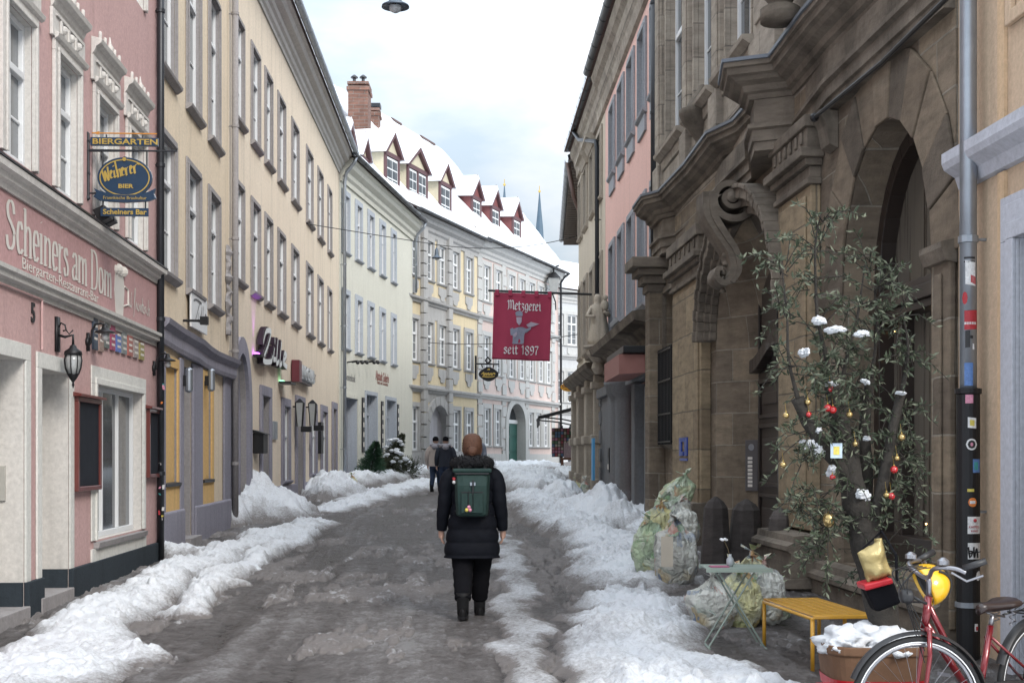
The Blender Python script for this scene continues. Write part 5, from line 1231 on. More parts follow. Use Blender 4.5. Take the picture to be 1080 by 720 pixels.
for (u,v,w,h,m,ro,sh) in ((1018,289,11,25,WS,-.2,'rect'),(1021,296,6,8,RS,-.4,'rect'),(1012.5,315,6,13,RS,0,'disc'),(1019,338,15,20,RS,.05,'rect'),(1018,341.5,13,2.6,WS,0,'rect'),(1017.5,356,6,3,BLACKP,0,'rect'),(1015,358,5,18,BLACKP,.1,'rect'),(1016,395,9,24,BS,0,'rect'),(1021,366,2,6,WS,0,'rect'),(1017,273,12,2,BLACKP,0,'rect'),(1017,277,12,1.5,BLACKP,0,'rect')):
    sticker(u,v,w,h,m,ro,rz,shape=sh)
for (u,v,w,h,m,ro,sh) in ((1015.5,421,8,9,PS,0,'rect'),(1018.5,446,9,11,WS,-.1,'rect'),(1018.5,446,5,6,YS,-.1,'rect'),(1018,468.5,12,12,WS,0,'disc'),(1018,468.5,8.5,8.5,BLACKP,0,'disc'),(1018,468.5,3,4,PS,0,'disc'),(1024,491,10,14,BS,0,'rect'),(1023,491,5,8,TS,0,'rect'),(1017,516.5,7,3,YS,0,'rect'),(1019,529,9.5,9.5,OS,0,'disc'),(1019,529,6,3,WS,0,'rect'),(1022,553,16.5,18,WS,0,'rect'),(1022,580,16,17,WS,0,'rect'),(1026,606,8,10,WS,.2,'disc'),(1023,660,4,8,WS,0,'rect'),(1024,661,3,4,RS,0,'rect')):
    sticker(u,v,w,h,m,ro,.0905+(.0008 if m in (YS,BLACKP,PS,TS) or (w<7) else 0)+(.0006 if (w==3) else 0),shape=sh)
fw = Vector((0,-1,0)); 
t = text(dp, 'KAFFEE', Vector((cx_.x+.018-.045, cx_.y-.0935, pz(556))), (1,0,0), UPV, .026, RS, name='sticker_print', ext=.0008, sx=.9); text(dp, 'KING', Vector((cx_.x+.018-.028, cx_.y-.0935, pz(560))), (1,0,0), UPV, .022, RS, name='sticker_print', ext=.0008)
b = MB(); b.ball((cx_.x+.022, cx_.y-.09, pz(548)), .014, 8); b.build('sticker_print', RS, dp)
b = MB(); nib(b, [[(0,.9),(.1,.1),(.3,.5),(.1,.6)],[(.4,.9),(.45,.1),(.6,.8),(.7,.1)],[(0,.4),(.9,.55)]], (cx_.x-.03, cx_.y-.0935, pz(588)), (1,0,0), UPV, .1, n=(.04,.03), th=.02); b.build('sticker_print', IRON, dp)

# ---- pink house
R3 = Fr(*ln(3.67, -.031, 25.35, 36.2), right=True)
PNK = plaster('salmon_pink_plaster', (.78,.50,.44), .06, .25, .004); PSG = plaster('cool_grey_stone', (.34,.355,.385), .08, .3, .004)
k3 = house('pink_house', 'salmon pink house with grey windows and a columned grey doorway', R3)
us3 = [(694,689),(684,679.5),(672.5,669),(661.5,658.5),(653.5,651)]
def ro(fr, u, w, z0, z1, dep=.16): s = fr.s(u); return dict(s0=s-w/2, s1=s+w/2, z0=z0, z1=z1, dep=dep)
cs3 = [R3.s(691), R3.s(680.5), R3.s(670.5), R3.s(660.5), R3.s(652)]
cs3 = [.95+i*2.0 for i in range(5)]
q3 = [dict(s0=s-.5, s1=s+.5, z0=9.0, z1=10.75, dep=.2) for s in cs3]; p3 = [dict(s0=s-.5, s1=s+.5, z0=4.95, z1=7.15, dep=.2) for s in cs3]
dw = dict(s0=R3.s(664), s1=R3.s(657.5), z0=0, z1=3.3, dep=.5); sw_ = dict(s0=.5, s1=R3.s(679), z0=.9, z1=3.2, dep=.3)
wall_mesh(R3, R3.L, 0, 12.2, q3+p3+[dw,sw_]).build('wall', [PNK, PSG], k3)
for i, o in enumerate(q3+p3):
    w = window(k3, R3, o, WHITE if i%3 else PSG, CURT, .07, 2, .66, 1, PSG, .16, .05, PSG)
    if i == 7: MB(R3).sweep([(.002,-.5),(.2,-.4),(.26,-.25),(.4,-.2),(.42,-.1),(.002,-.09)], o['s0']-.3, o['s1']+.3, o['z0']).build('bracket_sill', PSG, w)
    else: MB(R3).box(o['s0']-.1, o['s1']+.1, .003, .05, o['z0']-.45, o['z0']-.12).build('apron', PSG, w)
MB(R3).sweep([(.002,-.45),(.08,-.4),(.12,-.2),(.3,-.05),(.55,.0),(.58,.1),(.6,.16),(.002,.25)], 0, R3.L, 4.35).build('shop_cornice', SANDP, k3)
MB(R3).path([(-.2,0),(.0,0),(.0,.0),(.0,.02),(-.2,.04)], [(R3.w(0,.6,0).x,R3.w(0,.6,0).y),(R3.w(R3.L,.6,0).x,R3.w(R3.L,.6,0).y)]) 
DKS = plaster('dark_grey_portal_stone', (.19,.195,.205), .15, .5, .006)
for u0, u1 in ((671,667.5),(664.6,661.5)):
    b = MB(R3); a, c = R3.s(u0), R3.s(u1); m = (a+c)/2; g=R3.g(m); b.lathe((m,.24,g), [(.3,0),(.3,.35),(.22,.45),(.2,.5),(.19,2.45),(.2,2.55),(.28,2.65),(.3,2.8),(.34,2.85),(.34,2.95)], 16)
    b.build('column', DKS, k3, smooth=True)
b = MB(R3); b.box(.02, .5, .002, .3, 0, 3.1); b.box(R3.s(654.5), R3.s(649), .002, .2, 0, 3.3); b.box(R3.s(647), R3.L-.02, .002, .15, 0, 3.3); b.box(.02, R3.L-.02, .002, .25, 3.3, 3.55); b.box(R3.s(683), R3.s(679.5), .002, .28, 0, 3.25); b.build('stone_frame', DKS, k3, bev=.02)
b = MB(R3)
for k in range(6): b.box(R3.L-.5, R3.L-.03, .15, .19, .6+k*.5, .95+k*.5)
b.build('quoin', DKS, k3)
MB(R3).box(dw['s0'],dw['s1'],-.48,-.42,0,3.3).build('door', DWOOD, k3)
MB(R3).box(sw_['s0'],sw_['s1'],-.28,-.24,.9,3.2).build('shop_pane', GLASS, k3)
s = R3.s(651.5); b = MB(R3); b.box(s-.18,s+.18,.2,.24,1.35,1.95); o = b.build('name_panel', IRON); tag(o, 'dark doorbell panel on the grey pier of the pink house', 'doorbell panel')
MB(R3).box(s-.12,s+.12,.241,.245,1.42,1.55).build('label_strip', LETW, o)
# folded awning
t = thing('folded_awning', 'folded dusty pink awning cassette on the pink house', 'awning', R3.w(.5,.0,3.8), None)
MB(R3).box(.1, 3.2, .05, .75, 3.72, 3.86).build('cassette', IRON, t, bev=.02); b = MB(R3); b.sweep([(.3,3.35),(.82,3.32),(.82,3.7),(.3,3.7)], .2, 3.0); b.build('cloth', plain('dusty_pink_canvas', (.32,.15,.13), .8), t)
# eaves running over the pink and beige houses
cornice(R3, 0, R3.L, 12.05, [(.003,-.9),(.08,-.85),(.12,-.6),(.18,-.5),(.22,-.3),(.33,-.2),(.4,.0),(.003,.02)], SANDU, k3)
gutter(R3, -.1, R3.L, 12.2, .5, .11, mat=DARKM, parent=k3); gabled_roof(R3, 0, R3.L, 12.1, 16, .5, 5, parent=k3)
downpipe(R3, .03, .16, 5.0, 12.1, .075, DARKM, 'black downpipe between the pink house and the sandstone palace')
# ---- beige house
R4 = Fr((3.67-.031*36.25, 36.25), (3.67-.031*45.2, 45.2), right=True)
BEI = plaster('beige_plaster', (.60,.53,.43), .08, .3, .004); BST = plaster('beige_stone', (.42,.37,.31), .12, .4, .006)
k4 = house('beige_house', 'narrow beige house with a stone saint on its front', R4)
cs4 = [1.3,3.6,5.9,7.9]
q4 = [dict(s0=s-.5,s1=s+.5,z0=9.0,z1=10.8,dep=.2) for s in cs4]; p4=[dict(s0=s-.5,s1=s+.5,z0=5.0,z1=7.3,dep=.2) for s in cs4]
sh4 = [dict(s0=.9,s1=2.6,z0=.6,z1=3.6,dep=.25),dict(s0=3.6,s1=5.6,z0=.6,z1=3.6,dep=.25),dict(s0=6.4,s1=8.2,z0=.6,z1=3.6,dep=.25)]
wall_mesh(R4, R4.L, .2, 12.2, q4+p4+sh4).build('wall', [BEI, BST], k4)
for i,o in enumerate(q4+p4):
    w = window(k4, R4, o, WHITE, CURT, .07, 2, .66, 1, BST, .18, .06, BST)
    if i in (1,2): MB(R4).sweep([(.002,.1),(.1,.1),(.2,.3),(.3,.35),(.3,.42),(.002,.5)], o['s0']-.3, o['s1']+.3, o['z1']).build('hood', BST, w)
for o in sh4: MB(R4).box(o['s0'],o['s1'],-.24,-.2,o['z0'],o['z1']).build('shop_pane', GLASS, k4)
for s in (.3,2.9,3.3,5.8,6.2,8.4):
    b = MB(R4); g=R4.g(s); b.box(s,s+.3,.002,.28,g-.1,4.0); b.box(s-.05,s+.35,.002,.36,2.1,2.35); b.box(s-.06,s+.36,.002,.36,3.6,3.8); b.box(s-.05,s+.35,.002,.36,g-.1,g+.5)
    b.build('shop_pilaster', BST, k4, bev=.03)
MB(R4).sweep([(.002,-.3),(.3,-.2),(.5,-.02),(.55,.1),(.002,.2)], 0, R4.L, 4.2).build('shop_cornice', SANDP, k4)
cornice(R4, 0, R4.L, 12.05, [(.003,-.9),(.08,-.85),(.1,-.6),(.15,-.5),(.18,-.3),(.26,-.2),(.3,.0),(.003,.02)], SANDU, k4)
gutter(R4, 0, R4.L, 12.2, .4, .11, mat=DARKM, parent=k4); gabled_roof(R4, 0, R4.L, 12.1, 16, .5, 5, parent=k4)
sq_ = R4.s(628.5,.15); downpipe(R4, sq_, .12, .9, 10.4, .06, DARKM, 'long black downpipe on the beige house beside the stone saint', top=[(sq_,.15,10.6),(sq_+4,.3,11.6),(sq_+5,.4,12.1)])
# statue of a robed figure on a console
sx0 = R4.s(632.5,.3); zz = R4.z(632.5,364,.3); c0 = R4.w(sx0,.34,zz); STA = plaster('pale_statue_stone', (.50,.44,.36), .15, .5, .01)
t = thing('stone_saint_statue', 'pale stone saint holding a child on a carved console', 'statue', c0)
b = MB(); H_ = 1.35
rs = []
for z, rx, ry, dx in ((0,.24,.2,0),(.15,.27,.22,.01),(.45,.22,.19,.03),(.7,.2,.17,.02),(.9,.22,.17,0),(1.03,.19,.13,-.02),(1.08,.08,.08,-.02),(1.15,.09,.1,-.02),(1.25,.095,.1,-.02),(1.33,.05,.06,-.02)):
    rs.append([(c0.x+dx+rx*math.cos(a)*(1+.12*math.sin(6*a+z*4)*(z<1)), c0.y+ry*math.sin(a)*(1+.1*math.sin(5*a)*(z<1)), c0.z+z) for a in [2*math.pi*i/20 for i in range(20)]])
b.loft(rs); b.build('figure', STA, t, smooth=True)
b = MB(); b.tube([c0+Vector((-.18,-.05,.95)), c0+Vector((-.3,-.12,.75)), c0+Vector((-.1,-.24,.72))], [.07,.06,.04]); b.tube([c0+Vector((.16,-.05,.95)), c0+Vector((.26,-.14,.78)), c0+Vector((.14,-.26,.85))], [.07,.06,.04]); b.ball(c0+Vector((.16,-.2,1.02)), .1, 10, .16); b.ball(c0+Vector((.17,-.22,1.22)), .07, 10); b.build('arms_and_child', STA, t, smooth=True)
MB().lathe((c0.x,c0.y,c0.z), [(.1,-.75),(.18,-.6),(.14,-.45),(.3,-.25),(.32,-.1),(.4,-.06),(.4,0)], 12).build('console', BST, t)
# blue board
s = R4.s(626,.4); b = MB(R4); b.box(s-.2,s+.2,.38,.44,R4.g(s)+.5,R4.z(626,462,.4)); o = b.build('blue_board', plain('sky_blue_board', (.08,.33,.62), .4)); tag(o, 'tall sky blue board leaning by the beige shop front', 'board')
# ---- taller tan house with deep gutters and an awning
R5 = Fr((2.72, 45.25), (3.12, 62.0), right=True)
k5 = house('tan_house', 'tan house with projecting wooden eaves beside the postcard shop', R5)
cs5 = [1.5+2.4*i for i in range(6)]
q5 = [dict(s0=s-.5,s1=s+.5,z0=z,z1=z+2.0,dep=.15) for s in cs5 for z in (5.0,8.6)]
wall_mesh(R5, R5.L, .3, 11.9, q5).build('wall', [BEI, BST], k5)
for o in q5: window(k5, R5, o, WHITE, CURT, .07, 2, .66, 1, BST, .2, .06, BST)
b = MB(R5)
for k in range(34): s = .1+k*.5; b.box(s, s+.16, .002, .72, 11.62, 11.8)
b.box(0, R5.L, .002, .78, 11.8, 11.86); b.build('eaves_timber', plain('grey_brown_timber', (.17,.14,.12), .8), k5)
gutter(R5, 0, R5.L, 11.85, .82, .1, mat=ZINC, parent=k5); gabled_roof(R5, 0, R5.L, 11.88, 16, .8, 5, parent=k5)
for k in range(3):
    b = MB(R5); s = .6+k*5; b.box(s, s+.6, .002, .35, .5, 4.2)
    b.build('shop_pier', BST, k5, bev=.03)
t = downpipe(R5, .15, .3, .9, 9.8, .08, plain('brown_copper_pipe', (.10,.06,.05), .4, .4), 'brown downpipe with a slanting top on the tan house', top=[(.15,.6,10.6),(.0,.82,11.75)])
b = MB(R5)
for k in range(7): b.ball((1.0+.08*(k%2), .35, 4.0+k*.28), .2-.02*k, 9, .2)
b.build('weathered_carving', BST, k5, smooth=True)
# dark awning over the postcards
YA = 58; t = thing('shop_awning', 'dark charcoal awning stretched over the postcard stand', 'awning', P(600,435,YA)); CH_ = plain('charcoal_canvas', (.05,.05,.055), .85)
A = P(568,437.5,YA-3); B_ = P(612,426,YA-3); C_ = P(568,437.5,YA+3); D_ = P(612,426,YA+3)
b = MB(); xa, xb = -.0, 0; x0_, z0_ = P(568,0,YA).x, P(0,440,YA).z; x1_, z1_ = 3.1, P(0,428,YA).z
b.add([(x0_,YA-2.5,z0_),(x1_,YA-2.5,z1_),(x1_,YA+2.5,z1_),(x0_,YA+2.5,z0_),(x0_,YA-2.5,z0_-.04),(x1_,YA-2.5,z1_-.04),(x1_,YA+2.5,z1_-.04),(x0_,YA+2.5,z0_-.04)], [(0,1,2,3),(4,5,6,7),(0,1,5,4),(1,2,6,5),(2,3,7,6),(3,0,4,7)])
b.box(x0_-.03, x0_, YA-2.5, YA+2.5, z0_-.4, z0_); b.build('canvas', CH_, t)
b = MB(); 
for y in (YA-2.4, YA+2.4): b.tube([(x0_,y,z0_-.05),((x0_+x1_)/2,y,z0_-.15),(x1_,y,z0_-.35)], .03)
b.box(x0_-.05,x0_+.06,YA-2.5,YA+2.5,z0_-.1,z0_-.02); b.build('awning_arm', IRON, t)
# postcard stand
YP = 57.5; g = gz(YP); t = thing('postcard_rack', 'postcard display rack full of colourful cards under the dark awning', 'postcard rack', P(593,495,YP)); pc = P(593,0,YP).x
b = MB(); b.box(pc-.45,pc+.45,YP-.05,YP+.05,g+.75,g+2.0); b.tube([(pc,YP,g),(pc,YP,g+2.1)], .03); b.box(pc-.4,pc+.4,YP-.3,YP+.3,g,g+.08); b.build('stand', IRON, t)
rnd = random.Random(3); PCM = [plain('card_%s'%k, c, .4, var=.5, sc=40) for k,c in (('red',(.4,.08,.1)),('blue',(.12,.2,.35)),('green',(.12,.22,.12)),('cream',(.5,.45,.38)),('pink',(.5,.2,.3)),('brown',(.2,.12,.08)))]
for i in range(7):
    for j in range(9):
        x = pc-.44+i*.127; z = g+.78+j*.135; b = MB(); b.box(x, x+.1, YP-.08, YP-.06, z, z+.115); b.build('postcard', rnd.choice(PCM), t)
t = thing('display_table', 'brown wooden display table with cards beside the postcard rack', 'table', (pc+.45,YP-.6,g)); b = MB(); x = pc+.45; b.box(x-.55,x+.55,YP-1,YP-.3,g+.62,g+.72); b.build('table_top', plain('brown_table_wood', (.14,.06,.035), .6), t)
for dx in (-.48,.48):
    for dy in (-.95,-.35): MB().box(x+dx-.05,x+dx+.05,YP+dy-.05,YP+dy+.05,g-.02,g+.62).build('leg', MATS['brown_table_wood'], t)
b = MB(); b.box(x-.4,x+.45,YP-.7,YP-.4,g+.72,g+1.35); o = b.build('display_tray', plain('busy_cards', (.4,.3,.32), .5, var=.8, sc=25)); tag(o, 'white tray of small colourful cards on the brown display table', 'tray')
# oval yellow sign
t = thing('oval_shop_sign', 'small yellow oval shop sign on a bracket under the far eaves', 'hanging sign', P(600,408,60)); YQ=60; c_=P(599.5,408,YQ); G5 = Sg((0,YQ,0),(1,0,0),(0,-1,0))
b = MB(G5); b.prism([(c_.x+.36*math.cos(a),c_.z+.2*math.sin(a)) for a in [2*math.pi*i/32 for i in range(32)]], -.04, .04); bo=b.build('board', plain('orange_yellow_enamel', (.75,.36,.03), .4), t)
fit(bo, 'Gasthaus', c_.x-.29, c_.x+.29, c_.z-.02, .17, REDB, d=.045, sg=G5, bold=.004); fit(bo, 'zur Post', c_.x-.15, c_.x+.15, c_.z-.13, .1, REDB, d=.045, sg=G5)
b = MB(); b.tube([P(592,403.5,YQ), P(612,403.5,YQ)], .03); b.build('bracket', IRON, t)
# ================================================================ GROUND, SLUSH AND SNOW
def vnoise(x, y, sc, seed=0):
    rs = np.random.RandomState(seed); T = rs.rand(256,256)
    X, Y = x/sc, y/sc; xi = np.floor(X).astype(int); yi = np.floor(Y).astype(int); fx, fy = X-xi, Y-yi
    fx = fx*fx*(3-2*fx); fy = fy*fy*(3-2*fy); g = lambda a, b: T[a & 255, b & 255]
    return (g(xi,yi)*(1-fx)+g(xi+1,yi)*fx)*(1-fy)+(g(xi,yi+1)*(1-fx)+g(xi+1,yi+1)*fx)*fy
def fbm(x, y, sc, seed=0, o=4, p=.55):
    r = 0; a = 1; t = 0
    for i in range(o): r = r+a*vnoise(x+i*3.7, y-i*2.1, sc/2**i, seed+i); t += a; a *= p
    return r/t
def worley(x, y, sc, seed=0):
    rs = np.random.RandomState(seed); T = rs.rand(256,256,3); X, Y = x/sc, y/sc; xi = np.floor(X).astype(int); yi = np.floor(Y).astype(int); best = np.full(x.shape, 9.0); val = np.zeros(x.shape)
    for i in (-1,0,1):
        for j in (-1,0,1):
            t = T[(xi+i)&255, (yi+j)&255]; d = np.hypot(xi+i+t[...,0]-X, yi+j+t[...,1]-Y); m = d < best; best = np.where(m, d, best); val = np.where(m, t[...,2], val)
    return best, val
def gzv(y): return GS*np.clip(y,-20,110)
def pathdist(x, y, pts):
    """distance to a polyline and the parameter values (w,h) carried along it"""
    best = np.full(x.shape, 1e9); W_ = np.zeros(x.shape); H_ = np.zeros(x.shape)
    for (a, c) in zip(pts[:-1], pts[1:]):
        ax, ay, aw, ah = a; cx, cy, cw, ch = c; dx, dy = cx-ax, cy-ay; L2 = dx*dx+dy*dy+1e-9
        t = np.clip(((x-ax)*dx+(y-ay)*dy)/L2, 0, 1); d = np.hypot(x-ax-t*dx, y-ay-t*dy)
        m = d < best; best = np.where(m, d, best); W_ = np.where(m, aw+(cw-aw)*t, W_); H_ = np.where(m, ah+(ch-ah)*t, H_)
    return best, W_, H_
def R(*p): return [(*GP(u, v), w, h) for u, v, w, h in p]
# u, v of the ridge on the ground plane, half width (m), height (m)
RID = [
 R((-120,726,.8,.08),(20,716,.75,.10),(85,676,.5,.13),(150,634,.42,.15),(205,602,.36,.17),(262,578,.36,.13),(330,553,.45,.10)),
 R((60,716,.42,.08),(118,694,.34,.07)),
 R((194,650,.2,.10),(232,618,.24,.12),(275,588,.28,.12),(318,562,.35,.10)),
 R((345,540,.5,.07),(385,527,.7,.09),(420,519,.8,.14),(455,509,.9,.12)),
 R((178,590,.32,.22),(215,588,.3,.15)),
 R((357,512,1.0,.35),(400,508,1.1,.45),(450,500,1.0,.35)),
 # right
 R((700,745,.62,.09),(690,705,.66,.11),(680,668,.66,.13),(668,640,.6,.12)),
 R((640,735,.3,.05),(628,690,.3,.06),(622,655,.3,.08)),
 R((668,618,.75,.13),(655,596,.75,.2),(640,580,.7,.2),(620,562,.75,.24),(603,547,.85,.22)),
 R((836,745,.42,.08),(790,722,.42,.08),(742,700,.4,.08)),
 R((585,560,.5,.16),(570,540,.6,.2),(556,525,.9,.22)),
 R((545,750,.24,.03),(550,690,.24,.035),(546,640,.24,.03),(538,600,.28,.045),(528,565,.3,.04)),
 R((676,545,.7,.26),(690,560,.5,.2),(706,592,.35,.08)),
 R((570,521,1.0,.4),(560,510,1.6,.45),(545,502,1.8,.35)),
 R((478,497,2.0,.25),(520,495.5,2.2,.35),(560,495,2.2,.4)),
]
HEAPS = [  # u, v foot, rx, ry, h
 (262,546,1.05,2.2,.80),(292,545,.9,2.0,.52),(240,553,.5,1.2,.45),(345,523,1.15,3.0,.62),(330,524,.6,1.6,.5),
 (640,549,.75,1.8,.62),(620,548,1.0,1.8,.42),(655,556,.6,1.2,.4),(592,527,.6,2.5,.45),(600,505,1.2,3.0,.5),
]
def height(x, y):
    wx = x+(fbm(x,y,.9,3,4)-.5)*.75; wy = y+(fbm(x,y,.9,9,4)-.5)*.75
    h = np.zeros(x.shape)-.02; rid = np.zeros(x.shape); near = np.zeros(x.shape)
    for pts in RID:
        d, w, hh = pathdist(wx, wy, pts); p = np.clip(1-(d/w)**2, 0, 1); v = hh*p**.8; near = np.maximum(near, np.exp(-(d/(w*1.25+.12))**2)); rid = np.maximum(rid, p); h = np.maximum(h, v-.02*(1-p))
    for u, v, rx, ry, hh in HEAPS:
        cx, cy = GP(u, v); q = np.sqrt(((wx-cx)/rx)**2+((wy-cy)/ry)**2); p = np.clip(1-q, 0, 1); rid = np.maximum(rid, np.clip(p*2,0,1)); h = np.where(p > 0, np.maximum(h, hh*np.minimum(p*1.35, 1-(q*.75)**2)), h)
    h = h*np.where(h>0,.72+.6*fbm(x,y,.45,15,3),1)
    lump = fbm(x,y,.24,21,5,.62)-.5; fine = fbm(x,y,.07,33,3,.6)-.5; clod = vnoise(x,y,.11,5)
    on = np.clip(h*14, 0, 1)
    w1, v1 = worley(x, y*.9, .17, 3); w2, v2 = worley(x, y, .085, 4)
    chunk = np.clip(1-w1*1.15,0,1)**.55*(v1 > .45)*.075*v1 + np.clip(1-w2*1.2,0,1)**.6*(v2 > .4)*.03
    brk = np.clip((fbm(x,y,.8,44,3)-.32)*3, .15, 1)
    h = h + on*brk*chunk
    h = h + on*(lump*.2*np.clip(.35+h*2.2,0,1.3) + fine*.05 + .05*np.clip(clod-.55,0,1)*2)
    # thin scattered slush on the carriageway
    tr = fbm(x*2.4, y*.55, .55, 51, 5, .6); cl = fbm(x, y, 1.6, 77, 3)
    s = (tr-.55)*.22+(cl-.52)*.16-.006
    for cu, cv, rr in ((420,625,.55),(325,690,.35),(360,680,.3),(415,665,.25),(500,560,.5),(455,590,.5)):
        cx, cy = GP(cu, cv); s = s+.06*np.exp(-((x-cx)**2+((y-cy)*.5)**2)/rr**2)*(.4+fbm(x,y,.2,83,3))
    s = s - .020 + near*.11*(fbm(x,y,.22,71,5,.65)-.24) + .016*np.exp(-((x-.35)/.6)**2)
    s = np.minimum(s, .034+.02*fbm(x,y,.1,87,3))+(s > 0)*(fine*.05+np.clip(1-w1*1.2,0,1)**.6*.02*(v1 > .5)+np.clip(1-w2*1.3,0,1)*.016*(v2 > .5))
    s = np.where(h < 0.0, s, -1)
    return np.maximum(h, s), rid
def sheet(name, y0, y1, ratio, nx, xl, xr, zf, mat, keep=None, attr=None):
    ys = [y0]
    while ys[-1] < y1: ys.append(ys[-1]*ratio)
    ys = np.array(ys); t = np.linspace(0,1,nx); Yg = np.repeat(ys[:,None], nx, 1); Xg = xl(ys)[:,None]*(1-t)+xr(ys)[:,None]*t
    Z, extra = zf(Xg, Yg); ny = len(ys)
    V = np.stack([Xg, Yg, Z], -1).reshape(-1,3)
    i = np.arange(ny-1)[:,None]*nx+np.arange(nx-1)[None,:]; F = np.stack([i, i+1, i+nx+1, i+nx], -1).reshape(-1,4)
    if keep is not None:
        K = keep(extra).reshape(-1); F = F[K[F].any(1)]
        used = np.unique(F); mp = -np.ones(len(V), int); mp[used] = np.arange(len(used)); V = V[used]; F = mp[F]
    else: used = np.arange(len(V))
    me = bpy.data.meshes.new(name); me.vertices.add(len(V)); me.vertices.foreach_set('co', V.ravel()); me.loops.add(F.size); me.loops.foreach_set('vertex_index', F.ravel().astype(np.int32))
    me.polygons.add(len(F)); me.polygons.foreach_set('loop_start', np.arange(0, F.size, 4, dtype=np.int32)); me.polygons.foreach_set('loop_total', np.full(len(F), 4, dtype=np.int32)); me.update(calc_edges=True); me.validate()
    me.polygons.foreach_set('use_smooth', [True]*len(me.polygons))
    if attr: 
        A = attr(extra, Xg, Yg).reshape(-1)[used]; at = me.attributes.new('dirt', 'FLOAT', 'POINT'); at.data.foreach_set('value', A.astype(np.float32))
    me.materials.append(mat); o = bpy.data.objects.new(name, me); COL.objects.link(o); return o
def lim_l(y): return np.where(y < 18.2, -3.86-.0576*y, np.where(y < 24.7, -4.9-.065*(y-18.25), np.where(y < 45.2, -5.3-.03*(y-24.78), np.where(y < 57.9, -5.95+.1214*(y-45.2), -4.45+.34*(y-57.9)))))
def lim_r(y): return np.where(y < 25.3, 4.2-.057*y, np.where(y < 45, 3.6-.031*y, np.where(y < 62, 2.2+.024*(y-45)+.5, 3.2+.6*(y-62))))
# wet street under churned slush
m, n, b = nt('wet_slushy_street'); v = coords(n)
at = n.nodes.new('ShaderNodeAttribute'); at.attribute_name = 'dirt'
f1_ = noise(n, coords(n, scale=(1,.75,1)), 30, 7, .78); f2_ = noise(n, v, 5, 6, .7)
a1 = n.nodes.new('ShaderNodeMath'); a1.operation='MULTIPLY_ADD'; a1.inputs[1].default_value=1.25; lk(n, f1_, a1.inputs[0]); lk(n, at.outputs['Fac'], a1.inputs[2])
a2 = n.nodes.new('ShaderNodeMath'); a2.operation='MULTIPLY_ADD'; a2.inputs[1].default_value=.6; lk(n, f2_, a2.inputs[0]); lk(n, a1.outputs[0], a2.inputs[2]); a3 = n.nodes.new('ShaderNodeMath'); a3.operation='MULTIPLY_ADD'; a3.inputs[1].default_value=.62; a3.inputs[2].default_value=-.10; lk(n, a2.outputs[0], a3.inputs[0]); a2 = a3
col = ramp(n, a2.outputs[0], [(.36,(.030,.027,.027)),(.50,(.075,.066,.064)),(.62,(.135,.12,.116)),(.76,(.205,.188,.184)),(.92,(.33,.32,.32))])
lk(n, col, b.inputs['Base Color']); lk(n, ramp(n, a2.outputs[0], [(.38,.2),(.6,.5),(.9,.8)]), b.inputs['Roughness'])
bump(n, b, a2.outputs[0], .10); STREET = m
def cen(Y_): return (lim_l(Y_)+lim_r(Y_))*.5
def road_z(X_, Y_):
    q = X_-cen(Y_)-.25*np.sin(Y_*.11)
    rut = fbm(q*3.2, Y_*.22, .9, 131, 4); rut2 = fbm(q*9, Y_*.4, .9, 137, 3); rough = fbm(X_, Y_*.8, .16, 141, 4, .65); big = fbm(X_, Y_, 1.7, 149, 3)
    w_, v_ = worley(X_*1.2, Y_*.85, .075, 12); lump = np.clip(1-w_*1.15,0,1)**.7*(v_ > .5)*v_
    tyre = np.exp(-((q+1.15)/.34)**2)+np.exp(-((q-.75)/.34)**2)
    sl = .30+(rut-.5)*1.5+(rut2-.5)*.6+(big-.5)*.8-(tyre*.12)
    sl = np.clip(sl, 0, 1); z = gzv(Y_)+(rut-.5)*.05+(rough-.5)*.03+lump*.016*np.clip(sl*2.2,.25,1.2)-tyre*.008
    return z, np.clip(sl*.62+(rough-.5)*.5+lump*.22+.02, 0, 1)
o = sheet('street', 6.5, 130, 1.0027, 600, lambda y: lim_l(y)-.7, lambda y: lim_r(y)+1.0, road_z, STREET, attr=lambda e, X_, Y_: e); o['kind']='structure'; o['label']='wet brown grey street covered in thin churned slush'
b = MB(); S_=[-400,-60,-20,6,60,110,400]; 
for i in range(6):
    b.quad((-400,S_[i],gz(S_[i])-.12),(400,S_[i],gz(S_[i])-.12),(400,S_[i+1],gz(S_[i+1])-.12),(-400,S_[i+1],gz(S_[i+1])-.12))
o = b.build('ground', SNOW); o['kind']='structure'; o['label']='snow covered ground under and beyond the town'
def snow_z(X_, Y_):
    h, rid = height(X_, Y_); return gzv(Y_)+h+np.where((h>-.006)&(h<.04),.006,-.004), (h, rid)
def dirtf(e, X_, Y_):
    h, rid = e; d = .62-np.clip(rid*1.15,0,1)*.56 + (fbm(X_,Y_,.5,61,3)-.5)*.35; 
    slush = np.exp(-((X_-.05)/.55)**2)*(Y_ < 30)*.3
    d = np.where(rid < .05, .18+fbm(X_,Y_,.16,63,4,.7)*.95, d)+slush; return np.clip(d, 0, 1.1)
o = sheet('snow_banks', 7.2, 82, 1.0025, 600, lambda y: lim_l(y), lambda y: lim_r(y), snow_z, SNOWD, keep=lambda e: e[0] > -.006, attr=dirtf)
tag(o, 'ploughed banks of dirty white snow and slush along both sides of the street', None, kind='stuff')
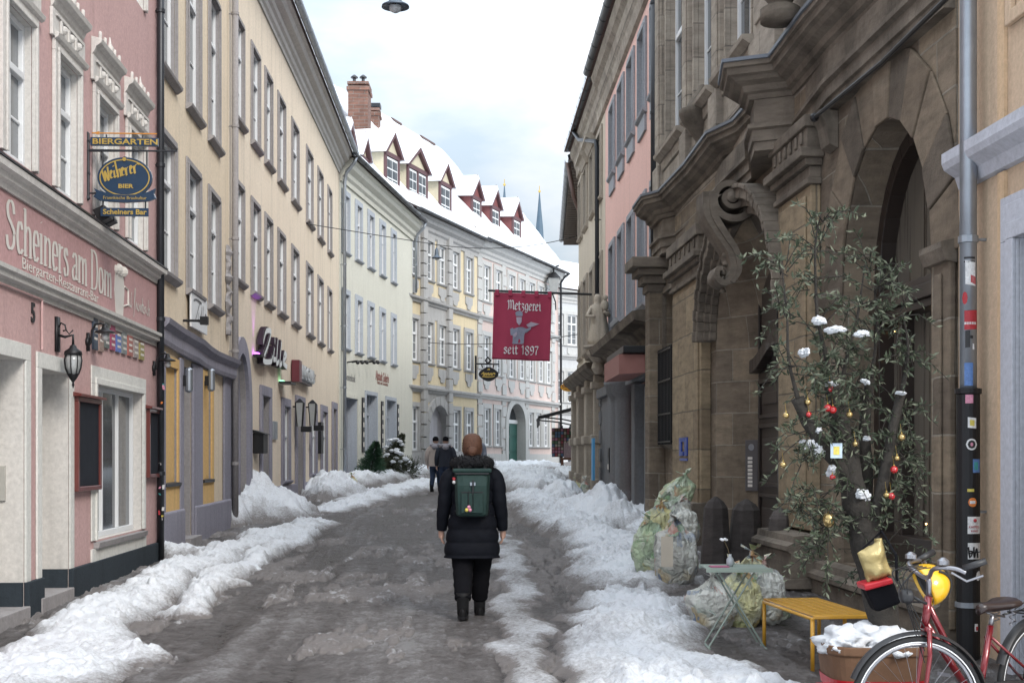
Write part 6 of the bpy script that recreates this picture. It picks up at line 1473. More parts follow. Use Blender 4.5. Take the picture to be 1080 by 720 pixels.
# ================================================================ PEOPLE
def bake(o, *mods):
    for t, kw in mods:
        md = o.modifiers.new(t, t)
        for k_, v_ in kw.items(): setattr(md, k_, v_)
    bpy.context.view_layer.update(); dg = bpy.context.evaluated_depsgraph_get()
    me = bpy.data.meshes.new_from_object(o.evaluated_get(dg)); o.modifiers.clear(); old = o.data; mats = list(old.materials); o.data = me
    me.polygons.foreach_set('use_smooth', [True]*len(me.polygons))
    if not me.materials:
        for m_ in mats: me.materials.append(m_)
    return o
def mesh_smooth(o, it=3): return bake(o, ('SMOOTH', dict(factor=.5, iterations=it)))
SKIN_ = plain('skin', (.48,.29,.22), .55, var=.08)
def oval(cx, cy, rx, ry, z, n=24, q=0, ph=0):
    out = []
    for i in range(n):
        a = 2*math.pi*i/n; c, s = math.cos(a), math.sin(a); p = 2.4
        k = (abs(c)**p+abs(s)**p)**(-1/p); out.append((cx+rx*c*k*(1+q*math.sin(3*a+ph+z*9)), cy+ry*s*k*(1+q*math.sin(4*a+z*7)), z))
    return out
def fleshtube(b, pts, rs, n=12):      # pts (x,y,z) local, tapered
    b.tube(pts, rs, n)
def body(fr, par, hipx, feet, hands, elbows, sh=.185, headz=1.58, turn=0, mat=SKIN_, face=1, z_h=None):
    b = MB(fr)
    for sg in (-1, 1):
        fx, fy, fz = feet[sg]; kx, ky = hipx*sg*.95+(fx-hipx*sg)*.4, .04+fy*.45
        b.tube([(hipx*sg,0,.88),(hipx*sg,.01,.8),(kx,ky,.48+fz*.5),((kx+fx)/2,(ky+fy)/2-.02,.34+fz*.7),(fx,fy-.01,.09+fz)], [.09,.085,.055,.055,.038], 12)
        b.tube([(fx,fy-.05,.06+fz),(fx,fy+.05,.05+fz),(fx,fy+.16,.035+fz)], [.04,.042,.028], 10)
        hx, hy, hz = hands[sg]; ex_, ey_, ez_ = elbows[sg]
        b.tube([(sh*sg*.8,0,1.38),(sh*sg,0,1.36),(ex_,ey_,ez_),((ex_+hx)/2,(ey_+hy)/2,(ez_+hz)/2),(hx,hy,hz)], [.06,.055,.042,.038,.026], 12)
        # palm, four curled fingers, thumb
        b.tube([(hx,hy,hz+.01),(hx,hy+.005,hz-.04),(hx,hy+.012,hz-.085)], [.024,.03,.028], 10)
        for k_ in range(4):
            o_ = (k_-1.5)*.019; L_ = (.062,.072,.068,.054)[k_]
            b.tube([(hx-sg*.0,hy+o_+.008,hz-.08),(hx-sg*.006,hy+o_+.01,hz-.08-L_*.5),(hx-sg*.022,hy+o_+.012,hz-.08-L_*.85),(hx-sg*.034,hy+o_+.012,hz-.08-L_*.9)], [.0105,.0095,.0085,.007], 8)
        b.tube([(hx,hy+.02,hz-.03),(hx-sg*.012,hy+.045,hz-.06),(hx-sg*.02,hy+.05,hz-.09)], [.013,.011,.009], 8)
    b.loft([oval(0,0,.145,.1,.82),oval(0,0,.16,.11,.92),oval(0,0,.13,.09,1.08),oval(0,0,.16,.105,1.28),oval(0,0,.16,.09,1.38),oval(0,0,.07,.06,1.45)])
    b.tube([(0,0,1.4),(0,.01,1.5),(0,.015,headz-.05)], [.06,.052,.055], 12)
    b.loft([oval(0,.03,.03,.04,headz-.125,20),oval(0,.025,.055,.07,headz-.1,20),oval(0,.01,.07,.09,headz-.05,20),oval(0,0,.078,.1,headz+.01,20),oval(0,-.005,.076,.098,headz+.06,20),oval(0,-.01,.055,.07,headz+.1,20),oval(0,-.01,.02,.025,headz+.118,20)])
    b.tube([(0,.09,headz+.015),(0,.122,headz-.03),(0,.098,headz-.042)], [.009,.014,.012], 8)
    for sg in (-1,1): b.ball((sg*.078,-.0,headz-.01), .018, 8, .03)
    b.tube([(-.025,.088,headz-.07),(0,.097,headz-.068),(.025,.088,headz-.07)], [.005,.008,.005], 6)
    o = b.build('body', mat, par)
    return bake(o, ('REMESH', dict(mode='VOXEL', voxel_size=.0085)), ('SMOOTH', dict(factor=.5, iterations=2)))
def eyes(fr, par, headz, hz_mat):
    b = MB(fr)
    for sg in (-1,1): b.ball((sg*.03,.087,headz+.012), .012, 8)
    b.build('eyes', hz_mat, par, smooth=True)
def coat(fr, par, rings, arms, mat, quilt=.03, pitch=.085, cuff=None, name='coat'):
    b = MB(fr); rr = []
    zs = np.arange(rings[0][4], rings[-1][4]+1e-6, .012)
    R_ = np.array(rings)
    for z in zs:
        cx, cy, rx, ry = (np.interp(z, R_[:,4], R_[:,i]) for i in range(4)); k_ = 1+quilt*(abs(math.sin(math.pi*z/pitch))**.6-.6)
        rr.append(oval(cx, cy, rx*k_, ry*k_, z, 40, .012))
    b.loft(rr)
    for a in arms:
        pts = crom3(a[0], 10); L_ = 0; P_ = []; Rs = []
        tot = sum((Vector(pts[i+1])-Vector(pts[i])).length for i in range(len(pts)-1))
        for i, p in enumerate(pts):
            if i: L_ += (Vector(p)-Vector(pts[i-1])).length
            r = np.interp(L_/tot, np.linspace(0,1,len(a[1])), a[1]); Rs.append(r*(1+quilt*1.3*(abs(math.sin(math.pi*L_/pitch))**.6-.6))); P_.append(p)
        b.tube(P_, Rs, 18)
    return b.build(name, mat, par, smooth=True)
def crom3(pts, n=6):
    q = [pts[0]]+list(pts)+[pts[-1]]; out = []
    for i in range(1, len(q)-2):
        for j in range(n):
            t = j/n; a,b,c,d = q[i-1],q[i],q[i+1],q[i+2]
            out.append(tuple(.5*((2*b[k])+(-a[k]+c[k])*t+(2*a[k]-5*b[k]+4*c[k]-d[k])*t*t+(-a[k]+3*b[k]-3*c[k]+d[k])*t**3) for k in range(3)))
    out.append(tuple(pts[-1])); return out
def trousers(fr, par, hipx, feet, mat, r0=.115, r1=.075, top=.95, hem=.16, name='trousers'):
    b = MB(fr); b.loft([oval(0,0,.17,.13,.72),oval(0,0,.175,.135,.82),oval(0,0,.17,.125,top)])
    for sg in (-1,1):
        fx, fy, fz = feet[sg]; kx, ky = hipx*sg*.95+(fx-hipx*sg)*.4, .04+fy*.45
        pts = crom3([(hipx*sg,0,.82),(hipx*sg,.01,.68),(kx,ky,.48+fz*.5),((kx*.4+fx*.6),(ky*.4+fy*.6)-.02,.28+fz*.7),(fx,fy-.01,hem+fz)], 6)
        N=len(pts); rs = [np.interp(i/(N-1), [0,.3,.55,.85,1], [r0,r0*.96,r0*.78,r1*.92,r1*.88])*(1+.04*math.sin(i*2.3)) for i in range(N)]; b.tube(pts, rs, 16)
    return b.build(name, mat, par, smooth=True)
def boots(fr, par, feet, mat, top=.3, r=.062):
    for sg in (-1,1):
        fx, fy, fz = feet[sg]; b = MB(fr)
        b.tube([(fx,fy-.02,top+fz),(fx,fy-.015,.2+fz),(fx,fy-.015,.1+fz),(fx,fy-.01,.04+fz)], [r*1.05,r,r*.92,r*.9], 14)
        b.loft([[(fx+.05*c*k1,fy+.05+.15*s+(.0),z+fz) for c, s in [(math.cos(2*math.pi*i/20), math.sin(2*math.pi*i/20)) for i in range(20)]] for z, k1 in ((.0,.95),(.03,1.0),(.06,.95),(.09,.7))])
        o = b.build('boot', mat, par, smooth=True); MB(fr).loft([[(fx+.053*math.cos(2*math.pi*i/20),fy+.05+.155*math.sin(2*math.pi*i/20),z+fz) for i in range(20)] for z in (-.005,.022)]).build('sole', IRON, o)
def on_ground(x, y): return Vector((x, y, gz(y)))
# woman walking away
BLKC = plain('black_down_fabric', (.007,.008,.012), .72, var=.4, sc=14, bd=.008, spec=.12); BLKT = plain('black_trouser_cloth', (.008,.008,.010), .95, var=.3, spec=.1)
FUR = plain('black_fur', (.008,.008,.01), .95, var=.6, sc=60, bd=.02); HAIR = plain('auburn_hair', (.085,.034,.017), .7, var=.85, sc=110, bd=.006); BOOT = plain('black_leather', (.009,.009,.010), .6, var=.3, spec=.25)
WX, WY = (498-540)/FP*12.4, 12.4
wo = on_ground(WX, WY); wf = Sg(wo, (math.cos(.03),math.sin(.03),0), (-math.sin(.03),math.cos(.03),0))
wt = thing('person', 'woman in a black quilted coat with fur collar and auburn hair walking away', 'person', wo)
feet = {-1:(-.085,-.2,.03), 1:(.07,.2,.0)}
hands = {-1:(-.288,.03,.84), 1:(.288,.03,.84)}; elb = {-1:(-.255,-.03,1.1), 1:(.255,-.03,1.1)}
body(wf, wt, .095, feet, hands, elb)
trousers(wf, wt, .095, feet, BLKT, .12, .085, hem=.17); boots(wf, wt, feet, BOOT, .24, .06)
coat(wf, wt, [(0,0,.262,.2,.575),(0,0,.25,.195,.7),(0,0,.225,.18,.9),(0,0,.19,.16,1.08),(0,0,.2,.165,1.25),(0,0,.205,.15,1.34),(0,0,.17,.13,1.42),(0,0,.11,.1,1.47)],
     [([(sg*.15,0,1.36),(sg*.222,-.0,1.3),(sg*.252,-.03,1.1),(sg*.275,.0,.95),(sg*.285,.03,.83)], [.072,.078,.068,.06,.046]) for sg in (-1,1)], BLKC, .07, .12)
b = MB(wf); rnd = random.Random(2)
for i in range(1500):
    a = rnd.uniform(0, 2*math.pi); t = rnd.uniform(0, 2*math.pi); cx_, cy_, cz_ = .155*math.cos(a), .125*math.sin(a)-.02, 1.45+.02*math.sin(a)*-1; r = .055
    rad = Vector((math.cos(a)*math.cos(t), math.sin(a)*math.cos(t), math.sin(t))); p = Vector((cx_,cy_,cz_))+rad*r*.8; q_ = p+(rad+Vector((rnd.uniform(-.5,.5),rnd.uniform(-.5,.5),rnd.uniform(-.6,.2))))*.035; w_ = Vector((-math.sin(a),math.cos(a),.2))*.006
    b.add([p-w_, p+w_, q_], [(0,1,2)])
ring = [(.155*math.cos(a), .125*math.sin(a)-.02, 1.45-.02*math.sin(a)) for a in [2*math.pi*i/24 for i in range(25)]]; b.tube(ring, .055, 12, cap=False)
b.build('fur_collar', FUR, wt, smooth=True)
b = MB(wf); hz = 1.6
b.loft([oval(0,-.03,.065,.06,1.5,20,.03),oval(0,-.02,.083,.095,1.56,20,.03),oval(0,-.01,.092,.112,1.62,20,.02),oval(0,-.008,.09,.108,1.67,20,.02),oval(0,-.01,.068,.083,1.71,20),oval(0,-.01,.03,.035,1.73,20)])
b.ball((.0,-.145,1.56), .05, 12, .046); b.ball((.02,-.135,1.575), .03, 8); b.ball((-.022,-.13,1.535), .032, 8)
for i in range(7): a = -1.57+(i-3)*.3; b.tube([(.1*math.cos(a),.02+.11*math.sin(a),1.66),(.09*math.cos(a)*.7,-.01+.115*math.sin(a),1.6),(0,-.12,1.56)], [.012,.014,.01], 6)
for i in range(12): b.tube([(rnd.uniform(-.06,.06),-.1,1.52),(rnd.uniform(-.07,.07),-.13,1.49),(rnd.uniform(-.08,.08),-.14,1.46)], [.006,.005,.002], 5)
for i in range(160):
    a = rnd.uniform(math.pi,2*math.pi); z0_ = rnd.uniform(1.56,1.7); r_ = .094*(1-max(0,z0_-1.64)*4); b.tube([(r_*math.cos(a),.0+r_*1.05*math.sin(a),z0_),(r_*.98*math.cos(a)*.85,-.01+r_*1.12*math.sin(a),z0_-.05),(.02*math.cos(a),-.125,1.56)], [.0035,.004,.003], 4)
for i in range(30): a=rnd.uniform(0,6.28); b.tube([(.05*math.cos(a),-.15,1.555+.045*math.sin(a)),(.03*math.cos(a+1),-.178,1.555+.03*math.sin(a+1)),(.05*math.cos(a+2),-.15,1.555+.045*math.sin(a+2))], .004, 4)
b.build('hair', HAIR, wt, smooth=True)
# backpack: worn, its own thing
GRNB = plain('bottle_green_canvas', (.006,.028,.024), .75, var=.3, sc=30, bd=.003)
bp_ = thing('backpack', 'bottle green roll-top backpack with dangling charms on the woman in black', 'backpack', wf.w(0,-.28,.98))
b = MB(wf); b.loft([[(x*w_, -.19-d_*y, z) for x, y in ((-1,.15),(-.85,.9),(-.5,1),(.5,1),(.85,.9),(1,.15),(1,0),(-1,0))] for z, w_, d_ in ((.965,.12,.10),(.98,.145,.14),(1.1,.155,.15),(1.25,.16,.14),(1.34,.165,.10),(1.40,.17,.07))])
b.build('bag_body', GRNB, bp_, smooth=False, bev=.012)
b = MB(wf); b.box(-.18,.18,-.285,-.19,1.365,1.405); b.build('roll_top', GRNB, bp_, bev=.015); b = MB(wf); b.box(-.155,.155,-.30,-.285,1.35,1.365); b.build('dark_strap', IRON, bp_, bev=.003)
MB(wf).box(-.1,.1,-.352,-.34,1.0,1.18).build('front_pocket', GRNB, bp_, bev=.006); b=MB(wf); b.box(.0,.015,-.352,-.34,1.02,1.3); b.box(-.1,.1,-.356,-.352,1.185,1.195); b.build('zip', IRON, bp_); MB(wf).box(-.02,.03,-.345,-.33,1.25,1.28).build('patch', ZINC, bp_)
b = MB(wf)
for sg in (-1,1): b.tube([(sg*.11,-.2,1.38),(sg*.13,-.1,1.47),(sg*.13,.05,1.46),(sg*.15,.17,1.3),(sg*.17,.1,1.1),(sg*.14,-.16,1.0)], .018, 8)
b.build('shoulder_strap', IRON, bp_)
for (x, z, m_) in ((-.165,1.31,STK[1]),(-.165,1.28,STK[0]),(-.03,1.055,STK[4]),(-.05,1.03,STK[3]),(-.02,1.03,STK[4])):
    MB(wf).ball((x,-.36 if x > -.1 else -.24,z), .018, 8).build('charm', m_, bp_, smooth=True)
b = MB(wf); b.tube([(-.165,-.24,1.31),(-.16,-.2,1.38)], .003); b.tube([(-.035,-.362,1.06),(-.035,-.36,1.2)], .003); b.build('charm_cord', IRON, bp_)
# other walkers
def walker(x, y, yaw, h, label, coatm, legm, headm, hood=None, feet=None, hairm=None, hem=.8, quilt=.012, name='person', scarf=None, cap=True, facing=None):
    o = on_ground(x, y); k_ = h/1.72; c, s = math.cos(yaw), math.sin(yaw)
    class F:
        def w(q, a, d, z): return o+Vector((c*a-s*d, s*a+c*d, z))*k_
    f_ = F(); t = thing(name, label, 'person', o)
    feet = feet or {-1:(-.1,.15,.0), 1:(.1,-.15,.02)}; hands = {-1:(-.27,.1,.83), 1:(.27,-.05,.83)}; elb = {-1:(-.265,-.0,1.1), 1:(.265,-.06,1.1)}
    body(f_, t, .095, feet, hands, elb); trousers(f_, t, .095, feet, legm, .105, .075); boots(f_, t, feet, BOOT, .22, .06)
    coat(f_, t, [(0,0,.225,.17,hem),(0,0,.215,.165,1.0),(0,0,.205,.16,1.15),(0,0,.225,.16,1.3),(0,0,.2,.14,1.38),(0,0,.12,.11,1.47)], [([(sg*.15,0,1.36),(sg*.21,0,1.3),(sg*.265,-.02 if sg<0 else -.05,1.1),(sg*.275,.04*(-sg),.95),(sg*.272,.09 if sg<0 else -.04,.85)], [.08,.085,.075,.066,.055]) for sg in (-1,1)], coatm, quilt, .11)
    b = MB(f_)
    if cap: b.loft([oval(0,-.01,.088,.108,1.58,20),oval(0,-.01,.092,.112,1.62,20),oval(0,-.01,.088,.105,1.67,20),oval(0,-.01,.06,.07,1.71,20),oval(0,-.01,.02,.02,1.725,20)]); b.build('knitted_hat', headm, t, smooth=True)
    else: b.loft([oval(0,-.03,.075,.075,1.52,20,.03),oval(0,-.025,.084,.09,1.6,20,.03),oval(0,-.02,.082,.095,1.66,20,.02),oval(0,-.02,.05,.06,1.71,20)]); b.build('hair', headm, t, smooth=True)
    if hood: b = MB(f_); b.tube([(.13*math.cos(a),.1*math.sin(a)-.03,1.44-.02*math.sin(a)) for a in [2*math.pi*i/20 for i in range(21)]], .05, 10, cap=False); b.ball((0,-.12,1.4), .11, 12, .09); b.build('hood', hood, t, smooth=True)
    eyes(f_, t, 1.58, IRON)
    return t, f_
NAVYC = plain('dark_navy_cloth', (.014,.018,.03), .8, var=.3); GREYH = plain('light_grey_knit', (.3,.29,.32), .9, var=.2); BEIC = plain('pale_beige_coat', (.42,.36,.33), .85, var=.15); JEAN = plain('dark_blue_denim', (.02,.035,.075), .85, var=.3)
GREYC = plain('steel_grey_cloth', (.2,.22,.27), .85, var=.2)
a_, c_ = (470-540)/FP*38.8, 38.8
walker(a_, 38.8, 0.05, 1.66, 'person in a dark navy coat with grey hood and black hat walking away', NAVYC, JEAN, BLKT, GREYH)
walker((459.5-540)/FP*39.6, 39.6, -.15, 1.66, 'person in a pale beige coat and dark hat walking beside the navy coat', BEIC, JEAN, BLKT, GREYH, feet={-1:(-.1,-.12,.02),1:(.1,.15,0)})
walker((503-540)/FP*46, 46, math.pi-.1, 1.74, 'grey haired man in steel grey coat walking towards us behind the woman in black', GREYC, NAVYC, plain('grey_hair', (.35,.34,.33), .8), None, cap=False)
# ================================================================ RUBBISH BAGS
def bagmat(name, tint, seed):
    m, n, b = nt(name); v = coords(n); vo = n.nodes.new('ShaderNodeTexVoronoi'); vo.inputs['Scale'].default_value = 9; vo.inputs['Randomness'].default_value = 1
    mp = n.nodes.new('ShaderNodeVectorMath'); mp.operation='ADD'; mp.inputs[1].default_value=(seed*3.1,seed*1.7,seed); lk(n, v, mp.inputs[0])
    wn_ = n.nodes.new('ShaderNodeTexNoise'); wn_.inputs['Scale'].default_value=6; lk(n, mp.outputs[0], wn_.inputs['Vector']); ad = n.nodes.new('ShaderNodeVectorMath'); ad.operation='MULTIPLY_ADD'; ad.inputs[1].default_value=(.25,.25,.25); lk(n, wn_.outputs[1], ad.inputs[0]); lk(n, mp.outputs[0], ad.inputs[2]); lk(n, ad.outputs[0], vo.inputs['Vector'])
    sep = n.nodes.new('ShaderNodeSeparateColor'); lk(n, vo.outputs['Color'], sep.inputs[0])
    cr = ramp(n, sep.outputs[0], [(0,(.55,.55,.5)),(.2,(.07,.14,.3)),(.34,(.6,.58,.55)),(.46,(.5,.12,.07)),(.55,(.15,.3,.15)),(.66,(.62,.6,.57)),(.8,(.04,.05,.06)),(.92,(.55,.4,.15))])
    for e in cr.node.color_ramp.elements: pass
    cr.node.color_ramp.interpolation='CONSTANT'
    f = noise(n, mp.outputs[0], 4, 5); k_ = ramp(n, f, [(.36, .22), (.60, .90)]); col = mixc(n, k_, cr, tint)
    lk(n, col, b.inputs['Base Color']); b.inputs['Roughness'].default_value=.28; b.inputs['Specular IOR Level'].default_value=.6; b.inputs['Subsurface Weight'].default_value=0
    vb_ = n.nodes.new('ShaderNodeTexVoronoi'); vb_.feature='DISTANCE_TO_EDGE'; vb_.inputs['Scale'].default_value=11; lk(n, ad.outputs[0], vb_.inputs['Vector']); h1_ = noise(n, mp.outputs[0], 14, 9, .75); hh_ = n.nodes.new('ShaderNodeMath'); hh_.operation='MULTIPLY_ADD'; hh_.inputs[1].default_value=1.2; lk(n, vb_.outputs[0], hh_.inputs[0]); lk(n, h1_, hh_.inputs[2]); bump(n, b, hh_.outputs[0], .045, 1.0); MATS[name]=m; return m
BG = [bagmat('clear_yellow_sack', (.84,.80,.40), 1), bagmat('clear_milky_sack', (.86,.87,.80), 2), bagmat('clear_greenish_sack', (.62,.76,.50), 3)]
from mathutils import noise as mn
def sack(c, r, h, m_, lb, grp, seed=0, lean=(0,0), tie=(0,0,1), knot=True):
    c = Vector(c); t = thing('rubbish_sack', lb, 'rubbish bag', c, grp)
    b = MB(); U, V_ = 80, 56; vs = []; tie = Vector(tie).normalized()
    for j in range(V_+1):
        t_ = j/V_; ph = math.pi*t_
        for i in range(U):
            a = 2*math.pi*i/U; z = -math.cos(ph); rr = math.sin(ph)**.62
            if z > .55: rr *= 1-.62*((z-.55)/.45)**1.1
            p = Vector((rr*math.cos(a), rr*math.sin(a), z)); 
            fo_ = max(0,z+.2); nn = mn.noise(p*1.5+Vector((seed,0,0)))*.14+abs(mn.noise(p*3.4+Vector((0,seed,0))))*-.10+abs(mn.noise(Vector((math.cos(a)*4.5+z*1.2, math.sin(a)*4.5-z*.9, seed+z*.7))))*-(.10+.28*fo_)+abs(mn.noise(p*8+Vector((0,seed,3))))*-.035
            p *= 1+nn; q_ = Vector((p.x*r, p.y*r, (p.z+1)*h/2)); q_.x += lean[0]*q_.z; q_.y += lean[1]*q_.z
            if q_.z < h*.06: q_.z = q_.z*.4
            vs.append(c+q_)
    b.add(vs, [(j*U+i, j*U+(i+1)%U, (j+1)*U+(i+1)%U, (j+1)*U+i) for j in range(V_) for i in range(U)])
    b.build('film', m_, t, smooth=True)
    if knot:
        top = c+Vector((lean[0]*h, lean[1]*h, h*.93)); b = MB(); rnd = random.Random(seed)
        b.tube([top, top+Vector((0,0,.05))], [.03,.018], 8)
        for k_ in range(7):
            a = rnd.uniform(0,6.28); d = Vector((math.cos(a),math.sin(a),rnd.uniform(.2,1)))*rnd.uniform(.06,.11); w_ = Vector((-math.sin(a),math.cos(a),0))*.035
            b.add([top+Vector((0,0,.045)), top+d+w_+Vector((0,0,.04)), top+d*1.2-w_+Vector((0,0,.05))], [(0,1,2)])
        b.build('tied_neck', m_, t)
    return t
def bagat(u, v, Y): p = P(u, v, Y); return p
g1_ = 'rubbish sacks piled against the palace corner'
def sk(u, vb, Y, wpx, hpx, m_, lb, grp, seed, **k): p = P(u, vb, Y); sack((p.x,p.y,p.z), wpx*Y/FP/2*.97, hpx*Y/FP*1.04, m_, lb, grp, seed, **k)
sk(712, 620, 14.9, 50, 70, BG[1], 'large clear sack with white label at the front of the corner pile', g1_, 1)
sk(686, 609, 15.2, 42, 58, BG[2], 'sack with blue packaging at the left front of the corner pile', g1_, 5)
sk(693, 578, 15.7, 40, 46, BG[0], 'yellowish sack on the left shoulder of the corner pile', g1_, 9, lean=(.1,0))
sk(716, 580, 15.7, 46, 48, BG[1], 'grey white sack behind the front one in the corner pile', g1_, 13)
sk(697, 608, 16.1, 60, 66, BG[2], 'dark packed sack hidden low in the corner pile', g1_, 15, knot=False)
sk(713, 551, 15.9, 36, 30, BG[1], 'small pinkish sack second from the top of the corner pile', g1_, 17, knot=False)
sk(699, 549, 16.0, 40, 46, BG[2], 'green bottomed sack leaning at the very top of the corner pile', g1_, 21, lean=(.5,0))
o = MB(); p = P(703,578,14.45); o.box(p.x-.06,p.x+.07,p.y-.01,p.y,p.z-.2,p.z+.13); tag(o.build('paper_label', plain('cream_paper', (.62,.55,.45), .8)), 'cream paper label stuck on the front sack of the corner pile', 'label')
g2_ = 'rubbish sacks behind the bistro table'
sk(751, 666, 11.8, 58, 54, BG[1], 'wide clear sack slumped left of the bistro table', g2_, 31)
sk(781, 668, 11.9, 50, 66, BG[0], 'sack with orange packaging directly behind the bistro table', g2_, 37)
sk(806, 664, 12.1, 48, 70, BG[1], 'tall milky sack right of the bistro table', g2_, 41)
sk(818, 668, 12.5, 34, 46, BG[2], 'green sack between the bistro table and the yellow bench', g2_, 45)
sk(793, 640, 12.5, 36, 56, BG[0], 'yellow tied sack at the back behind the bistro table', g2_, 49)
sk(371, 519, 41, 13, 17, BG[0], 'small yellow white sack in the snow by the ivory house', None, 55)
sk(608, 524, 37.5, 13, 17, BG[0], 'beige sack standing in the snow left of its twin by the beige house', None, 57)
sk(617, 522, 37, 11, 15, BG[1], 'paler sack standing in the snow right of its twin by the beige house', None, 59)
# ================================================================ BISTRO TABLE
SAGE = plain('sage_green_metal', (.27,.33,.29), .45, .1, .15)
Yt = 10.75; gt = gz(Yt); c_ = P(774,597,Yt); x0, x1 = P(741,0,Yt).x, P(807,0,Yt).x; zt = c_.z; y0, y1 = Yt-.2, Yt+.2
t = thing('bistro_table', 'small sage green folding bistro table with crossed legs', 'table', (c_.x, Yt, gt))
MB().box(x0+.01, x1+.01, y0, y1, zt-.015, zt).build('table_top', SAGE, t, bev=.006); b = MB(); b.box(x0+.0,x1+.02,y0-.012,y0-.002,zt-.03,zt+.002); b.box(x0,x1+.02,y1+.002,y1+.012,zt-.03,zt+.002); b.build('top_rim', SAGE, t)
for sg, (xa, xb) in (('a',(x0+.1,x1-.03)),('b',(x1-.1,x0+.03))):
    for y in ((y0+.05, y1-.05) if sg=='a' else (y0+.08, y1-.08)):
        MB().tube([(xa,y,zt-.02),(xb,y,gt+.012)], .008, 6).build('leg', SAGE, t)
b = MB()
for x, dy in ((x0+.03,.08),(x1-.03,.05)): b.tube([(x,y0+dy-.06,gt+.014),(x,y1-dy+.06,gt+.014)], .01, 6)
b.tube([(x0+.08,y0+.05,gt+.28),(x0+.08,y1-.05,gt+.28)], .007, 6); b.build('foot_bar', SAGE, t)
t = thing('flower_vase', 'tiny glass vase with one white flower on the bistro table', 'vase', P(770,595,Yt)); p = P(770,0,Yt); p.z = zt
MB().lathe(p, [(.022,0),(.03,.02),(.03,.06),(.012,.085),(.014,.1)], 14).build('vase_glass', plain('clear_vase_glass', (.35,.38,.4), .08, spec=.9), t, smooth=True)
b = MB(); b.tube([p+Vector((0,0,.08)),p+Vector((-.02,0,.15)),p+Vector((-.05,0,.21))], .0025, 5); b.build('stem', plain('dry_stem', (.16,.12,.06), .8), t)
b = MB(); 
for k_ in range(6): b.ball(p+Vector((-.05+.02*math.cos(k_),.02*math.sin(k_),.215+.006*(k_%2))), .015, 8, .01)
b.build('blossom', WHITE, t, smooth=True)
o = MB().box(x0+.05,x0+.2,Yt-.12,Yt+.02,zt+.002,zt+.008).build('menu_card', plain('magenta_card', (.35,.1,.18), .6)); tag(o, 'flat magenta card lying on the bistro table', 'card')
# ================================================================ YELLOW BENCH
YELB = plain('honey_yellow_metal', (.62,.32,.03), .38, .0, .08, coat=.4)
A_ = P(806,624.5,10.75); D_ = P(857,655,9.62); A_.z = D_.z = (A_.z+D_.z)/2; e1 = (D_-A_); L_ = e1.length; e1.normalize(); e2 = Vector((-e1.y, e1.x, 0)); 
if e2.x < 0: e2 = -e2
BF = Sg((A_.x,A_.y,0), e1, e2); zb = A_.z; Wb = .46
t = thing('bench', 'honey yellow metal bench with slatted seat and rounded edges', 'bench', (A_.x+.3, A_.y-.4, gz(10)))
b = MB(BF)
for k_ in range(6):
    d0_ = Wb*k_/6+.006; 
    b.box(-.02, L_+.02, d0_, d0_+Wb/6-.014, zb-.014, zb)
b.build('slatted_seat', YELB, t, bev=.004)
b = MB(BF)
for s in (-.03, L_+.0): b.box(s, s+.03, 0, Wb, zb-.03, zb-.001)
b.tube([(-.02,0,zb-.03),(L_+.02,0,zb-.03)], .014); b.tube([(-.02,Wb,zb-.03),(L_+.02,Wb,zb-.03)], .014); b.build('seat_frame', YELB, t, bev=.006)
for s, d in ((.0,.0),(L_,.0),(.0,Wb),(L_,Wb),(L_*.5,Wb)):
    w_ = BF.w(s,d,0); MB(BF).tube([(s,d,zb-.02),(s,d,gz(w_.y)-.01)], .016, 10).build('leg', YELB, t, smooth=True)
# ================================================================ PLANTER AND OLIVE TREE
CORK = plain('rust_brown_planter_clay', (.15,.08,.045), .9, var=.3, sc=14, bd=.006); REDR = plain('red_satin_ribbon', (.45,.01,.02), .4, var=.2)
Yp = 8.1; gp_ = gz(Yp); xl, xr = P(866,0,Yp).x, P(972,0,Yp).x; xm = (xl+xr)/2; rw = (xr-xl)/2; zt = P(0,683,Yp-.3).z
RNG = [((abs(math.cos(a))**.5)*(1 if math.cos(a)>0 else -1), (abs(math.sin(a))**.5)*(1 if math.sin(a)>0 else -1)) for a in [2*math.pi*(i+.5)/36 for i in range(36)]]
t = thing('planter', 'rust brown planter filled with snow and tied with a red ribbon', 'planter', (xm, Yp, gp_))
MB().loft([[(xm+rw*k1*sx_, Yp+.3*k1*sy_, z) for sx_, sy_ in RNG] for z, k1 in ((gp_-.02,.80),(gp_+.2,.9),(zt-.06,.98),(zt-.05,1.02),(zt,1.02),(zt,.94),(zt-.05,.9))]).build('pot', CORK, t, smooth=False, bev=.006)
MB().loft([[(xm+(rw+.004)*k1*sx_, Yp+(.3+.004)*k1*sy_, z) for sx_, sy_ in RNG] for z, k1 in ((gp_+.2,.905),(gp_+.26,.935))], cap=False).build('ribbon', REDR, t)
b = MB(); 
for sg in (-1,1):
    b.loft([[(xl-.0+sg*.0,Yp-.31,gp_+.2),(xl,Yp-.31,gp_+.26),(xl,Yp-.3,gp_+.26),(xl,Yp-.3,gp_+.2)],[(xl-.09,Yp-.34+sg*.04,gp_+.12),(xl-.1,Yp-.36+sg*.04,gp_+.26),(xl-.1,Yp-.34+sg*.04,gp_+.26),(xl-.09,Yp-.32+sg*.04,gp_+.12)],[(xl-.15,Yp-.34+sg*.05,gp_+.02),(xl-.2,Yp-.36,gp_+.1),(xl-.2,Yp-.35,gp_+.1),(xl-.15,Yp-.33+sg*.05,gp_+.02)]])
b.build('bow', REDR, t, smooth=True)
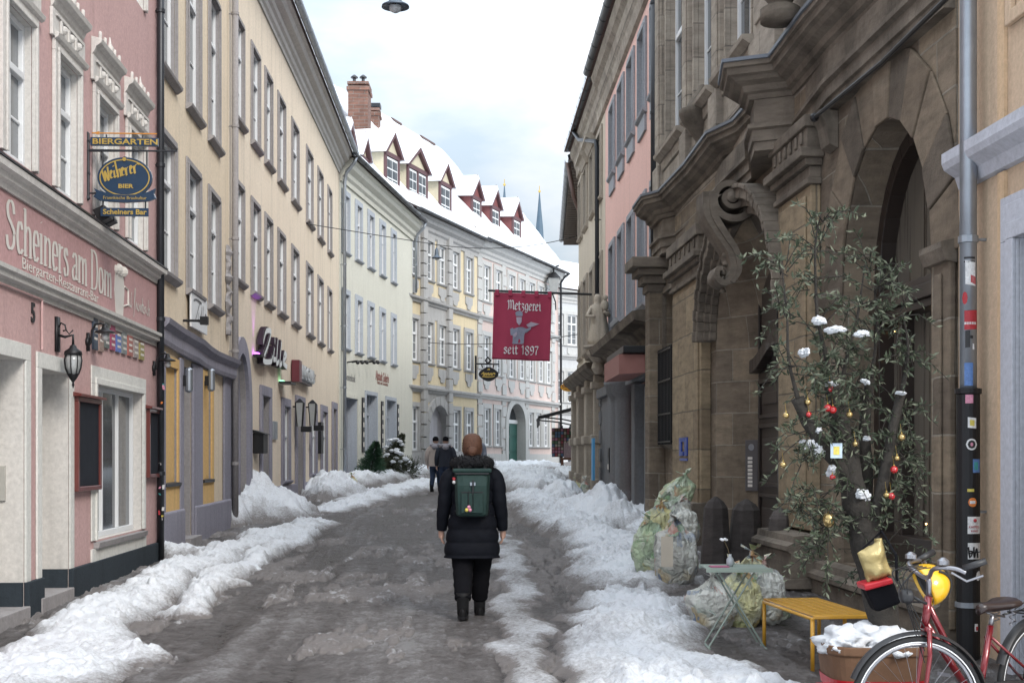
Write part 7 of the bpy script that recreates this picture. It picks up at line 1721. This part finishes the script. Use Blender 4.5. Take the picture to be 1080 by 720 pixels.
def snowlump(name, pts, par=None, label=None, cat=None, kind=None, seed=0, mat=None):
    b = MB()
    for k_, (c, rx, ry, rz_) in enumerate(pts):
        U, V_ = 40, 24
        c = Vector(c); vs = []
        for j in range(V_+1):
            for i in range(U):
                ph = math.pi*j/V_; a = 2*math.pi*i/U; d = Vector((math.sin(ph)*math.cos(a), math.sin(ph)*math.sin(a), -math.cos(ph))); s_ = 1+mn.noise(d*1.8+Vector((seed+k_,0,0)))*.5+mn.noise(d*4.5+Vector((0,seed,k_)))*.22+mn.noise(d*11+Vector((k_,seed,0)))*.09
                vs.append(c+Vector((d.x*rx*s_, d.y*ry*s_, d.z*rz_*s_)))
        b.add(vs, [(j*U+i, j*U+(i+1)%U, (j+1)*U+(i+1)%U, (j+1)*U+i) for j in range(V_) for i in range(U)])
    return b.build(name, mat or SNOW, par, smooth=True)
snowlump('snow', [((xm-.14,Yp,zt-.01),.17,.26,.085),((xm+.04,Yp-.02,zt),.18,.26,.1),((xm+.18,Yp,zt-.01),.13,.26,.07),((xm-.2,Yp-.15,zt-.01),.09,.12,.05),((xm+.08,Yp-.2,zt),.18,.08,.055)], t, seed=4)
# tree
BARK = plain('olive_bark', (.03,.026,.022), .95, var=.5, sc=20, bd=.02); OLV = [plain('olive_leaf_dark', (.036,.05,.026), .6, var=.4), plain('olive_leaf_silver', (.12,.135,.09), .6, var=.3)]
tr = thing('olive_tree', 'potted olive tree with silvery leaves hung with red and gold baubles', 'tree', (P(925,0,Yp).x, Yp, gp_+.4))
YT = 8.15
def Q(u, v, dy=0): return P(u, v, YT+dy)
limbs = [
 ([(938,690,0),(930,640,0),(915,580,.0),(903,530,0),(893,480,.02),(884,440,.03),(878,404,.03)], [.10,.098,.092,.082,.07,.058,.05]),
 ([(897,505,0),(872,475,-.05),(852,445,-.08),(841,420,-.1)], [.045,.045,.04,.04]),
 ([(912,560,0),(914,500,.1),(912,450,.15),(918,400,.18)], [.05,.042,.035,.03]),
 ([(918,560,0),(932,505,-.05),(942,450,-.02),(951,413,.02)], [.045,.036,.03,.028]),
 ([(884,440,.03),(872,380,0),(862,330,-.05),(860,260,-.1),(866,225,-.1)], [.022,.014,.01,.007,.003]),
 ([(882,430,.03),(895,370,.1),(905,330,.12),(912,280,.1)], [.018,.012,.008,.004]),
 ([(918,405,.18),(925,350,.2),(922,300,.15)], [.015,.01,.004]),
 ([(951,415,.02),(958,370,.0),(952,330,-.05)], [.014,.009,.004]),
 ([(843,425,-.1),(832,380,-.15),(830,330,-.2),(824,280,-.2)], [.015,.01,.007,.003]),
]
b = MB()
for pts, rs in limbs:
    pp = crom3([tuple(Q(*p)) for p in pts], 4); N=len(pp); r2 = [np.interp(i/(N-1), np.linspace(0,1,len(rs)), rs)*(1+.08*math.sin(i*1.7)) for i in range(N)]; b.tube(pp, r2, 9)
rnd = random.Random(11); twigs = []
bases = [(858,262,-.1),(860,300,-.08),(866,345,-.04),(872,380,0),(912,285,.1),(905,330,.12),(898,365,.1),(922,305,.15),(924,350,.2),(952,335,-.05),(957,380,0),(824,285,-.2),(830,330,-.2),(834,385,-.15),(866,235,-.1),
         (945,470,0),(940,500,-.05),(935,540,-.05),(948,440,0),(955,480,.05),(900,500,0),(880,470,-.05),(855,450,-.08),(850,480,-.1),(862,520,-.1),(868,560,-.08),(850,540,-.1),(890,540,-.05),(930,580,0),(925,600,0),(860,410,-.1),(880,400,.0),(915,420,.1),(870,585,-.1),(905,400,.1),(875,440,-.1),(900,455,.0)]
for (u, v, dy) in bases:
    for k_ in range(8 if v < 400 else 9):
        a = rnd.uniform(0, 6.28); el_ = rnd.uniform(-.5,1.0) if v < 420 else rnd.uniform(-1.0,.7); L_ = rnd.uniform(.14,.34); d = Vector((math.cos(a)*math.cos(el_), math.sin(a)*math.cos(el_)*.8, math.sin(el_))); p = Q(u+rnd.uniform(-7,7), v+rnd.uniform(-10,10), dy); mid = p+d*L_*.55+Vector((0,0,.02)); e = p+d*L_+Vector((0,0,-.05)); 
        b.tube([p, mid, e], [.004,.003,.0015], 5); twigs.append((p,mid,e))
b.build('trunk', BARK, tr, smooth=True)
lb_ = [MB(), MB()]
for (p, m_, e) in twigs:
    for k_ in range(18):
        t_ = rnd.uniform(.1,1); c = p.lerp(m_, t_*2) if t_ < .5 else m_.lerp(e, t_*2-1); ax_ = (e-p).normalized(); d = Vector((rnd.gauss(0,1),rnd.gauss(0,1),rnd.gauss(0,1))).normalized(); d = (d+ax_*.6).normalized(); L_ = rnd.uniform(.035,.062); w_ = d.cross(Vector((rnd.gauss(0,1),rnd.gauss(0,1),rnd.gauss(0,1)))).normalized()*L_*.15; nn = d.cross(w_).normalized()*L_*.06
        lb_[0 if rnd.random() < .62 else 1].add([c, c+d*L_*.5+w_+nn, c+d*L_, c+d*L_*.5-w_+nn], [(0,1,2,3)])
cr_ = lb_[0]; off = len(cr_.v); cr_.cm = 1; cr_.add(lb_[1].v, lb_[1].f); cr_.build('crown', OLV, tr)
sn = []
for (u, v, w_, h_) in ((862,338,13,9),(880,347,20,8),(905,352,16,7),(848,372,9,11),(851,467,16,10),(866,472,14,12),(862,455,7,10),(910,520,10,12),(876,405,9,5),(912,402,7,5),(912,462,8,5),(878,495,7,14),(950,414,7,4)):
    for q3_ in range(3): sn.append((tuple(Q(u+rnd.uniform(-.35,.35)*w_,v+rnd.uniform(-.2,.3)*h_,-.07+rnd.uniform(-.03,.03))), w_*YT/FP/2*rnd.uniform(.7,1.05), .035, h_*YT/FP/2*rnd.uniform(.55,.95)))
snowlump('snow', sn, tr, seed=8)
RB = plain('red_bauble_glass', (.40,.008,.012), .15, var=.1, coat=1); GB_ = plain('gold_bauble_glass', (.42,.30,.12), .22, .8, coat=.5)
for i, (u, v, r, col, where) in enumerate(((876,410,3,'red','above the forked limbs'),(873,430,4,'red','in the left of a close pair'),(878.5,432,4,'red','in the right of a close pair'),(853,437,3,'red','on the left cut limb'),(852,424,3.2,'gold','by the left cut limb'),(896,437,3.5,'gold','between the middle limbs'),(829,438,3.5,'gold','at the outer left edge of the tree'),(826,490,3.5,'gold','low at the outer left edge of the tree'),(951,461,3.8,'gold','on the right hand limb'),(943,495,4,'red','on the right hand twigs'),(940,523,4,'red','low on the right hand twigs'),(935,522,3.5,'gold','beside a low red one on the right'),(878,503,3.2,'red','under the hanging card'),(874,548,6.5,'gold','largest of all, hanging lowest'),(902,468,3,'gold','high on the trunk'),(946,483,3,'gold','just above a red one on the right'))):
    p = Q(u, v, -.13); t = thing('bauble', '%s bauble on the olive tree, %s' % (col, where), 'bauble', p, 'baubles on the olive tree')
    MB().ball(p, r*YT/FP, 14, r*YT/FP*(1.25 if r > 6 else 1)).build('ball', RB if col=='red' else GB_, t, smooth=True); b = MB(); q_ = p+Vector((0,0,r*YT/FP)); b.tube([q_, q_+Vector((0,0,.008))], .004, 6); b.tube([q_, q_+Vector((0,.03,.06))], .0008, 4); b.build('hook', GOLD, t)
p = Q(882,475,-.16); o = MB().box(p.x-.035,p.x+.035,p.y-.004,p.y+.004,p.z-.045,p.z+.045).build('hanging_card', plain('pale_blue_card', (.45,.55,.65), .5, var=.3, sc=40)); tag(o, 'small pale blue card hanging in the olive tree', 'card')
MB().box(p.x-.018,p.x+.018,p.y-.006,p.y-.004,p.z-.025,p.z+.025).build('print', STK[3], o)
# ================================================================ DISCARDED FIR TREES
NEE = [plain('fir_needles', (.035,.085,.045), .7, var=.5), plain('fir_needles_dull', (.075,.085,.05), .8, var=.4)]
def fir(base, tip, r, m_, lb, seed, n=1500, snowy=False):
    base, tip = Vector(base), Vector(tip); ax_ = (tip-base); L_ = ax_.length; ax_.normalize(); t = thing('fir_tree', lb, 'fir tree', base, 'discarded fir trees in the snow'); rnd = random.Random(seed)
    MB().tube([base, base.lerp(tip,.5), tip], [.05,.03,.006], 8).build('trunk', BARK, t, smooth=True)
    x_ = ax_.cross(Vector((0,1,.2))).normalized(); y_ = ax_.cross(x_); b = MB()
    for i in range(n):
        s = rnd.random()**1.1; a = rnd.uniform(0,6.28); rr = r*(1-s)**.8*rnd.uniform(.35,1.08)+.03; p0 = base+ax_*L_*s; d = (x_*math.cos(a)+y_*math.sin(a))*1+ax_*.25; d.normalize(); tipb = p0+d*rr
        q0 = p0.lerp(tipb, rnd.uniform(.3,.75)); w_ = d.cross(Vector((rnd.gauss(0,1),rnd.gauss(0,1),rnd.gauss(0,1)))).normalized()*.035
        for k_ in range(4):
            c = q0.lerp(tipb, k_/4); e = c+d*.09+w_*rnd.uniform(-1.5,1.5); b.add([c-w_*.25, c+w_*.25, e], [(0,1,2)])
            e = c+d*.05-w_*1.4; b.add([c-d*.015, c+d*.015, e], [(0,1,2)])
    b.build('crown', m_, t)
    if snowy: snowlump('snow', [(tuple(base+ax_*L_*rnd.uniform(.1,.7)+Vector((rnd.uniform(-.5,.5)*r, -r*.45, rnd.uniform(.1,.8)*r))), .1,.08,.05) for _ in range(14)], t, seed=3)
Yf = 47; g = gz(Yf)
fir(P(389,509,Yf), P(397,466,Yf+.4), .72, NEE[0], 'upright dark green fir tree dumped in front of the ivory house', 1, 2200)
fir(P(404,505,Yf+2), P(425,458,Yf+3.2), .66, NEE[1], 'dull green fir tree behind the dark green one', 2, 1500, True)
fir(P(436,500,Yf+3), P(401,486,Yf+1), .75, NEE[1], 'fir tree lying on its side with snow in its branches', 3, 1500, True)
# ================================================================ BICYCLE
RED = plain('ruby_red_bike_paint', (.17,.004,.010), .28, .3, .05, coat=1); RUB = plain('black_rubber', (.015,.015,.016), .8); STL = plain('brushed_steel', (.30,.30,.32), .32, .9, .2); BPL = plain('black_plastic', (.02,.02,.022), .45)
Yb0 = 6.75; gb = gz(Yb0); FH = Vector((2.06, Yb0, gb+.345)); ee = Vector((.80,.60,0)).normalized(); BFm = Sg((FH.x,FH.y,gb), ee, Vector((-ee.y,ee.x,0)))   # s back along the frame, d towards the wall
fe = Vector((.995,.10,0)); FWm = Sg((FH.x,FH.y,gb), fe, Vector((-fe.y,fe.x,0)))
bk_ = thing('bicycle', 'ruby red city bicycle leaning by the planter, front wheel turned', 'bicycle', (FH.x+.5,FH.y+.35,gb))
def wheel(fr, s):
    w_ = MB(fr); N=56; R0, r0 = .335, .0175; vs=[]; K=12
    for i in range(N):
        a = 2*math.pi*i/N
        for j in range(K):
            t_ = 2*math.pi*j/K; rr = R0+r0*math.cos(t_); vs.append((s+rr*math.cos(a), r0*math.sin(t_), .345+rr*math.sin(a)))
    w_.add(vs, [(i*K+j, i*K+(j+1)%K, ((i+1)%N)*K+(j+1)%K, ((i+1)%N)*K+j) for i in range(N) for j in range(K)]); tyre = None
    root = w_.build('wheel', RUB, bk_, smooth=True)
    b = MB(fr); vs=[]; pr = ((.318,-.011),(.300,-.009),(.298,.0),(.300,.009),(.318,.011))
    for i in range(N):
        a = 2*math.pi*i/N
        for rr, d in pr: vs.append((s+rr*math.cos(a), d, .345+rr*math.sin(a)))
    K=5; b.add(vs, [(i*K+j, i*K+(j+1)%K, ((i+1)%N)*K+(j+1)%K, ((i+1)%N)*K+j) for i in range(N) for j in range(K)]); b.build('rim', STL, root, smooth=True)
    b = MB(fr)
    for sd in (-1,1):
        vs = []
        for i in range(N):
            a = 2*math.pi*i/N
            for rr in (.319,.325): vs.append((s+rr*math.cos(a), sd*.0165, .345+rr*math.sin(a)))
        b.add(vs, [(i*2, i*2+1, ((i+1)%N)*2+1, ((i+1)%N)*2) for i in range(N)])
    b.build('reflective_stripe', WHITE, root)
    b = MB(fr)
    for k_ in range(28):
        a = 2*math.pi*k_/28; sd = .03 if k_ % 2 else -.03; a2 = a+(.35 if k_%4 < 2 else -.35); b.tube([(s+.022*math.cos(a2), sd, .345+.022*math.sin(a2)), (s+.3*math.cos(a), 0, .345+.3*math.sin(a))], .0011, 4, cap=False)
    b.build('spokes', STL, root)
    b = MB(fr); b.lathe((s,0,.345), [(.02,-.05),(.024,-.035),(.018,-.03),(.018,.03),(.024,.035),(.02,.05)], 14, (1,0,0),(0,0,1),(0,1,0)); b.build('hub', STL, root, smooth=True)
    b = MB(fr); vs=[]; M=26; a0, a1 = (.15, 2.75)
    for i in range(M+1):
        a = a0+(a1-a0)*i/M
        for rr, d in ((.362,-.028),(.375,-.016),(.378,0),(.375,.016),(.362,.028)): vs.append((s+rr*math.cos(a), d, .345+rr*math.sin(a)))
    b.add(vs, [(i*5+j, i*5+j+1, (i+1)*5+j+1, (i+1)*5+j) for i in range(M) for j in range(4)]); b.build('mudguard', BPL, root, smooth=True)
wheel(FWm, 0); wheel(BFm, 1.06)
def bt(name, pts, r, m_=RED, fr=BFm, n=10):
    return MB(fr).tube(pts, r, n).build(name, m_, bk_, smooth=True)
hb, ht = (.06,0,.73), (.095,0,.89); bbp = (.52,0,.29); st = (.64,0,.70); rh = (1.06,0,.345)
bt('head_tube', [hb, ht], .021); bt('down_tube', [(.07,0,.755), bbp], .02); bt('upper_tube', [(.085,0,.86), (.28,0,.60),(.565,0,.44)], .016); bt('seat_tube', [bbp, st], .018)
b = MB(BFm)
for sg in (-1,1): b.tube([(.53,sg*.03,.29),(1.06,sg*.06,.345)], .009); b.tube([(.62,sg*.02,.64),(1.06,sg*.06,.345)], .008)
b.build('stays', RED, bk_, smooth=True)
b = MB(FWm)
for sg in (-1,1): b.tube([(.05,sg*.035,.73),(.045,sg*.052,.6),(.02,sg*.055,.42),(.0,sg*.052,.345)], [.014,.013,.011,.009])
b.tube([(.05,-.04,.73),(.05,.04,.73)], .016); b.build('fork', RED, bk_, smooth=True)
bt('seat_post', [st, (.66,0,.765)], .013, STL)
b = MB(BFm)   # saddle
rs = []
for s, w_, z in ((.53,.02,.795),(.57,.03,.805),(.65,.045,.805),(.73,.085,.81),(.79,.1,.82),(.82,.07,.82)): rs.append([(s, w_*math.cos(a), z+.025*math.sin(a)*(1 if math.sin(a)>0 else 1.3)) for a in [2*math.pi*i/14 for i in range(14)]])
b.loft(rs); sd_ = b.build('saddle', plain('dark_brown_saddle', (.02,.01,.009), .4, coat=.3), bk_, smooth=True)
b = MB(BFm)
for sg in (-1,1): b.tube([(.77,sg*.05,.79)]+[(.77+.018*math.cos(k_*1.2),sg*.05+.018*math.sin(k_*1.2),.79-.007*k_) for k_ in range(1,14)], .003, 5)
b.tube([(.57,0,.785),(.65,0,.76),(.77,0,.74)], .006); b.build('springs', STL, sd_, smooth=True)
bt('stem', [ht, (.10,0,.96), (.09,0,1.0)], .014, STL)
# handlebar follows the turned fork
hx, hz = .185, 1.04
b = MB(FWm); b.tube(crom3([(.17,.30,1.04),(.13,.27,1.06),(.02,.16,1.05),(.04,.05,1.0),(.04,-.05,1.0),(.02,-.16,1.05),(.08,-.25,1.06),(.13,-.28,1.04)],5), .0115, 10); h_ = b.build('handlebar', STL, bk_, smooth=True)
for sg in (-1,1): MB(FWm).tube([(.12,sg*.27,1.06),(.22,sg*.31,1.10)], .017, 10).build('grip', BPL, h_, smooth=True)
b = MB(FWm)
for sg in (-1,1): b.tube([(.07,sg*.25,1.04),(.13,sg*.29,1.0),(.2,sg*.32,1.03)], .006); b.lathe((.05,sg*.2,1.075), [(.03,0),(.03,.02),(.01,.035)], 12)
b.build('brake_lever', STL, h_)
b = MB(FWm)
for k_ in range(4): b.tube(crom3([(.04,.05*(k_-1.5),1.05),(-.05-.02*k_,.03*(k_-1.5),1.02),(-.06,.02*(k_-1.5),.9),(.04,0,.74-.06*k_)],6), .003, 5)
b.build('cables', RUB, bk_)
b = MB(FWm); b.lathe((-.06,0,.90), [(.02,-.03),(.035,-.02),(.04,.02),(.035,.03)], 14, (0,1,0),(0,0,1),(1,0,0)); b.tube([(-.03,0,.9),(.05,0,.86)], .008); b.build('headlamp', BPL, bk_, smooth=True)
b = MB(BFm)
for sg in (-1,1): b.tube([(.85,sg*.06,.74),(1.0,sg*.065,.75),(1.38,sg*.06,.75)], .006); b.tube([(1.06,sg*.065,.36),(1.12,sg*.065,.75)], .006); b.tube([(1.06,sg*.065,.36),(1.28,sg*.065,.75)], .005)
for k_ in range(5): s = .9+.11*k_; b.tube([(s,-.065,.752),(s,.065,.752)], .005)
b.tube([(.9,-.02,.77),(1.1,-.03,.83),(1.3,-.02,.77)], .004); b.tube([(.9,.02,.77),(1.1,.03,.83),(1.3,.02,.77)], .004); b.build('luggage_rack', BPL, bk_, smooth=True)
MB(BFm).box(1.37,1.4,-.04,.04,.7,.74).build('rear_light', STK[1], bk_, bev=.006)
b = MB(BFm); rs = []
for s, w_ in ((.52,.03),(.6,.09),(.75,.085),(.95,.06),(1.08,.05),(1.12,.02)): rs.append([(s, -.05+(.012*math.cos(a)), .32+w_*math.sin(a)) for a in [2*math.pi*i/12 for i in range(12)]])
b.loft(rs); b.build('chain_guard', BPL, bk_, smooth=True)
b = MB(BFm); b.tube([(.52,-.08,.29),(.58,-.085,.14)], .009); b.tube([(.52,.08,.29),(.46,.085,.44)], .009); b.box(.53,.63,-.17,-.09,.125,.145); b.box(.41,.51,.09,.17,.435,.455); b.build('cranks_and_pedals', STL, bk_)
b = MB(BFm); b.tube([(.98,.02,.36),(.9,.16,.02)], .009); b.build('kickstand', STL, bk_)
# helmet hung on the handlebar
YHM = plain('yellow_helmet_shell', (.75,.42,.01), .3, var=.05, coat=.8); hc = P(975,617,6.95)
t = thing('bicycle_helmet', 'bright yellow bicycle helmet hanging from the red bicycle handlebar', 'helmet', hc)
rot = Matrix.Rotation(math.radians(68), 3, 'Y') @ Matrix.Rotation(math.radians(25), 3, 'Z')
def helm(rx, ry, rz_, cut, name, m_, par, zo=0):
    b = MB(); vs=[]; U, V_ = 28, 12
    for j in range(V_+1):
        ph = cut*j/V_
        for i in range(U):
            a = 2*math.pi*i/U; p = Vector((rx*math.sin(ph)*math.cos(a), ry*math.sin(ph)*math.sin(a), rz_*math.cos(ph)+zo)); vs.append(hc+rot@p)
    b.add(vs, [(j*U+i, j*U+(i+1)%U, (j+1)*U+(i+1)%U, (j+1)*U+i) for j in range(V_) for i in range(U)]); o = b.build(name, m_, par, smooth=True); md = o.modifiers.new('s','SOLIDIFY'); md.thickness=.008; return o
sh_ = helm(.105,.13,.13,1.65,'shell',YHM,t)
b = MB()
for k_ in (-1,0,1):
    pts = [hc+rot@Vector((.1055*math.sin(ph)*1.03, .05*k_+.0*ph, .13*math.cos(ph)*math.sqrt(max(.1,1-(.05*k_/.13)**2))+.004)) for ph in [(-.9+1.8*i/10) for i in range(11)]]; b.tube(pts, .007, 6)
b.build('vents', BPL, sh_); helm(.09,.112,.11,1.55,'liner',BPL,t)
pts = [hc+rot@Vector(p) for p in ((-.08,.05,0),(-.03,.03,-.11),(.0,0,-.14),(.04,-.03,-.1),(.08,-.05,0))]; MB().tube(crom3([tuple(p) for p in pts]), .005, 6).build('strap', BPL, t)
# soft bag with golden flap hanging in front of the trunk
GC = plain('gold_satin_cloth', (.38,.30,.13), .38, .25, .2, 5, .02); p0 = lambda u, v, Y=7.2: P(u, v, Y)
t = thing('handlebar_bag', 'black bag with red rim and crumpled gold cloth hanging at the bicycle front', 'bag', p0(930,625))
b = MB(); F0 = [p0(912,618),p0(943,612),p0(952,636),(p0(925,646))]; B0 = [Vector(p)+Vector((.0,.13,0)) for p in F0]; b.add(F0+B0, [(0,1,2,3),(4,5,6,7),(0,1,5,4),(1,2,6,5),(2,3,7,6),(3,0,4,7)]); b.build('bag_body', BLKT, t, bev=.02)
b = MB(); F0 = [p0(911,616,7.17),p0(941,609,7.17),p0(943,615,7.17),p0(913,623,7.17)]; B0 = [Vector(p)+Vector((.0,.17,0)) for p in F0]; b.add(F0+B0, [(0,1,2,3),(4,5,6,7),(0,1,5,4),(1,2,6,5),(2,3,7,6),(3,0,4,7)]); b.build('red_rim', REDR, t, bev=.01)
b = MB(); N=14; c4_ = [p0(904,583,7.22),p0(930,567,7.22),p0(940,607,7.22),p0(915,614,7.22)]; vs=[]
for i in range(N+1):
    for j in range(N+1):
        s_, r_ = i/N, j/N; q_ = (c4_[0]*(1-s_)+c4_[1]*s_)*(1-r_)+(c4_[3]*(1-s_)+c4_[2]*s_)*r_; q_ = q_+Vector((0,-.05*math.sin(math.pi*s_)*math.sin(math.pi*r_)+.03*mn.noise(Vector((s_*3,r_*3,1))),.012*mn.noise(Vector((s_*4,r_*4,5))))); vs.append(q_)
b.add(vs, [(i*(N+1)+j,(i+1)*(N+1)+j,(i+1)*(N+1)+j+1,i*(N+1)+j+1) for i in range(N) for j in range(N)]); o = b.build('gold_cloth', GC, t, smooth=True); md = o.modifiers.new('s','SOLIDIFY'); md.thickness=.05; md.offset=1
b = MB(); b.tube([p0(915,600,7.25),p0(908,580,7.3),p0(930,560,7.4),p0(945,585,7.1),p0(946,612,7.1)], .008); b.build('handle', BLKT, t)
# ================================================================ camera, light, sky
cam = bpy.data.cameras.new('camera'); co = bpy.data.objects.new('camera', cam); COL.objects.link(co)
co.location = (0,0,CH); co.rotation_euler = (math.radians(90),0,0)
cam.sensor_width = 36; cam.lens = FP/1080*36; cam.shift_y = (HOR-360)/1080; cam.clip_end = 2000; cam.clip_start=.1
scene.camera = co
W = bpy.data.worlds.new('World'); scene.world = W; W.use_nodes = True
n = W.node_tree; bg = n.nodes['Background']
sky = n.nodes.new('ShaderNodeTexSky'); sky.sky_type='NISHITA'; sky.sun_disc=False
SE, SR = 34, 146
sky.sun_elevation = math.radians(SE); sky.sun_rotation = math.radians(SR); sky.air_density=1.0; sky.dust_density=1.2
tc = n.nodes.new('ShaderNodeTexCoord'); mp = n.nodes.new('ShaderNodeMapping'); mp.inputs['Scale'].default_value=(1,1,2.6); mp.inputs['Location'].default_value=(.35,.2,.55)
lk(n, tc.outputs['Generated'], mp.inputs[0])
cl = noise(n, mp.outputs[0], 2.2, 7, .55); k = ramp(n, cl, [(.44, .0), (.54, .8), (.61, 1.0)])
cb = noise(n, mp.outputs[0], 5, 5, .6); cc = ramp(n, cb, [(.3, (8.0,8.5,9.1)), (.6, (9.0,9.2,9.5))])
sx_ = n.nodes.new('ShaderNodeSeparateXYZ'); lk(n, tc.outputs['Generated'], sx_.inputs[0])
g_ = n.nodes.new('ShaderNodeMapRange'); g_.inputs['From Min'].default_value=.12; g_.inputs['From Max'].default_value=1; g_.inputs['To Min'].default_value=.66; g_.inputs['To Max'].default_value=2.6; lk(n, sx_.outputs[2], g_.inputs['Value'])
vm_ = n.nodes.new('ShaderNodeVectorMath'); vm_.operation='SCALE'; lk(n, cc, vm_.inputs[0]); lk(n, g_.outputs[0], vm_.inputs['Scale'])
bl_ = mixc(n, .82, sky.outputs[0], (6.3,7.4,8.4)); vb2 = n.nodes.new('ShaderNodeVectorMath'); vb2.operation='SCALE'; lk(n, bl_, vb2.inputs[0]); lk(n, g_.outputs[0], vb2.inputs['Scale'])
lk(n, mixc(n, k, vb2.outputs[0], vm_.outputs[0]), bg.inputs[0]); bg.inputs[1].default_value = .085
sl = bpy.data.lights.new('sun', 'SUN'); sl.energy = 1.5; sl.angle = math.radians(18); sl.color=(1,.95,.88)
so = bpy.data.objects.new('sun', sl); COL.objects.link(so)
az = math.radians(SR); el = math.radians(SE); dv = Vector((math.sin(az)*math.cos(el), math.cos(az)*math.cos(el), math.sin(el)))
so.rotation_euler = dv.to_track_quat('Z','Y').to_euler()
scene.render.engine='CYCLES'
scene.view_settings.view_transform='Standard'; scene.view_settings.look='None'; scene.view_settings.exposure = 0.74; scene.view_settings.gamma=1
try: scene.cycles.max_bounces = 6; scene.cycles.diffuse_bounces = 2
except Exception: pass
scene.render.resolution_x=1024; scene.render.resolution_y=682
